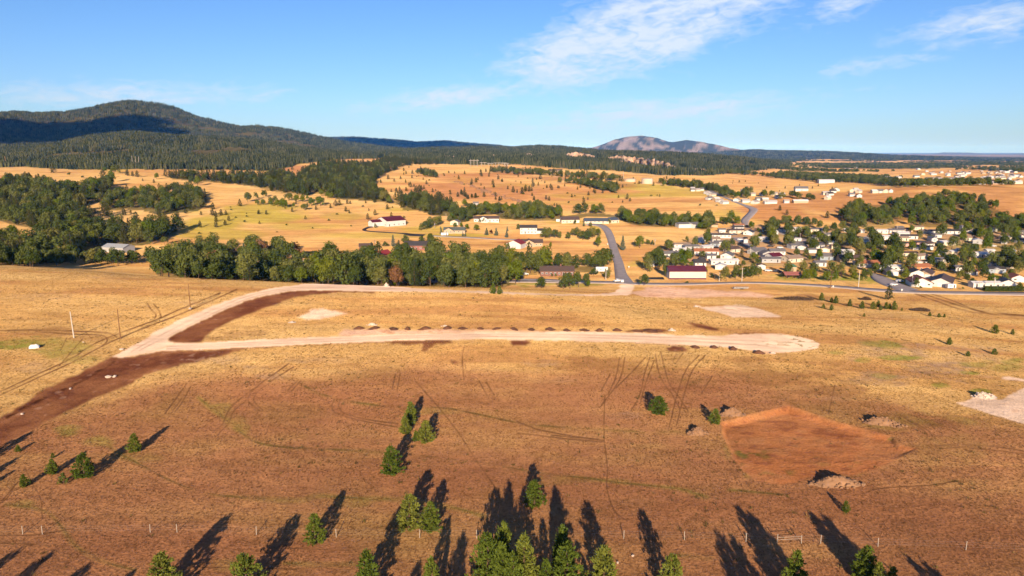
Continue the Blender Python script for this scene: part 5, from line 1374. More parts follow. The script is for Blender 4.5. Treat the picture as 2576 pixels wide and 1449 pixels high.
def house(vx, vy, L, W, hw, hr, yaw, wall, roof, label=None, landmark=None, ymin=372, garage=False, wing=None, chimney=False, second=False, name='house', dens=3.4, windows=True, cat='house', group='homes of the valley', noun='house'):
    rg = random.Random(int(vx * 7 + vy * 13))
    X, Y, Z = pix(vx, vy, ymin)
    a = R(yaw)
    dep = abs(math.cos(a)) * W / 2 + abs(math.sin(a)) * L / 2
    Yc = Y + dep
    Z = float(min(H0(np.array([X, X - L * .4, X + L * .4, X]), np.array([Y, Yc, Yc, Yc + dep])))) + 0.25 if False else float(H0(np.array([X]), np.array([Y]))[0]) + 0.2
    root = empty(name, (X, Yc, Z), a)
    mobj('wall', body_mesh(L, W, hw, hr, 2.5), root, None, wall)
    rf = mobj('roof', roof_mesh(L, W, hw, hr), root, None, roof)
    if chimney:
        mb = MB(); mb.box(-.4, .4, -.4, .4, 0, 1.6); mb.box(-.5, .5, -.5, .5, 1.6, 1.75)
        mobj('chimney', mb.mesh('chimney', M_WALL), rf, (L * 0.12, 0.1, hw + hr - 0.3), BRICK)
    if windows:
        face_things(root, L, W, hw, a, rg, garage, dens, second)
    if wing:
        dx, dy, l2, w2, ya, hw2, hr2 = wing
        b = mobj('wing', body_mesh(l2, w2, hw2, hr2, 2.5), root, (dx, dy, 0), wall); b.rotation_euler = (0, 0, R(ya))
        r2 = mobj('wing_roof', roof_mesh(l2, w2, hw2, hr2), root, (dx, dy, 0.03), roof); r2.rotation_euler = (0, 0, R(ya))
        # windows on the gable of the wing
        if ya in (90, -90) and windows:
            for sx in (-w2 * .24, w2 * .24):
                mobj('window', win_mesh(1.4, 1.2, 'window'), root, (dx + sx, dy - l2 / 2, 0.9))
    root['category'] = cat; root['group'] = group
    if label:
        root['label'] = label
    else:
        wn, rn = CNAME.get(wall, 'pale'), RNAME.get(roof, 'dark')
        ds = f'{wn} {noun} with {rn} roof'
        PENDING.append((root, ds, noun, vx, vy))
    if landmark:
        LANDMARKS.append((landmark, vx, vy))
    HOUSE_SPOTS.append((X, Yc, max(L, W) * 0.5 + 0.8))
    return root


def hz_(zn, x, y): return Zv(zn, x, y)


# homesteads ------------------------------------------------------------
def hs(zn, x, y, *a, **k):
    v = Zv(zn, x, y)
    return house(v[0], v[1], *a, **k)


hs('A', 728, 1108, 22.0, 11.0, 4.6, 2.4, 0, (.72, .60, .50), (.125, .028, .052), 'long pale shed with maroon roof beside the paved road', 'maroon-roofed shed', windows=False, name='storage_shed', cat='shed', group='sheds')
SHED = bpy.data.objects['storage_shed']
for (xx, n) in ((-4.9, 4), (4.6, 3)):
    for k in range(n):
        mobj('window', win_mesh(0.5, 0.9, 'window'), SHED, (xx + k * 0.75, -5.5, 1.3))
mb = MB(); mb.box(-11.03, 11.03, -5.56, -5.45, -0.3, 0.55); mobj('base_trim', mb.mesh('base_trim', M_ROOF), SHED, None, (.125, .028, .052))
o = mobj('garage_door', win_mesh(3.6, 3.2, 'garage_door'), SHED, (-11.0, 0, 0.05)); o.rotation_euler = (0, 0, -math.pi / 2)
hs('Fh', 1715, 868, 21, 10, 2.9, 2.3, 0, BRICK, RBROWN, 'brown brick ranch house with brown roof among oaks near the junction', 'brick ranch house', chimney=True, dens=2.6)
hs('Fh', 1185, 520, 11.5, 12, 3.6, 2.6, 68, WHITE, RRED, 'white barn with bright red roof and its gable facing the viewer', 'red-roofed barn', windows=False, name='barn', cat='barn', group='sheds')
hs('Fh', 1390, 488, 17, 9, 2.9, 2.2, 0, TAN, RBROWN, 'tan house with brown roof right behind the red-roofed barn', None, wing=(-2.5, -3, 9, 9, 90, 3.0, 2.4))
hs('Fh', 1345, 325, 15, 9, 5.4, 2.0, 0, WHITE, RDARK, 'white two-storey house with dark roof and blue trim beside oaks', 'white two-storey house', second=True, wing=(10.5, 1, 7, 7, 0, 2.6, 1.4), dens=2.6)
hs('Fh', 800, 172, 25, 9, 3.4, 2.2, 0, WHITE, RBROWN, 'long white house with brown roof and a front gable on the rise', 'long white house', wing=(-3, -4, 10, 9, 90, 3.2, 2.4))
hs('Fh', 395, 212, 8, 8, 3.0, 1.7, 75, CREAM, RGREY, 'small cream garage behind two round trees', None, garage=True)
hs('Fh', 385, 320, 19, 9, 2.8, 2.2, 0, TAN, RGREEN, 'tan house with grey-green roof beside blue spruces', 'tan house by the spruces', wing=(-5, -2.5, 8, 8, 90, 2.8, 2.2))
hs('Fh', 1880, 187, 18, 11, 3.2, 2.6, 8, CREAM, RBROWN, 'cream house with brown roof at the top of the road', 'cream house', garage=True)
hs('Fh', 2230, 192, 24, 10, 2.4, 2.4, 0, CREAM, RBLUE, 'long low house with slate-blue roof at the road bend', 'slate-roofed house', dens=4)
hs('Fh', 2440, 188, 10, 9, 3.0, 2.2, 35, CREAM, RBLUE, 'short wing house with slate-blue roof right of the long slate-roofed house', None)
hs('G', 590, 350, 21, 19, 5.2, 3.2, 42, WHITE, RMAROON, 'large white house with dark red roof in the open field', 'large red-roofed house in the field', wing=(-15, 3, 12, 8, 0, 4.2, 1.8), dens=5)
hs('G', 1120, 800, 18, 10, 3.4, 2.6, 0, (.30, .13, .11), RDARK, 'house with dark grey roof half hidden by trees behind the oak belt', 'dark-roofed house')
hs('G', 455, 965, 9, 7, 3.0, 2.0, 55, REDW, RRED, 'small red barn among the oaks', 'small red barn', windows=False, name='barn', cat='barn', group='sheds')
hs('G', 130, 800, 10, 7, 2.6, 1.8, 10, BRICK, RBROWN, 'small brown shed beside the cluttered yard', None, windows=False, name='storage_shed', cat='shed', group='sheds', noun='shed')
hs('L', 850, 1208, 20, 11, 3.6, 2.0, -18, GREY, (.40, .43, .45), 'grey metal shed among trees on the left', 'grey metal shed', windows=False, name='storage_shed', cat='shed', group='sheds')
hs('L', 85, 1122, 14, 6, 3.0, 1.2, -12, WHITE, RWHITE, 'long white shed at the left edge of the woods', 'long white shed', windows=False, name='storage_shed', cat='shed', group='sheds')
hs('L', 215, 1130, 13, 7, 3.0, 1.4, -10, WHITE, (.60, .62, .64), 'white metal shed right of the long white shed', None, windows=False, name='storage_shed', cat='shed', group='sheds')
hs('L', 1722, 1312, 14, 9, 2.8, 2.2, 0, (.40, .42, .46), RBROWN, 'grey house tucked among the oaks near the crest on the left', 'grey house in the oaks', ymin=400)
hs('M', 443, 1180, 13, 3.2, 3.0, .3, 0, WHITE, RWHITE, 'white trailer home in a clearing of the oak belt', 'white trailer in the clearing', ymin=395, name='trailer_home', dens=2.6)
hs('M', 1485, 388, 20, 11, 4.0, 2.6, 0, WHITE, RDARK, 'white house with dark roof alone on the far hilltop', 'hilltop house', ymin=900)
hs('N', 820, 388, 28, 12, 3.0, 2.4, 0, TAN, RBROWN, 'brown-roofed house in front of the far pine hills', None, ymin=1200)
hs('A', 700, 118, 16, 9, 3.6, 1.2, 10, WHITE, RGREY, 'left one of two white sheds beside the creek trees', 'white creek sheds', windows=False, name='storage_shed', cat='shed', group='sheds')
hs('A', 870, 122, 11, 9, 3.6, 1.4, 40, WHITE, RGREY, 'right one of two white sheds beside the creek trees', None, windows=False, name='storage_shed', cat='shed', group='sheds')
hs('M', 1935, 665, 6, 4, 2.4, 1.2, 0, GREY, RGREY, 'tiny grey hut at the foot of the rocky hill', None, windows=False, name='storage_shed', cat='shed', group='sheds')

# town: zone, x centre, base y, length, depth, yaw, wall, roof
T = [
 ('A', 978, 860, 7.5, 8, 0, WHITE, RDARK), ('A', 480, 690, 16, 7, 4, WHITE, RGREY), ('A', 620, 500, 13, 5, 6, WHITE, RTAN), ('A', 815, 540, 11, 6, 0, GREY, RGREY), ('A', 1100, 640, 18, 7, -2, WHITE, RTERRA), ('A', 1115, 552, 9, 6, 20, WHITE, RWHITE), ('A', 1190, 720, 6.5, 6, 0, WHITE, RGREY), ('A', 1550, 730, 10, 8, 62, WHITE, RGREY), ('A', 1630, 600, 11, 7, 28, CREAM, RBROWN), ('A', 1450, 830, 19, 6, 3, WHITE, RWHITE), ('A', 1400, 930, 6.5, 6.5, 72, WHITE, RWHITE),
 ('A', 1380, 310, 17, 5.5, -3, WHITE, RDARK), ('A', 1022, 390, 5, 6, 70, WHITE, RWHITE), ('A', 1285, 390, 6.5, 7, 0, WHITE, RTAN), ('A', 1250, 480, 7, 6, 0, BLUEG, RGREY), ('A', 1680, 220, 13.5, 6, 2, CREAM, RBROWN), ('A', 1955, 260, 9, 8, 60, WHITE, RDARK), ('A', 1725, 110, 9.5, 5, 0, WHITE, RTERRA), ('A', 1725, 150, 8.5, 6, 0, GREY, RDARK), ('A', 2205, 380, 9.5, 6, 0, WHITE, RWHITE), ('A', 2140, 640, 13, 8, 30, GREY, RGREY), ('A', 2290, 680, 8, 8, 90, GREY, RGREY), ('A', 2480, 640, 11, 7, 0, WHITE, RGREY), ('A', 2450, 740, 9, 8, 22, WHITE, RMAROON), ('A', 2350, 790, 13, 6, 0, GREY, RGREY), ('A', 2175, 920, 4, 5, 80, WHITE, RBROWN), ('A', 150, 800, 5, 5, 0, TAN, RTERRA), ('A', 2415, 262, 6.5, 5, 20, WHITE, RWHITE), ('A', 1870, 410, 3, 3, 70, WHITE, RWHITE), ('A', 25, 860, 4, 3, 0, WHITE, RWHITE), ('A', 735, 640, 5, 5, 60, WHITE, RWHITE), ('A', 560, 590, 9, 4, 0, WHITE, RWHITE), ('A', 1370, 450, 9, 5, 0, WHITE, RGREY), ('A', 1400, 200, 6, 5, 0, WHITE, RGREY), ('A', 1250, 100, 6, 4, 0, TAN, RBROWN), ('A', 2270, 180, 7, 5, 0, GREY, RGREY),
 ('B', 340, 190, 13, 6, 0, WHITE, RBROWN), ('B', 565, 182, 7.5, 6, 0, WHITE, RWHITE), ('B', 880, 200, 21, 6, -2, CREAM, RGREY), ('B', 520, 270, 10, 5, 0, REDW, RRED), ('B', 910, 345, 8, 6, 30, WHITE, RDARK), ('B', 590, 470, 13, 5, 6, CREAM, RGREY), ('B', 535, 520, 11, 6, 14, GREY, RGREY), ('B', 670, 545, 6, 6, 60, WHITE, RGREY), ('B', 1200, 452, 4.5, 5, 0, WHITE, RWHITE), ('B', 985, 512, 6.5, 5, 0, WHITE, RGREY), ('B', 1140, 590, 7.5, 6, 60, CREAM, RTAN), ('B', 1265, 520, 5, 5, 0, CREAM, RTAN), ('B', 1535, 660, 8.5, 7, 10, WHITE, RWHITE), ('B', 1150, 740, 12.5, 8, 0, BLUEG, RGREY), ('B', 500, 790, 12, 8, 20, CREAM, RTAN), ('B', 1640, 792, 17, 9, -6, TAN, RBROWN), ('B', 1945, 880, 15.5, 7, -3, WHITE, RTERRA), ('B', 2170, 940, 6, 6, 0, WHITE, RWHITE), ('B', 2450, 950, 10.5, 6, 0, WHITE, RWHITE), ('B', 2415, 1045, 8.5, 7, 80, GREY, RGREY), ('B', 1918, 382, 5.5, 6, 60, WHITE, RWHITE), ('B', 1860, 462, 4, 4, 60, WHITE, RWHITE), ('B', 1480, 192, 3, 3, 0, WHITE, RWHITE), ('B', 1805, 212, 3.5, 3, 0, WHITE, RWHITE), ('B', 2175, 222, 12, 5, 0, WHITE, RWHITE), ('B', 1000, 860, 7, 6, 0, WHITE, RGREY), ('B', 830, 600, 6, 5, 0, WHITE, RGREY), ('B', 90, 240, 7, 5, 20, WHITE, RWHITE), ('B', 80, 160, 3, 3, 70, WHITE, RWHITE), ('B', 540, 388, 6.5, 4, 0, WHITE, RWHITE), ('B', 1340, 420, 7, 5, 0, GREY, RDARK), ('B', 1480, 430, 6, 5, 0, WHITE, RTAN), ('B', 2540, 150, 6, 5, 0, WHITE, RGREY), ('B', 1760, 400, 5, 5, 20, CREAM, RTAN),
 ('C', 260, 192, 13, 6, 0, TAN, RBROWN), ('C', 510, 152, 10, 5, 0, CREAM, RTAN), ('C', 630, 222, 6, 5, 30, CREAM, RTAN), ('C', 1040, 232, 27, 6, -1, WHITE, RDARK), ('C', 1465, 142, 11, 6, 0, WHITE, RGREY), ('C', 1640, 192, 7.5, 6, 40, CREAM, RTAN), ('C', 1985, 182, 6, 5, 0, WHITE, RGREY), ('C', 2500, 252, 7, 7, 0, WHITE, RGREY), ('C', 2490, 402, 8, 6, 0, WHITE, RDARK), ('C', 365, 332, 12.5, 6, -8, WHITE, RDARK), ('C', 240, 472, 6.5, 5, 0, PINK, RDARK), ('C', 590, 462, 10, 6, 0, PINK, RDARK), ('C', 340, 672, 12, 5, 3, CREAM, RBROWN), ('C', 920, 802, 11, 6, -4, CREAM, RGREY), ('C', 515, 852, 4.5, 3, 0, WHITE, RWHITE), ('C', 555, 950, 12.5, 7, 0, (.50, .22, .10), RTERRA), ('C', 555, 1090, 10, 9.5, 76, WHITE, RDARK), ('C', 770, 1102, 13, 8.5, 52, TAN, RBROWN), ('C', 650, 1272, 12, 11, 74, WHITE, ROLDRED), ('C', 1180, 1282, 19, 11, 55, WHITE, RBROWN), ('C', 1400, 962, 11, 6, -4, WHITE, RGREY), ('C', 1550, 1032, 7, 5, 0, WHITE, ROLDRED), ('C', 2045, 882, 7.5, 6, 0, WHITE, RGREY), ('C', 2035, 992, 11, 6, 0, BLUEG, RDARK), ('C', 1840, 1282, 16, 5, 0, WHITE, RWHITE), ('C', 2330, 1292, 9, 9, 70, WHITE, RDARK), ('C', 2300, 1132, 4, 5, 0, WHITE, RGREY), ('C', 2490, 1172, 8, 8, 80, WHITE, ROLDRED), ('C', 1200, 642, 6, 5, 20, CREAM, RWHITE), ('C', 1800, 660, 6, 5, 20, WHITE, RGREY), ('C', 1910, 612, 6, 4, 0, WHITE, RWHITE), ('C', 720, 540, 6, 4, 0, WHITE, RDARK), ('C', 2220, 352, 8, 5, 0, CREAM, RWHITE), ('C', 1480, 210, 6, 5, 0, WHITE, RTAN), ('C', 1880, 230, 6, 5, 20, WHITE, RWHITE), ('C', 985, 1250, 4, 4, 0, WHITE, RGREY), ('C', 1740, 205, 5, 5, 0, WHITE, RGREY), ('C', 270, 262, 5, 4, 0, CREAM, RGREY), ('C', 1100, 780, 6, 5, 0, GREY, RDARK), ('C', 2090, 1000, 5, 4, 40, WHITE, RWHITE),
]
for (zn, x, y, L, W, ya, wl, rf) in T:
    v = Zv(zn, x, y)
    lm = {('C', 650): 'rusty-roofed white garage', ('C', 1180): 'long brown-roofed house by the highway', ('A', 1100): 'terracotta-roofed home', ('A', 1450): 'long white mobile home', ('A', 2450): 'maroon-roofed bungalow', ('B', 1640): 'tan bungalow', ('C', 1040): 'longest dark-roofed home', ('B', 880): 'long cream home', ('A', 1380): 'dark-roofed mobile home', ('C', 2035): 'blue-grey home', ('C', 920): 'cream home under the tall trees', ('B', 1945): 'terracotta-roofed white bungalow', ('B', 520): 'red house', ('A', 480): 'grey-roofed mobile home', ('C', 260): 'long tan home', ('B', 590): 'cream mobile home', ('C', 340): 'brown-roofed cream home'}.get((zn, x))
    house(v[0], v[1], L, W, 2.6 if L > 8 else 2.4, 0.28 * W * 0.55 if W < 7 else 0.22 * W, ya, wl, rf, None, lm, windows=(L > 6), garage=(abs(ya) > 50), group='homes of the small town')
rgt = random.Random(31); made = 0
while made < 46:
    vx, vy = rgt.uniform(2090, 2570), rgt.uniform(586, 690)
    if vy > 640 + (2570 - vx) * .0 and vx < 2250: continue
    X, Y, Z = pix(vx, vy, 372)
    if any(abs(X - a) < r + 6 and abs(Y - b) < r + 4 for a, b, r in HOUSE_SPOTS): 
        vx = 0
    if vx:
        L = rgt.choice((6, 8, 10, 13))
        house(vx, vy, L, rgt.choice((4.5, 5.5, 6.5)), 2.6, 1.1, rgt.choice((0, 4, -6, 60, 75, 25)), rgt.choice((WHITE, WHITE, CREAM, WHITE, GREY)), rgt.choice((RWHITE, RGREY, RTAN, RWHITE, RBROWN)), None, None, windows=(L > 7), group='homes of the small town')
    made += 1
# upper subdivision and far scattered homes
U = [(560, 170, 9, 0), (640, 192, 10, 20), (700, 182, 9, 20), (750, 152, 13, 10), (790, 235, 11, 30), (830, 258, 10, 30), (880, 270, 11, 30), (830, 325, 12, 25), (935, 335, 12, 25), (990, 362, 12, 25), (1065, 392, 13, 20), (980, 162, 10, -30), (1005, 185, 10, -30), (1120, 235, 11, 0), (1262, 352, 14, 60), (1390, 368, 14, 0), (1410, 240, 11, 30), (1600, 335, 12, 0), (1690, 345, 11, 0), (1550, 388, 14, 40), (1790, 385, 18, 0), (1840, 255, 11, 20), (1900, 300, 12, 0), (2240, 375, 26, 0), (1350, 205, 9, 10), (1640, 265, 9, 0), (1500, 262, 9, 0), (560, 192, 8, 0), (1290, 262, 10, 10), (2020, 375, 9, 0), (1720, 388, 10, 0), (1950, 262, 10, 0)]
for k, (x, y, L, ya) in enumerate(U):
    v = Zv('U', x, y)
    wl = (WHITE, CREAM, WHITE, TAN, WHITE)[k % 5]; rf = ((.50, .47, .45), (.40, .36, .34), RGREY, RWHITE, (.46, .40, .36))[k % 5]
    RNAME.setdefault(rf, 'pale grey')
    L *= .66
    house(v[0], v[1], L, L * 0.72 if L < 11 else 5.5, 2.4, 1.5, ya, wl, rf, None, {7: 'upper row houses', 14: 'white gabled house of the upper suburb', 23: 'long white home on the ridge'}.get(k), ymin=700, windows=False, group='homes of the upper suburb')
hs('U', 2265, 188, 17, 10, 3.4, 2.6, -8, WHITE, RGREY, 'big white house with grey roof on the far golden plain', 'big plain house', ymin=900, windows=True, dens=5)
hs('P', 62, 478, 31, 14, 6.0, 1.6, -6, WHITE, RWHITE, 'large white metal building on the far golden ridge', 'large white metal building', ymin=1000, windows=False, name='storage_shed', cat='shed', group='sheds')
PF = [(200, 582, 16), (50, 628, 12), (110, 638, 11), (400, 598, 11), (380, 648, 9), (480, 606, 10), (490, 662, 12), (680, 606, 12), (755, 604, 12), (835, 602, 12), (140, 602, 10), (80, 690, 10), (890, 598, 9), (430, 582, 8)]
for k, (x, y, L) in enumerate(PF):
    v = Zv('P', x, y)
    L *= .7
    house(v[0], v[1], L, L * 0.7, 2.6, 1.7, (70, 0, 20, 60, 0, 30)[k % 6], (WHITE, CREAM)[k % 2], (RGREY, (.50, .47, .45), RDARK, RWHITE)[k % 4], None, {0: 'high white gable of the ridge suburb'}.get(k), ymin=600, windows=False, group='homes of the ridge suburb')
rgf = random.Random(99)
FARH = [(1080, 520, 12), (1150, 515, 14), (1230, 530, 12), (1310, 530, 16), (1060, 455, 14), (1390, 435, 26), (1580, 450, 20), (1780, 440, 18), (1880, 450, 24), (780, 415, 24), (850, 418, 18), (700, 410, 12), (1260, 305, 60), (2080, 508, 36), (2230, 508, 20), (2350, 522, 50), (2450, 515, 40), (1210, 400, 20), (985, 415, 18), (2180, 355, 30), (2400, 330, 40), (2510, 345, 70), (2250, 310, 26), (330, 300, 22), (430, 290, 24)]
for i in range(70):
    FARH.append((rgf.uniform(1300, 2570), rgf.uniform(330, 470), rgf.uniform(12, 22)))
for k, (x, y, L) in enumerate(FARH):
    v = Zv('P', x, y)
    wl = (WHITE, CREAM, WHITE, WHITE, TAN)[k % 5]; rf = (RWHITE, RGREY, (.50, .47, .45), RBROWN)[k % 4]
    L *= .75
    house(v[0], v[1], L, min(11, L * .7), 3.4, 2.2, rgf.choice((0, 70, 20, -20)), wl, rf, None, None, ymin=1300, windows=False, group='far homes on the plain', noun='far house')

# ------------------------------------------------------------------ poles, pylons, tanks
def pole(vx, vb, vt, mat, label=None, arm=False, ymin=0.0, r=0.17, lamp=False, group='utility poles', name='utility_pole', lean=0.0):
    X, Y, Z = pix(vx, vb, ymin)
    t = math.tan(PITCH + math.atan((vt - CY) / F))
    h = max(2.0, CAMZ - Y * t - Z)
    root = empty(name, (X, Y, Z)); root.rotation_euler = (0, R(lean), 0)
    mb = MB(); mb.tube((0, 0, -0.5), (0, 0, h), r, r * 0.68, 8)
    mobj('pole', mb.mesh('pole', mat), root)
    if arm:
        mb = MB(); mb.box(-1.2, 1.2, -.06, .06, h - .75, h - .60)
        a = mobj('crossarm', mb.mesh('crossarm', M_WOOD), root)
        for x in (-1.1, -.4, .4, 1.1):
            mb = MB(); mb.tube((x, 0, h - .60), (x, 0, h - .38), .05, .05, 6); mobj('insulator', mb.mesh('insulator', M_FRAME), a)
        if rnd.random() < .5:
            mb = MB(); mb.tube((.35, -.1, h - 2.2), (.35, -.1, h - 1.2), .22, .22, 8); mobj('transformer', mb.mesh('transformer', M_STEEL), root)
    if lamp:
        mb = MB(); mb.tube((0, 0, h - .2), (-1.6, 0, h + .2), .06, .04, 6); a = mobj('lamp_arm', mb.mesh('lamp_arm', M_STEEL), root)
        mb = MB(); mb.box(-2.3, -1.55, -.14, .14, h + .12, h + .28); mobj('lamp_head', mb.mesh('lamp_head', M_STEEL), a)
    root['category'] = 'pole'; root['group'] = group
    if label: root['label'] = label
    else: PENDING.append((root, 'wooden utility pole' if mat is M_WOOD else 'pale utility pole', 'pole', vx, vb))
    return root


pole(186, 850, 784, M_POST, 'white slanting pole above the green patch at left', r=.20, lean=-1.5)
pole(303, 852, 778, M_WOOD, 'brown bare pole between the white pole and the gravel fork', r=.18)
pole(479, 777, 714, M_WOOD, 'brown pole on the golden slope left of the curved gravel road', r=.18)
pole(655, 707, 655, M_WOOD, 'brown pole standing before the yellow-green tree on the crest', True, r=.2)
for zn, x, b, t, mat, lamp in [('M', 445, 1290, 1175, M_GREYW, 0), ('M', 783, 1190, 1130, M_POST, 0), ('M', 383, 1150, 1075, M_WOOD, 0), ('M', 372, 1150, 1072, M_WOOD, 0), ('M', 935, 1120, 1085, M_GREYW, 0), ('A', 1340, 1150, 975, M_POST, 0), ('A', 1778, 1160, 885, M_POST, 0), ('A', 1250, 1105, 990, M_WOOD, 0), ('B', 1180, 1285, 1035, M_WOOD, 0), ('B', 1722, 1265, 935, M_POST, 0), ('C', 375, 1255, 1040, M_POST, 1), ('C', 1680, 1300, 1150, M_POST, 0), ('C', 1960, 1335, 1070, M_POST, 0), ('Fh', 2345, 920, 755, M_POST, 0), ('A', 1935, 620, 490, M_POST, 0), ('B', 590, 340, 215, M_GREYW, 0), ('B', 175, 170, 55, M_GREYW, 0), ('C', 455, 750, 650, M_POST, 0), ('G', 1480, 375, 270, M_GREYW, 0), ('G', 325, 830, 600, M_WOOD, 0), ('G', 1855, 105, 20, M_GREYW, 0), ('N', 1655, 1005, 945, M_GREYW, 0), ('G', 1705, 230, 90, M_GREYW, 0), ('C', 85, 190, 70, M_POST, 0), ('U', 1892, 800, 710, M_POST, 0)]:
    v = Zv(zn, x, b); w = Zv(zn, x, t)
    pole(v[0], v[1], w[1], mat, None, not lamp, 372, 0.22, bool(lamp))
for (x, b, t, n) in [(1192, 419, 401, 3), (1215, 418, 408, 2), (1233, 418, 410, 2), (1250, 418, 409, 2), (1266, 418, 409, 2), (1272, 418, 410, 2)]:
    X, Y, Z = pix(x, b, 1200)
    h = CAMZ - Y * math.tan(PITCH + math.atan((t - CY) / F)) - Z
    root = empty('power_pylon', (X, Y, Z))
    for k in range(n):
        mb = MB(); mb.tube((k * 7 - 3.5 * (n - 1), 0, -1), (k * 7 - 3.5 * (n - 1), 0, h), .7, .5, 6); mobj('leg', mb.mesh('leg', M_GREYW), root)
    mb = MB(); mb.box(-3.5 * (n - 1) - 4, 3.5 * (n - 1) + 4, -.3, .3, h * .82, h * .82 + .9); mobj('crossbeam', mb.mesh('crossbeam', M_GREYW), root)
    root['category'] = 'pylon'; root['group'] = 'power pylons before the pine hills'
    PENDING.append((root, 'grey timber power pylon', 'pylon', x, b))
for (x, y) in [(1000, 555), (1025, 560), (1050, 562)]:
    v = Zv('L', x, y); w = Zv('L', x, y - 82)
    pole(v[0], v[1], w[1], M_GREYW, None, False, 900, 0.55, False, 'tall poles on the left golden ridge')
v = Zv('L', 45, 545); w = Zv('L', 45, 478)
pole(v[0], v[1], w[1], M_WOOD, 'tall brown pylon pole at the far left edge', True, 900, 0.7)


def tank(zn, x, y, r, h, label):
    v = Zv(zn, x, y); X, Y, Z = pix(v[0], v[1], 900)
    root = empty('water_tank', (X, Y + r, Z))
    mb = MB(); n = 28
    mb.tube((0, 0, -3), (0, 0, h), r, r, n); mobj('shell', mb.mesh('shell', M_TANK, False), root)
    mb = MB(); mb.tube((0, 0, h + .02), (0, 0, h + .9), r * 1.03, r * .55, n); mb.tube((0, 0, h + .9), (0, 0, h + 1.4), r * .55, r * .05, n); mobj('roof', mb.mesh('roof', M_TANK), root)
    mb = MB(); mb.box(r * .5, r * .5 + .6, -r * .9, -r * .84, 0, h + .6); mobj('ladder', mb.mesh('ladder', M_STEEL), root)
    tag(root, label, 'water tank', 'water tanks on the hill'); LANDMARKS.append((label.split(' on ')[0].split(' beside ')[0], v[0], v[1])); HOUSE_SPOTS.append((X, Y + r, r + 2))


M_TANK = simple_mat('tank_paint', (.66, .52, .38), 0.6, 0.5, 0.08)
tank('N', 1455, 470, 9.5, 4.2, 'low cream water tank on the hill')
tank('N', 1600, 487, 9.0, 8.0, 'tall cream water tank on the hill right of the low one')
v = Zv('N', 1390, 465); w = Zv('N', 1390, 385); pole(v[0], v[1], w[1], M_STEEL, 'thin mast beside the low water tank', False, 900, .3, False)

# ------------------------------------------------------------------ vehicles
def car_meshes():
    b = MB(); prof = [(-2.2, .35), (2.2, .35), (2.25, .75), (2.1, .95), (1.1, 1.02), (.55, 1.48), (-1.2, 1.5), (-1.9, 1.05), (-2.2, .95)]
    b.prism(prof, -.85, .85); body = b.mesh('body', M_PAINT)
    g = MB(); g.prism([(1.02, 1.05), (.52, 1.42), (-1.15, 1.44), (-1.75, 1.08)], -.87, .87); glass = g.mesh('side_window', M_GLASS)
    w = MB(); w.tube((0, -.12, 0), (0, .12, 0), .34, .34, 12); wheel = w.mesh('wheel', M_TYRE)
    h = MB(); h.box(-.05, .05, -.2, .2, -.08, .08); lamp = h.mesh('headlight', M_FRAME)
    t = MB(); t.prism([(-2.6, .45), (2.5, .45), (2.55, 1.0), (1.2, 1.1), (.7, 1.75), (-.8, 1.78), (-.95, 1.15), (-2.6, 1.15)], -.95, .95); pick = t.mesh('body', M_PAINT)
    return body, glass, wheel, lamp, pick


CARM = car_meshes()


def car(vx, vy, yaw, col, cname, pickup=False, label=None, ymin=372):
    X, Y, Z = pix(vx, vy, ymin)
    root = empty('pickup_truck' if pickup else 'car', (X, Y, Z + 0.12), R(yaw))
    mobj('body', CARM[4] if pickup else CARM[0], root, None, col)
    g = mobj('side_window', CARM[1], root, (0.35 if pickup else 0, 0, .16 if pickup else 0))
    if pickup: g.scale = (.62, 1.1, 1.1)
    for x in (-1.4, 1.4):
        for y in (-.82, .82):
            mobj('wheel', CARM[2], root, (x, y, .34))
    for y in (-.6, .6):
        mobj('headlight', CARM[3], root, (2.24, y, .72))
    root['category'] = 'truck' if pickup else 'car'; root['group'] = 'parked vehicles'
    if label: root['label'] = label
    else: PENDING.append((root, f'{cname} {"pickup truck" if pickup else "parked car"}', 'pickup' if pickup else 'car', vx, vy))


CARS = [('Fh', 2505, 945, 20, 'w', 1), ('Fh', 2560, 950, 80, 'w', 0), ('A', 1000, 720, 10, 'd', 0), ('A', 1640, 250, 0, 'd', 0), ('A', 1760, 420, 40, 'd', 1), ('A', 1800, 380, 30, 'b', 0), ('A', 1850, 320, 30, 'd', 0), ('A', 1740, 350, 0, 'w', 0), ('A', 2290, 960, 0, 'w', 0), ('A', 2470, 975, 0, 'd', 1), ('A', 1200, 790, 20, 'd', 0), ('A', 1380, 210, 0, 'w', 0), ('B', 200, 510, 0, 'w', 0), ('B', 20, 480, 0, 'd', 0), ('B', 2410, 1235, 20, 'w', 0), ('B', 2520, 1165, 0, 'w', 0), ('B', 1780, 330, 0, 'w', 0), ('C', 700, 800, 0, 'w', 1), ('C', 140, 1165, 20, 'w', 0), ('Fh', 1045, 855, 0, 'b', 0), ('Fh', 1300, 855, 0, 'w', 0), ('Fh', 2180, 850, 10, 'd', 1), ('G', 190, 870, 30, 'd', 0), ('G', 150, 890, 10, 'w', 1), ('G', 215, 815, 0, 'w', 0), ('A', 1010, 410, 0, 'w', 0), ('C', 1280, 545, 0, 'w', 0), ('A', 330, 690, 0, 'd', 0), ('C', 1960, 480, 10, 'w', 0), ('A', 1560, 255, 0, 'b', 0)]
CC = {'w': ((.78, .78, .77), 'white'), 'd': ((.05, .05, .06), 'dark'), 'b': ((.08, .14, .26), 'blue')}
for (zn, x, y, ya, c, p) in CARS:
    v = Zv(zn, x, y); car(v[0], v[1], ya, CC[c][0], CC[c][1], bool(p))


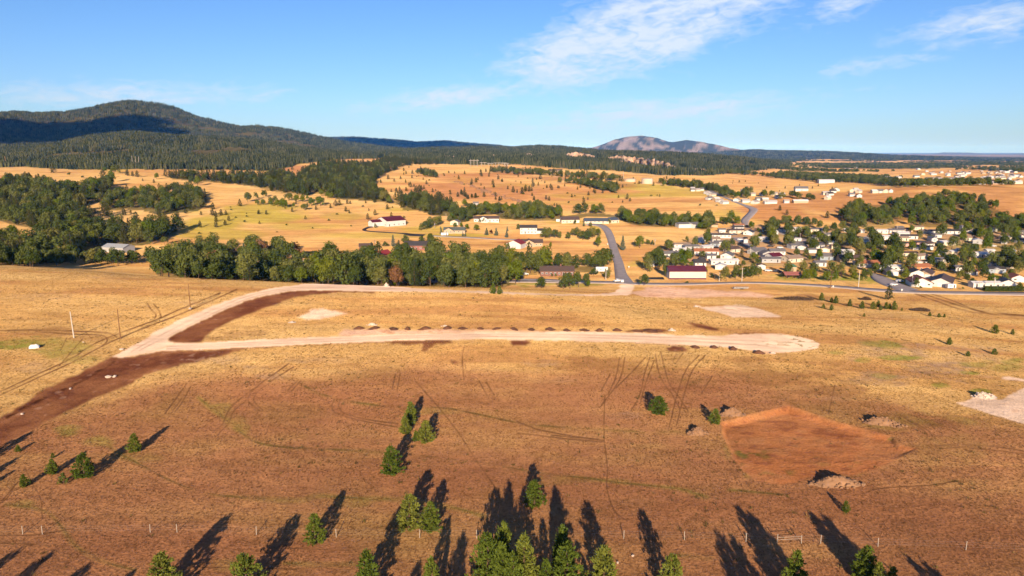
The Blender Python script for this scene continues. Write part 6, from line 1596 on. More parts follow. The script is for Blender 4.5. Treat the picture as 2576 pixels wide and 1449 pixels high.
def box_trailer(vx, vy, L, h, label, name='camper_trailer', ymin=372, yaw=0):
    X, Y, Z = pix(vx, vy, ymin)
    root = empty(name, (X, Y + 1.2, Z + .1), R(yaw))
    mb = MB(); mb.prism([(-L / 2, .5), (L / 2, .5), (L / 2 + .3, 1.0), (L / 2 + .1, h), (-L / 2 + .2, h), (-L / 2, h - .3)], -1.2, 1.2); mobj('body', mb.mesh('body', M_WHITE), root)
    mobj('window', win_mesh(1.2, .7, 'window'), root, (-.6, -1.2, 1.4))
    mobj('door', win_mesh(.7, 1.7, 'door'), root, (L * .3, -1.2, .55))
    for x in (-.5, .5):
        for y in (-1.05, 1.05):
            mobj('wheel', CARM[2], root, (x, y, .34))
    mb = MB(); mb.tube((L / 2, 0, .5), (L / 2 + 1.3, 0, .45), .06, .06, 6); mobj('drawbar', mb.mesh('drawbar', M_STEEL), root)
    tag(root, label, 'trailer', 'trailers')


v = Zv('Fh', 2292, 822); box_trailer(v[0], v[1], 7.5, 3.3, 'white motorhome parked in the oak yard beside the paved road', 'motorhome')
v = Zv('Fh', 257, 350); box_trailer(v[0], v[1], 6, 2.6, 'white camper trailer on the lane below the spruces')
v = Zv('Fh', 1735, 172); box_trailer(v[0], v[1], 5, 2.8, 'white camper trailer left of the cream house')
v = Zv('C', 1150, 1300); box_trailer(v[0], v[1], 4.5, 2.7, 'white camper trailer parked beside the highway house')

# flatbed trailer in the grass
X, Y, Z = pix(*Zv('b', 1920, 150))
root = empty('flatbed_trailer', (X, Y, Z + .1), R(2))
mb = MB(); mb.box(-4, 4, -1.1, -.95, .55, .75); mb.box(-4, 4, .95, 1.1, .55, .75)
for k in range(9): mb.box(-4 + k, -3.9 + k, -.95, .95, .55, .7)
mobj('bed', mb.mesh('bed', M_STEEL), root)
for k in range(5):
    mb = MB(); mb.box(-3.7 + k * 1.7, -2.2 + k * 1.7, -.8, .8, .78, 1.25); mobj('bundle', mb.mesh('bundle', M_GREYW), root)
for x in (.2, 1.1):
    for y in (-1.0, 1.0): mobj('wheel', CARM[2], root, (x, y, .34))
tag(root, 'low steel flatbed trailer parked in the grass above the pink rock strip', 'trailer', 'trailers')

# ------------------------------------------------------------------ mounds, rocks
def mound_mesh(i, amp=0.25):
    rg = np.random.default_rng(900 + i); n, m = 22, 9
    V = [(0, 0, 1.0)]; Fc = []
    ph = rg.uniform(0, 6, 6)
    for r in range(1, m + 1):
        t = r / m
        for k in range(n):
            a = 2 * math.pi * k / n
            rr = t * (1 + 0.14 * math.sin(2 * a + ph[0]) + 0.08 * math.sin(5 * a + ph[1]))
            z = (1 - t) ** 0.9 if t < 1 else -0.12
            z = (math.cos(t * math.pi) * .5 + .5) * .8 + z * .2
            z += rg.normal(0, amp * 0.22) * (1 - t) + (rg.normal(0, .05) if t < 1 else -0.15)
            V.append((math.cos(a) * rr, math.sin(a) * rr, z))
    for k in range(n):
        Fc.append((0, 1 + k, 1 + (k + 1) % n, 0)[:3])
    tri = [f for f in Fc]
    for r in range(m - 1):
        for k in range(n):
            a = 1 + r * n + k; b = 1 + r * n + (k + 1) % n; c = b + n; d = a + n
            tri.append((a, d, c)); tri.append((a, c, b))
    return np_mesh('soil', V, np.array(tri), M_SOILM)


MOUNDS = [mound_mesh(i) for i in range(5)]
MP = [('a', 1085, 498, 95), ('a', 1220, 495, 95), ('a', 1388, 498, 85), ('a', 1508, 503, 85), ('a', 1662, 500, 85), ('a', 1855, 495, 88), ('a', 1985, 495, 85), ('a', 2140, 498, 90), ('a', 2280, 497, 85), ('a', 2430, 500, 88),
      ('b', 120, 503, 75), ('b', 282, 505, 100), ('b', 425, 512, 85), ('b', 578, 511, 88), ('b', 710, 516, 80), ('b', 862, 514, 95), ('b', 1035, 521, 90), ('b', 1150, 520, 130), ('b', 1225, 521, 90), ('b', 1540, 660, 105), ('b', 1705, 662, 105), ('b', 1870, 676, 110), ('b', 2095, 712, 120)]
for k, (zn, x, y, w) in enumerate(MP):
    v = Zv(zn, x, y); v2 = Zv(zn, x + w, y)
    X, Y, Z = pix(*v)
    wd = (v2[0] - v[0]) / F * math.hypot(Y, CAMZ) * 0.5
    o = empty('soil_mound', (X, Y + wd * .7, Z), rnd.uniform(0, 6.28), (wd * rnd.uniform(.7, 1.6), wd * rnd.uniform(.65, 1.2), rnd.uniform(.45, 1.0)))
    mobj('soil', MOUNDS[k % 5], o)
    o['category'] = 'mound'; o['group'] = 'soil mounds along the straight gravel road'
    top = k < 19
    n = ('first second third fourth fifth sixth seventh eighth ninth tenth eleventh twelfth thirteenth fourteenth fifteenth sixteenth seventeenth eighteenth nineteenth'.split())[k] if top else ('first second third fourth'.split())[k - 19]
    o['label'] = f'brown soil mound, {n} from the left along the {"upper" if top else "lower"} side of the straight gravel road'


def stone_mesh(i, mat):
    rg = np.random.default_rng(70 + i)
    import bmesh
    bm = bmesh.new(); bmesh.ops.create_icosphere(bm, subdivisions=1, radius=1.0)
    for vtx in bm.verts:
        vtx.co *= rg.uniform(0.72, 1.15)
        vtx.co.z *= 0.75
    me = bpy.data.meshes.new('stone'); bm.to_mesh(me); bm.free(); me.materials.append(mat)
    return me


STONES = [stone_mesh(i, M_ROCK) for i in range(5)]
PALES = [stone_mesh(10 + i, M_PALE) for i in range(4)]


def rock_pile(zn, x, y, w, hgt, label, stones=STONES, n=46, base_mat=True, depth=.5, yaw=0.0):
    v = Zv(zn, x, y); v2 = Zv(zn, x + w, y)
    X, Y, Z = pix(*v)
    wd = (v2[0] - v[0]) / F * math.hypot(Y, CAMZ) * .5
    o = empty('rock_pile', (X, Y + wd * depth * .7, hz(X, Y + wd * depth * .7)), R(yaw))
    rg = random.Random(int(x * 3 + y))
    if base_mat:
        me = MOUNDS[rg.randrange(5)].copy(); me.materials.clear(); me.materials.append(M_ROCK if stones is STONES else M_PALE)
        b = mobj('rubble', me, o); b.scale = (wd * .92, wd * depth * .95, hgt * .85)
    for k in range(n):
        t = math.sqrt(rg.random()); a = rg.uniform(0, 6.28)
        s = rg.uniform(.14, .42) * (1.15 if hgt > 1.2 else .9)
        st = mobj('stone', stones[rg.randrange(len(stones))], o, (math.cos(a) * t * wd, math.sin(a) * t * wd * depth, hgt * .82 * (math.cos(t * math.pi) * .5 + .5) + s * .2))
        st.scale = (s * rg.uniform(.8, 1.5), s, s * rg.uniform(.7, 1.1)); st.rotation_euler = (rg.uniform(-.5, .5), rg.uniform(-.5, .5), rg.uniform(0, 6))
    tag(o, label, 'rock pile', 'piles of broken rock')
    return o


rock_pile('f', 1605, 262, 215, 1.9, 'tan rock pile behind the squat pine, left of the orange pad')
rock_pile('f', 1345, 405, 180, 1.7, 'tan rock pile at the left corner of the orange pad')
rock_pile('g', 1150, 330, 330, 1.8, 'long tan rock pile at the upper right of the orange pad', n=60, depth=.38, yaw=-18)
rock_pile('g', 815, 790, 410, 2.0, 'long orange rubble heap at the lower right edge of the orange pad', n=70, depth=.32, yaw=2)
rock_pile('c', 1960, 1110, 260, 1.5, 'pale rubble heap at the corner of the right-hand rock pad', PALES, 40)
rock_pile('a', 1205, 462, 95, .9, 'white rock heap above the second soil mound', PALES, 22, depth=.3)
rock_pile('a', 1840, 472, 80, .5, 'low white rock heap above the sixth soil mound', PALES, 12, depth=.3)
rock_pile('b', 1335, 510, 65, 1.1, 'white rock heap at the right end of the upper mounds', PALES, 18, depth=.7)
rock_pile('b', 2205, 708, 45, .7, 'small white rock heap at the right end of the lower mounds', PALES, 10, depth=.7)
rock_pile('b', 1545, 304, 50, .9, 'small white rock heap at the left tip of the pale pad', PALES, 10, depth=.6)
rock_pile('a', 1328, 130, 55, 2.4, 'rough white rock heap with dark shade on the crest edge', PALES, 24, depth=.7)
rock_pile('a', 510, 440, 70, .5, 'low white rocks left of the small pale pad', PALES, 10, depth=.5)
for k, (zn, x, y, s, lab) in enumerate([('W', 912, 1112, .75, 'larger of two white boulders on the brown dirt'), ('W', 962, 1105, .5, 'smaller of two white boulders on the brown dirt'), ('W', 592, 1206, .4, 'small white stone beside the dirt road furrow'), ('W', 185, 1420, .35, 'small white stone low on the dirt road'), ('W', 1020, 878, .6, 'pale rock at the tip of the gravel fork'), ('W', 1600, 535, .7, 'white rock at the foot of the third pole'), ('W', 700, 815, .3, 'tiny white stone in the green patch'),
        ('f', 858, 1300, .24, 'white stone at the bottom beside the tall olive pine'), ('f', 745, 1350, .22, 'white stone at the bottom edge right of the full pine')]):
    X, Y, Z = pix(*Zv(zn, x, y))
    o = mobj('boulder', PALES[k % 4], None, (X, Y, hz(X, Y) + s * .3)); o.scale = (s * 1.3, s, s); o.rotation_euler = (0, 0, k)
    tag(o, lab, 'boulder', 'white boulders')
ORDW = 'first second third fourth fifth sixth seventh eighth ninth tenth eleventh twelfth thirteenth fourteenth fifteenth sixteenth seventeenth eighteenth nineteenth twentieth'.split()
# rock outcrop along the hillside
oc = smooth_pts(Zp('N', [(-20, 470), (60, 490), (140, 512), (190, 540), (240, 560), (330, 580), (430, 612), (500, 628), (550, 645)]), 7)
rg = random.Random(5)
for k, (x, y) in enumerate(oc):
    X, Y, Z = pix(x + rg.uniform(-4, 4), y + rg.uniform(-2, 2), 700)
    s = rg.uniform(1.3, 3.2)
    o = mobj('outcrop_rock', STONES[k % 5], None, (X, Y, Z + s * .2)); o.scale = (s * 1.4, s, s); o.rotation_euler = (0, 0, k)
    o['category'] = 'rock'; o['group'] = 'rock outcrop on the middle hill'
    ow = ORDW[k % 20]; part3 = ('upper', 'middle', 'lower')[min(2, k // 20)]
    o['label'] = f'{"small" if s < 2.2 else "larger"} tan outcrop rock, {ow} from the left in the {part3} third of the rocky band'

# white tank lid in the green patch
X, Y, Z = pix(*Zv('W', 290, 862)); root = empty('septic_tank_lid', (X, Y, hz(X, Y)), .3)
mb = MB()
for j in range(5):
    mb.tube((-1.3 + j * .1, 0, .0 + j * .2), (1.3 - j * .1, 0, .0 + j * .2), .75 - j * .12, .75 - j * .12, 10)
mobj('shell', mb.mesh('shell', M_WHITE, True), root)
mb = MB(); mb.tube((.5, 0, .85), (.5, 0, 1.12), .28, .28, 10); mobj('cap', mb.mesh('cap', M_WHITE), root)
me = MOUNDS[2]; b = mobj('soil', me, root, (0, .6, 0)); b.scale = (2.2, 1.2, .5)
tag(root, 'white plastic tank half buried in the green patch at left', 'tank')
# short leaning stake by the white pole
X, Y, Z = pix(*Zv('W', 768, 780)); root = empty('stake', (X, Y, hz(X, Y))); mb = MB(); mb.tube((0, 0, -.2), (-1.6, 0, 2.3), .06, .05, 6); mobj('rod', mb.mesh('rod', M_WOOD), root)
tag(root, 'thin leaning stake between the white pole and brown pole', 'stake')

# ------------------------------------------------------------------ wire fence along the bottom
FP = [('d', -240, 1108, .0), ('d', 185, 1108, .0), ('d', 345, 1108, 0), ('d', 1222, 1095, 0), ('d', 1440, 1093, 0), ('d', 2085, 1112, 0), ('e', 380, 1160, 0), ('e', 1000, 1165, 0), ('e', 1425, 1168, 0), ('f', 790, 1172, 0), ('f', 1243, 1180, 0), ('f', 1700, 1194, 0), ('g', 120, 1190, 0), ('g', 352, 1200, 0), ('g', 533, 1208, 0), ('g', 675, 1207, 0), ('g', 1103, 1230, 0), ('g', 1757, 1255, 0), ('g', 2300, 1272, 0)]
P3 = sorted([pix(*Zv(zn, x, y)) for zn, x, y, _ in FP])
root = empty('wire_fence', P3[0])
ox, oy, oz = P3[0]
for k, p in enumerate(P3):
    mb = MB(); mb.tube((0, 0, -.3), (0.05 * math.sin(k * 3), 0.04, 1.45), .065, .055, 7)
    mobj('post', mb.mesh('post', M_GREYW), root, (p[0] - ox, p[1] - oy, hz(p[0], p[1]) - oz))
for hgt in (.5, .9, 1.3):
    mb = MB()
    for a, b in zip(P3[:-1], P3[1:]):
        mb.tube((a[0] - ox, a[1] - oy, hz(a[0], a[1]) - oz + hgt), (b[0] - ox, b[1] - oy, hz(b[0], b[1]) - oz + hgt), .003, .003, 4, cap=False)
    mobj('wire', mb.mesh('wire', M_STEEL), root)
tag(root, 'wire fence on pale posts crossing the foreground', 'fence')
a = pix(*Zv('g', 352, 1200)); b = pix(*Zv('g', 533, 1208))
root = empty('pole_gate', a)
for k, (f0, z0, z1) in enumerate(((0.0, .55, .9), (0.0, .95, 1.25))):
    mb = MB(); mb.tube((0, -.1, z0), (b[0] - a[0], b[1] - a[1] - .1, z1), .03, .03, 6); mobj('rail', mb.mesh('rail', M_GREYW), root)
tag(root, 'leaning pale rail gate between two fence posts at lower right', 'gate')

# ------------------------------------------------------------------ park shelter, play tower, hedge, signs
X, Y, Z = pix(*Zv('B', 455, 1105), 372)
root = empty('picnic_shelter', (X, Y + 3, Z + .1))
for x in (-4, 0, 4):
    for y in (-2.4, 2.4):
        mb = MB(); mb.box(x - .12, x + .12, y - .12, y + .12, -1, 2.5); mobj('post', mb.mesh('post', M_WOOD), root)
mobj('roof', roof_mesh(9.5, 5.6, 2.5, 1.3, .5), root, None, (.34, .13, .11))
for x in (-2.2, 2.2):
    mb = MB(); mb.box(x - 1, x + 1, -.4, .4, .7, .78); mb.box(x - 1, x + 1, -.9, -.65, .4, .46); mb.box(x - 1, x + 1, .65, .9, .4, .46); mb.box(x - .1, x + .1, -.8, .8, 0, .7); mobj('picnic_table', mb.mesh('picnic_table', M_WOOD), root)
tag(root, 'open picnic shelter with reddish roof on the park lawn', 'shelter'); LANDMARKS.append(('picnic shelter', *Zv('B', 455, 1105))); HOUSE_SPOTS.append((X, Y + 3, 7))
X, Y, Z = pix(*Zv('B', 500, 1020), 372)
root = empty('play_tower', (X, Y + 5, Z))
mb = MB(); mb.box(-1.8, 1.8, -1.8, 1.8, -.5, 4.4); mobj('tower', mb.mesh('tower', M_WALL), root, None, TAN)
mb = MB()
for a_, b_ in (((-2.3, -2.3), (2.3, -2.3)), ((2.3, -2.3), (2.3, 2.3)), ((2.3, 2.3), (-2.3, 2.3)), ((-2.3, 2.3), (-2.3, -2.3))): mb.quad((*a_, 4.42), (*b_, 4.42), (0, 0, 6.3))
mobj('roof', mb.mesh('roof', M_ROOF), root, None, (.06, .16, .10))
tag(root, 'small tan tower with green pointed roof behind the picnic shelter', 'tower')
p0 = pix(*Zv('C', 1800, 1345), 372); p1 = pix(*Zv('C', 2560, 1350), 372)
root = empty('hedge', p0)
rgn = np.random.default_rng(3); n = 5200
Lh = math.hypot(p1[0] - p0[0], p1[1] - p0[1]); tt = rgn.uniform(0, 1, n); side = rgn.integers(0, 3, n)
yy = np.where(side == 0, -1.0, np.where(side == 1, rgn.uniform(-1, 1, n), 1.0)); zz = np.where(side == 1, 2.4, rgn.uniform(0, 2.4, n)) + rgn.normal(0, .12, n)
ctr = np.stack([tt * (p1[0] - p0[0]), tt * (p1[1] - p0[1]) + 1.2 + yy, zz + tt * (p1[2] - p0[2])], 1) + rgn.normal(0, .12, (n, 3))
nn = rgn.normal(0, 1, (n, 3)); nn /= np.linalg.norm(nn, axis=1, keepdims=True); aa = np.cross(nn, rgn.normal(0, 1, (n, 3))); aa /= np.linalg.norm(aa, axis=1, keepdims=True); bb = np.cross(nn, aa)
VV = np.stack([ctr - aa * .28, ctr - bb * .22, ctr + aa * .28, ctr + bb * .22], 1).reshape(-1, 3)
mobj('foliage', np_mesh('hedge_leaves', VV, np.arange(len(VV)).reshape(-1, 4), M_OAK), root)
tag(root, 'long clipped dark hedge beside the highway at the right edge', 'hedge')
for zn, x, y, lab in [('B', 1230, 1295, 'white marker post left of the street mouth on the highway'), ('C', 180, 1365, 'white marker post below the street mouth on the highway'), ('T', 385, 770, 'small white sign on the right verge of the paved road'), ('T', 128, 490, 'white mailbox on the left verge of the paved road')]:
    X, Y, Z = pix(*Zv(zn, x, y), 360)
    root = empty('marker_post', (X, Y, Z)); mb = MB(); mb.tube((0, 0, -.2), (0, 0, 1.6), .06, .06, 6); mobj('post', mb.mesh('post', M_POST), root)
    mb = MB(); mb.box(-.35, .35, -.05, .03, 1.1, 1.9); mobj('plate', mb.mesh('plate', M_FRAME), root); tag(root, lab, 'post', 'roadside markers')

# brush piles
for k, (zn, x, y, w) in enumerate([('c', 1390, 345, 170), ('c', 912, 248, 90), ('c', 280, 245, 360)]):
    v = Zv(zn, x, y); X, Y, Z = pix(*v); wd = (Zv(zn, x + w, y)[0] - v[0]) / F * Y * .5
    rgn = np.random.default_rng(60 + k); n = int(1400)
    th = rgn.uniform(0, 6.28, n); rr = np.sqrt(rgn.uniform(0, 1, n))
    ctr = np.stack([np.cos(th) * rr * wd, np.sin(th) * rr * wd * .4, (1 - rr ** 2) * 1.3 * rgn.uniform(.2, 1, n)], 1)
    V_, F_ = tufts(ctr, np.tile(np.array([[0, 0, .4]]), (n, 1)), 1, 1.1, .07, .1, rgn)
    o = empty('brush_pile', (X, Y + 1.5, Z)); mobj('branches', np_mesh('branches', V_, F_, M_TWIG if 'M_TWIG' in globals() else M_BARK), o)
    tag(o, ('brown dead brush pile right of the small pine row', 'small brown brush pile below the big round pine', 'long low brown brush mound left of the small pine row')[k], 'brush pile', 'piles of cut brush')
# withered shrub by the left pines
tree_at('bush', *Zv('d', 520, 700), Zv('d', 520, 610)[1], 0.7, 'withered grey-green shrub beside the bushy pine on the left slope', 'withered shrubs')

M_HWY = simple_mat('worn_asphalt', (0.52, 0.43, 0.36), 0.9, 0.25, 0.2)
# ------------------------------------------------------------------ paved roads and streets
ribbon('paved_road', 'grey paved road running up from the junction past the fields', [(1549, 712), (1546, 690), (1543, 660), (1537, 640), (1529, 610), (1523, 592), (1514, 577), (1500, 569), (1470, 566)], [(1594, 712), (1577, 690), (1567, 660), (1559, 640), (1549, 610), (1543, 592), (1533, 575), (1515, 565), (1480, 562)], M_ASPH, .15, 380)
ribbon('highway', 'grey two-lane highway passing in front of the town', [(1000, 705), (1290, 705), (1400, 706), (1549, 708), (1600, 711), (1720, 712), (1900, 709), (2080, 717), (2200, 726), (2320, 732), (2575, 735), (2900, 738)], [(1000, 711), (1290, 711), (1400, 712), (1549, 714), (1600, 717), (1720, 718), (1900, 714), (2080, 723), (2200, 733), (2320, 739), (2575, 744), (2900, 748)], M_HWY, .12, 340)
ribbon('town_street', 'wide grey street entering the town from the highway', Zp('H', [(600, 940), (620, 990), (700, 1040), (830, 1090), (950, 1120)]), Zp('H', [(640, 930), (720, 960), (840, 1010), (960, 1060), (1090, 1105)]), M_ASPH, .2, 372)
ribbon('upper_road', 'grey road climbing over the saddle to the upper suburb', Zp('U', [(1345, 720), (1310, 640), (1420, 520), (1430, 470), (1340, 420), (1220, 370), (1060, 300), (900, 230), (780, 170)]), Zp('U', [(1420, 720), (1440, 640), (1540, 530), (1570, 480), (1500, 440), (1330, 385), (1120, 300), (950, 220), (820, 170)]), M_ASPH, .35, 560, 6)
ribbon('driveway', 'black asphalt drive looping to the large red-roofed house', Zp('G', [(280, 338), (170, 355), (75, 410), (180, 440), (400, 458), (700, 475), (860, 490), (1000, 525), (1250, 535)]), Zp('G', [(290, 360), (210, 372), (150, 412), (250, 432), (450, 445), (720, 462), (900, 470), (1050, 485), (1310, 500)]), M_ASPHD, .2, 500)
ribbon('lane', 'pale gravel lane running past the tan house to the paved road', Zp('Fh', [(90, 340), (300, 355), (600, 365), (900, 385), (1260, 395)]), Zp('Fh', [(90, 355), (300, 368), (600, 380), (900, 398), (1260, 410)]), M_CONC, .12, 500)
ribbon('ranch_drive', 'pale drive in front of the brick ranch house', Zp('Fh', [(1250, 905), (1500, 905), (1700, 915), (1850, 920)]), Zp('Fh', [(1250, 925), (1500, 930), (1700, 940), (1850, 940)]), M_CONC, .12, 380)
ribbon('side_street', 'grey street between the mobile homes', Zp('A', [(1560, 300), (1700, 380), (1880, 470), (2000, 520)]), Zp('A', [(1800, 300), (1880, 380), (1990, 450), (2100, 500)]), M_ASPH, .15, 450)
ribbon('side_street', 'grey street behind the row of cream mobile homes', Zp('B', [(40, 180), (300, 260), (600, 350), (1000, 430)]), Zp('B', [(180, 180), (450, 260), (760, 340), (1050, 400)]), M_ASPH, .15, 450)
ribbon('forecourt', 'dark asphalt yard beside the maroon-roofed shed', Zp('A', [(-120, 1075), (100, 1072), (250, 1072)]), Zp('A', [(-120, 1110), (100, 1112), (280, 1115)]), M_ASPHD, .12, 380, 3)


# ------------------------------------------------------------------ pale rock faces among the far pines
def cliff(pts, hgt, label, seed):
    P = smooth_pts(pts, 7); rg = np.random.default_rng(seed)
    V = []; m = 7; n = len(P); Fc = []
    for i, (x, y) in enumerate(P):
        X, Y, Z = pix(x, y, 1500)
        e = math.sin(math.pi * min(1, max(0, i / (n - 1)))) ** .4
        h = hgt * (.25 + .75 * e) * rg.uniform(.72, 1.15)
        for k in range(m):
            t = k / (m - 1)
            V.append((X + rg.normal(0, 2.2), Y + 6 + t * 10 + rg.normal(0, 2.4), Z - 6 + (h + 6) * t))
        V.append((X, Y + 60, Z - 4))
    w = m + 1
    for i in range(n - 1):
        for k in range(m):
            Fc.append((i * w + k, (i + 1) * w + k, (i + 1) * w + k + 1, i * w + k + 1))
    o = mobj('cliff', np_mesh('cliff', V, Fc, M_CLIFF))
    tag(o, label, None, None, 'structure')


M_CLIFF = simple_mat('pale_cliff_rock', (.52, .36, .25), .95, .06, .5, bump=.6)
cliff([(1422, 394), (1445, 395), (1470, 397), (1500, 400)], 17, 'upper pale rock face among the far pines', 1)
cliff([(1528, 403), (1560, 405), (1590, 409), (1620, 414), (1650, 420), (1680, 426), (1702, 431)], 21, 'long pale rock face stepping down through the far pines', 2)
cliff([(1545, 411), (1580, 416), (1610, 421)], 13, 'lower short pale rock face below the long one', 3)
cliff([(1318, 395), (1335, 396), (1350, 397)], 12, 'small pale rock face left of the upper one', 4)
cliff([(1228, 396), (1245, 397), (1258, 398)], 9, 'faint pale rock face above the pylons', 5)
cliff([(1100, 400), (1125, 400), (1150, 402)], 9, 'faint pale rock face left of the pylons', 6)
cliff([(1735, 432), (1765, 435), (1795, 437)], 10, 'low rock face at the right foot of the pine ridge', 7)
# ------------------------------------------------------------------ the rest of the woods as masses
REST = finish_trees()


def instancer(name, label, pts, meshes):
    """pts: list of (mesh index, x, y, z, sx, sz, rot)"""
    pc = bpy.data.collections.new(name + '_kinds')
    for i, me in enumerate(meshes):
        pc.objects.link(bpy.data.objects.new(f'{name}_kind_{i:02d}', me))
    A = np.array(pts, float)
    me = bpy.data.meshes.new(name)
    me.vertices.add(len(A)); me.vertices.foreach_set('co', A[:, 1:4].astype(np.float32).ravel())
    a = me.attributes.new('idx', 'INT', 'POINT'); a.data.foreach_set('value', A[:, 0].astype(np.int32))
    a = me.attributes.new('sc', 'FLOAT_VECTOR', 'POINT'); a.data.foreach_set('vector', np.stack([A[:, 4], A[:, 4], A[:, 5]], 1).astype(np.float32).ravel())
    a = me.attributes.new('rt', 'FLOAT_VECTOR', 'POINT'); a.data.foreach_set('vector', np.stack([A[:, 6] * 0, A[:, 6] * 0, A[:, 6]], 1).astype(np.float32).ravel())
    o = mobj(name, me)
    g = bpy.data.node_groups.new(name, 'GeometryNodeTree')
    g.interface.new_socket('Geometry', in_out='INPUT', socket_type='NodeSocketGeometry')
    g.interface.new_socket('Geometry', in_out='OUTPUT', socket_type='NodeSocketGeometry')
    gi = g.nodes.new('NodeGroupInput'); go = g.nodes.new('NodeGroupOutput')
    ci = g.nodes.new('GeometryNodeCollectionInfo'); ci.inputs['Collection'].default_value = pc
    ci.inputs['Separate Children'].default_value = True; ci.inputs['Reset Children'].default_value = True
    ip = g.nodes.new('GeometryNodeInstanceOnPoints'); ip.inputs['Pick Instance'].default_value = True

    def attr(nm, tp):
        n = g.nodes.new('GeometryNodeInputNamedAttribute'); n.data_type = tp; n.inputs['Name'].default_value = nm
        return n.outputs['Attribute']
    L = g.links.new
    L(gi.outputs[0], ip.inputs['Points']); L(ci.outputs[0], ip.inputs['Instance'])
    L(attr('idx', 'INT'), ip.inputs['Instance Index']); L(attr('sc', 'FLOAT_VECTOR'), ip.inputs['Scale']); L(attr('rt', 'FLOAT_VECTOR'), ip.inputs['Rotation'])
    L(ip.outputs[0], go.inputs[0])
    md = o.modifiers.new('spread', 'NODES'); md.node_group = g
    return tag(o, label, None, None, 'stuff')


KI = ['dark_pine', 'oak', 'tall', 'lime', 'rust', 'bush', 'spruce', 'purple', 'pine']
pm = []; first = {}
for k in KI:
    first[k] = len(pm)
    pm += [p[1] for p in PROTO[k]]
pts = []
for (k, x, y, z, h, w) in REST:
    pts.append((first[k] + rnd.randrange(len(PROTO[k])), x, y, z - .02 * h, h * w, h, rnd.uniform(0, 6.28)))
print('individual trees', sum(1 for o in SC.objects if o.parent is None and 'tree' in o.name), 'rest', len(pts))
if pts:
    instancer('mixed_woodland', 'mixed woods filling the valley sides and tree lines behind the nearer trees', pts, pm)


# far pine forest on the hills
def clump_mesh(i, n=5, ext=10.0, mat=None):
    rg = np.random.default_rng(300 + i)
    V = []; Fc = []
    for t in range(n):
        a = t * 2.4 + rg.uniform(0, 1); r = ext * math.sqrt((t + .3) / n)
        cx, cy = math.cos(a) * r, math.sin(a) * r
        h = rg.uniform(7.5, 16.0); w = h * rg.uniform(.15, .23)
        for (z0, z1, ww) in ((.10, .62, 1.0), (.40, .84, .72), (.66, 1.0, .45)):
            b = len(V); m = 6
            for k in range(m):
                aa = 2 * math.pi * k / m + rg.uniform(-.3, .3); q = w * ww * rg.uniform(.72, 1.2)
                V.append((cx + math.cos(aa) * q, cy + math.sin(aa) * q, h * (z0 + rg.uniform(-.06, .06))))
            V.append((cx, cy, h * z1))
            for k in range(m):
                Fc.append((b + k, b + (k + 1) % m, b + m))
    return np_mesh('pine_clump', V, Fc, mat)


M_FPINE = leaf_mat('far_pine_needles', [(0.0, (0.022, 0.034, 0.018)), (0.4, (0.050, 0.064, 0.034)), (0.8, (0.095, 0.105, 0.054)), (1.0, (0.130, 0.122, 0.066))], 0.1)


M_FOLIVE = leaf_mat('olive_far_needles', [(0.0, (0.036, 0.050, 0.024)), (0.6, (0.080, 0.092, 0.044)), (1.0, (0.128, 0.128, 0.062))], 0.08)


def far_forest():
    # what can be seen: running highest sight line along each bearing
    qn, yn = 500, 900
    qs = np.linspace(-0.95, 0.95, qn); ys = np.exp(np.linspace(math.log(300), math.log(14000), yn))
    Q, Yg = np.meshgrid(qs, ys, indexing='ij')
    X = Q * (CT * Yg + CAMZ * ST)
    E = (H0(X, Yg) - CAMZ) / Yg
    RM = np.maximum.accumulate(E, 1)
    rg = np.random.default_rng(8)
    out = []
    y = 1320.0
    while y < 9800:
        k = CT * y + CAMZ * ST
        s = 15.5 * max(1.0, (y / 2300.0) ** 0.95)
        n = int(1.90 * k / s)
        x = np.linspace(-.95 * k, .95 * k, n) + rg.uniform(-.5, .5, n) * s
        yy = y + rg.uniform(-.5, .5, n) * s
        z = H0(x, yy)
        px, py, n1, n2, st, nb, fo = terrain_class(x, yy, z)
        top = (z + 13 * max(1, s / 22) - CAMZ) / yy
        qi = np.clip(((x / (CT * yy + CAMZ * ST)) + .95) / 1.90 * (qn - 1), 0, qn - 1).astype(int)
        yi = np.clip(((np.log(yy) - math.log(300)) / (math.log(14000) - math.log(300)) * (yn - 1)), 1, yn - 1).astype(int) - 3
        vis = top >= RM[qi, np.maximum(yi, 0)] - 0.0006
        cl = blobs(px, py, CLIFFS, nb * 1.1) * (yy > 1800)
        ok = (rg.uniform(0, 1, n) < fo * 0.97) & vis & (rg.uniform(0, 1, n) > cl * 1.3) & ~((yy > 9200) & (px > 1460))
        gap = fbm(x / 160, yy / 160, 83, 3) > -0.44
        ok &= gap
        f = max(1.0, s / 22.0)
        tone = fbm(x / 230, yy / 230, 91, 3)
        for a, b, c, tn in zip(x[ok], yy[ok], z[ok], tone[ok]):
            out.append((rg.integers(0, 4) + (4 if tn + rg.normal(0, .22) > .12 else 0), a, b, c - 1.0, f * rg.uniform(.85, 1.15), min(f, 1.5) * rg.uniform(.8, 1.2), rg.uniform(0, 6.28)))
        y += s * 0.9
    # tree belts on the plain
    print('far clumps', len(out))
    return out


fp = far_forest()
instancer('pine_forest', 'dark pine forest covering the mountains and far hills', fp, [clump_mesh(i, mat=M_FPINE) for i in range(4)] + [clump_mesh(4 + i, mat=M_FOLIVE) for i in range(4)])

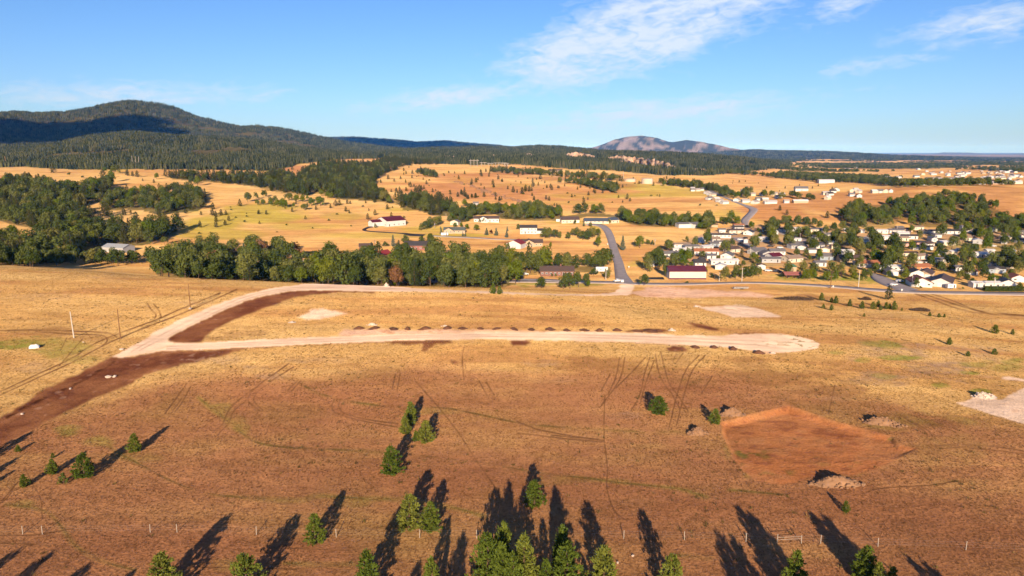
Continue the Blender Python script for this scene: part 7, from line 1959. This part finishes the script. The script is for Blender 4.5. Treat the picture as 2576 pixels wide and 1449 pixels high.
def plain_belts():
    rg = np.random.default_rng(18); out = []
    n = 26000
    y = np.exp(rg.uniform(math.log(1900), math.log(8000), n)); q = rg.uniform(.36, .92, n); x = q * (CT * y + CAMZ * ST)
    z = H0(x, y); px, py = proj(x, y, z)
    pk = fbm(x / 420, y / 330, 63, 4) * 3.2 - 0.05 + sstep(2100, 2575, px) * 0.3
    ok = (px > 1960) & (rg.uniform(0, 1, n) < np.clip(pk, 0, .9)) & (py < 452)
    for a, b, c in zip(x[ok], y[ok], z[ok]):
        f = max(1.0, b / 3000)
        out.append((rg.integers(0, 4), a, b, c, 9 * f * rg.uniform(.8, 1.3), 9 * rg.uniform(.8, 1.2), rg.uniform(0, 6.28)))
    print('plain trees', len(out))
    return out


instancer('plain_woodland', 'scattered tree belts on the far plain', plain_belts(), [p[1] for p in PROTO['oak']])

# ------------------------------------------------------------------ grass tussocks on the near hill
def tussock(i, mat):
    rg = np.random.default_rng(700 + i); V = []; Fc = []
    for k in range(9):
        a = rg.uniform(0, 6.28); r = rg.uniform(0, .16); h = rg.uniform(.10, .26); ln = rg.uniform(.05, .22)
        x, y = math.cos(a) * r, math.sin(a) * r
        b = a + rg.uniform(-1, 1); wx, wy = -math.sin(b) * .035, math.cos(b) * .035
        i0 = len(V)
        V += [(x - wx, y - wy, -.03), (x + wx, y + wy, -.03), (x + math.cos(b) * ln, y + math.sin(b) * ln, h)]
        Fc.append((i0, i0 + 1, i0 + 2))
    return np_mesh('tussock', V, Fc, mat)


M_TUFTR = leaf_mat('red_grass', [(0.0, (0.20, 0.095, 0.045)), (0.5, (0.32, 0.16, 0.072)), (1.0, (0.44, 0.25, 0.12))], 0.35)
M_TUFTG = leaf_mat('gold_grass', [(0.0, (0.30, 0.17, 0.055)), (0.5, (0.47, 0.29, 0.10)), (1.0, (0.60, 0.41, 0.17))], 0.35)


M_WEED = leaf_mat('dry_weeds', [(0.0, (0.085, 0.070, 0.025)), (0.6, (0.16, 0.13, 0.045)), (1.0, (0.30, 0.20, 0.08))], 0.2)


def grass_points():
    rg = np.random.default_rng(77); out = []
    for (y0, y1, dens, sc) in ((82, 115, 7.5, .62), (115, 160, 5.0, .70), (160, 220, 2.4, .85), (220, 360, .9, 1.0)):
        n = int(.80 * (y1 ** 2 - y0 ** 2) * 1.0 * dens)
        y = np.sqrt(rg.uniform(y0 ** 2, y1 ** 2, n)); q = rg.uniform(-.76, .76, n); x = q * (CT * y + CAMZ * ST)
        z = H(x, y); px, py = proj(x, y, z)
        n1 = fbm(x / 26, y / 26, 3, 4); n2 = fbm(x / 7, y / 7, 21, 3)
        yb = np.interp(px, [-400, 0, 150, 300, 420, 560, 700, 850, 1000, 1100, 1200, 1400, 1600, 1800, 1900, 2000, 2100, 2300, 2450, 2575, 3000],
                       [1160, 1064, 1045, 1005, 968, 952, 938, 930, 932, 918, 915, 930, 940, 945, 960, 985, 1000, 1030, 1062, 1090, 1150])
        red = (py - yb + n1 * 40 + n2 * 16 + rg.normal(0, 14, n)) > 0
        ok = np.ones(n, bool)
        for p in [Z_GRAVEL_CURVE, Z_GRAVEL_STRAIGHT, Z_DIRT_ROAD, Z_DIRT_INNER, Z_PAD] + Z_PALE + Z_PINK + Z_DIRT_SPOTS:
            ok &= ~inpoly(px, py, p)
        ok &= rg.uniform(0, 1, n) < np.clip(.75 + n2 * .8, .15, 1)
        for ln in LINES_TRACK:
            ok &= dist_line(px, py, ln) > 3.0
        for a, b, c, rd in zip(x[ok], y[ok], z[ok], red[ok]):
            s = sc * rg.uniform(.6, 1.35)
            out.append((rg.integers(0, 3) + (0 if rd else 3), a, b, c, s, s * rg.uniform(.8, 1.2), rg.uniform(0, 6.28)))
    n = 5200
    y = np.sqrt(rg.uniform(84 ** 2, 300 ** 2, n)); x = rg.uniform(-.76, .76, n) * (CT * y + CAMZ * ST); z = H(x, y); px, py = proj(x, y, z)
    ok = fbm(x / 14, y / 14, 37, 3) + rg.normal(0, .2, n) > .12
    for p in [Z_GRAVEL_CURVE, Z_GRAVEL_STRAIGHT, Z_DIRT_ROAD, Z_DIRT_INNER] + Z_PALE + Z_PINK:
        ok &= ~inpoly(px, py, p)
    for a, b, c in zip(x[ok], y[ok], z[ok]):
        s = rg.uniform(1.1, 2.6)
        out.append((rg.integers(6, 8), a, b, c, s, s * rg.uniform(.7, 1.1), rg.uniform(0, 6.28)))
    print('tussocks', len(out))
    return out


instancer('grass', 'dry grass tussocks covering the near hill', grass_points(), [tussock(i, M_TUFTR) for i in range(3)] + [tussock(3 + i, M_TUFTG) for i in range(3)] + [tussock(6 + i, M_WEED) for i in range(2)])

# ------------------------------------------------------------------ cloud behind the viewpoint that shades the mountain flank
def cloud(name, cx, cy, cz, rx, ry, rz_, label):
    rg = np.random.default_rng(int(abs(cx) + cz))
    import bmesh
    bm = bmesh.new()
    for k in range(46):
        a = rg.uniform(0, 6.28); t = math.sqrt(rg.uniform(0, 1))
        r = rg.uniform(.16, .30)
        ret = bmesh.ops.create_icosphere(bm, subdivisions=2, radius=1.0)
        for vtx in ret['verts']:
            vtx.co = Vector((math.cos(a) * t * rx * .85 + vtx.co.x * r * min(rx, ry * 2), math.sin(a) * t * ry * .8 + vtx.co.y * r * ry * 1.3, vtx.co.z * rz_ * rg.uniform(.9, 1.1)))
    me = bpy.data.meshes.new(name); bm.to_mesh(me); bm.free(); me.materials.append(M_CLOUD)
    o = mobj(name, me, None, (cx, cy, cz))
    return tag(o, label, None, None, 'stuff')


M_CLOUD = simple_mat('cloud_white', (.85, .86, .88), 1.0, .002, .05)
cloud('cloud', -2620, -1200, 1500, 980, 640, 60, 'low white cloud above and behind the viewpoint')

cloud('cloud', -1450, -300, 2600, 1600, 1250, 70, 'high white cloud overhead behind the viewpoint')

# ------------------------------------------------------------------ haze
HAZE_DENSITY = 2.0e-5
m, nt, out = material('haze_air')
pv = nt.n('ShaderNodeVolumePrincipled')
pv.inputs['Color'].default_value = (0.07, 0.30, 1.0, 1.0)
pv.inputs['Absorption Color'].default_value = (1.0, 1.0, 1.0, 1.0)
pv.inputs['Density'].default_value = HAZE_DENSITY
pv.inputs['Anisotropy'].default_value = -0.4
nt.l(pv.outputs[0], out.inputs['Volume'])
mb = MB(); mb.box(-46000, 46000, -3500, 57000, -140, 460)
hzo = mobj('haze', mb.mesh('haze', m)); tag(hzo, 'pale blue haze in the air over the whole valley', None, None, 'stuff')

# ------------------------------------------------------------------ labels that single out each repeat
for nm, x, y in [('curved gravel road', 560, 765), ('gravel fork', 380, 870), ('round turning place', 1955, 862), ('orange pad', 2050, 1120), ('left end of the dirt road', 60, 1060), ('junction of gravel and paved road', 1575, 715), ('big round roadside pine', 2234, 752),
                 ('bend of the paved road', 1515, 567), ('rocky outcrop', 1190, 490), ('left golden ridge', 260, 432), ('sunlit forest hill', 345, 345), ('green field', 560, 560), ('upper road saddle', 1890, 520), ('left edge of the woods', 10, 560), ('pine band below the far knoll', 820, 470), ('right wooded slope', 2300, 540), ('far right ridge', 2500, 490), ('pale roadside cliffs', 1620, 412), ('street mouth', 2300, 725), ('hedge', 2530, 725), ('crest above the oaks', 1000, 722), ('crest at the left', 300, 660), ('dark far brush patch', 1330, 440), ('creek bend', 1700, 560), ('left wood clearing', 280, 540)]:
    LANDMARKS.append((nm, x, y))
ORD = 'first second third fourth fifth sixth seventh eighth ninth tenth eleventh twelfth thirteenth fourteenth fifteenth sixteenth seventeenth eighteenth nineteenth twentieth'.split()
TENS = {2: 'twenty', 3: 'thirty', 4: 'forty', 5: 'fifty'}


def ordinal(n):
    if n <= 20: return ORD[n - 1]
    t, u = divmod(n, 10)
    if u == 0: return {2: 'twentieth', 3: 'thirtieth', 4: 'fortieth', 5: 'fiftieth'}.get(t, f'{n}th')
    return f'{TENS.get(t, t)}-{ORD[u - 1]}'


buckets = {}
for (o, desc, noun, x, y) in PENDING:
    best = min(LANDMARKS, key=lambda l: math.hypot(l[1] - x, (l[2] - y) * 2.2) + (0 if math.hypot(l[1] - x, l[2] - y) > 3 else 500))
    dx, dy = x - best[1], (y - best[2]) * 2.2
    if abs(dx) > abs(dy): d = 'left of' if dx < 0 else 'right of'
    else: d = 'behind' if dy < 0 else 'in front of'
    buckets.setdefault((noun, best[0], d), []).append((math.hypot(dx, dy), o, desc))
for (noun, lm, d), lst in buckets.items():
    lst.sort(key=lambda t: t[0])
    for k, (_, o, desc) in enumerate(lst):
        art = 'the ' if not lm.startswith('the ') else ''
        lab = f'{desc}, {ordinal(k + 1)} {noun} {d} {art}{lm}' if len(lst) > 1 else f'{desc}, the only {noun} just {d} {art}{lm}'
        if len(lab.split()) > 16:
            lab = f'{desc}, {ordinal(k + 1)} one {d} {lm}'
        o['label'] = ' '.join(lab.split()[:16])
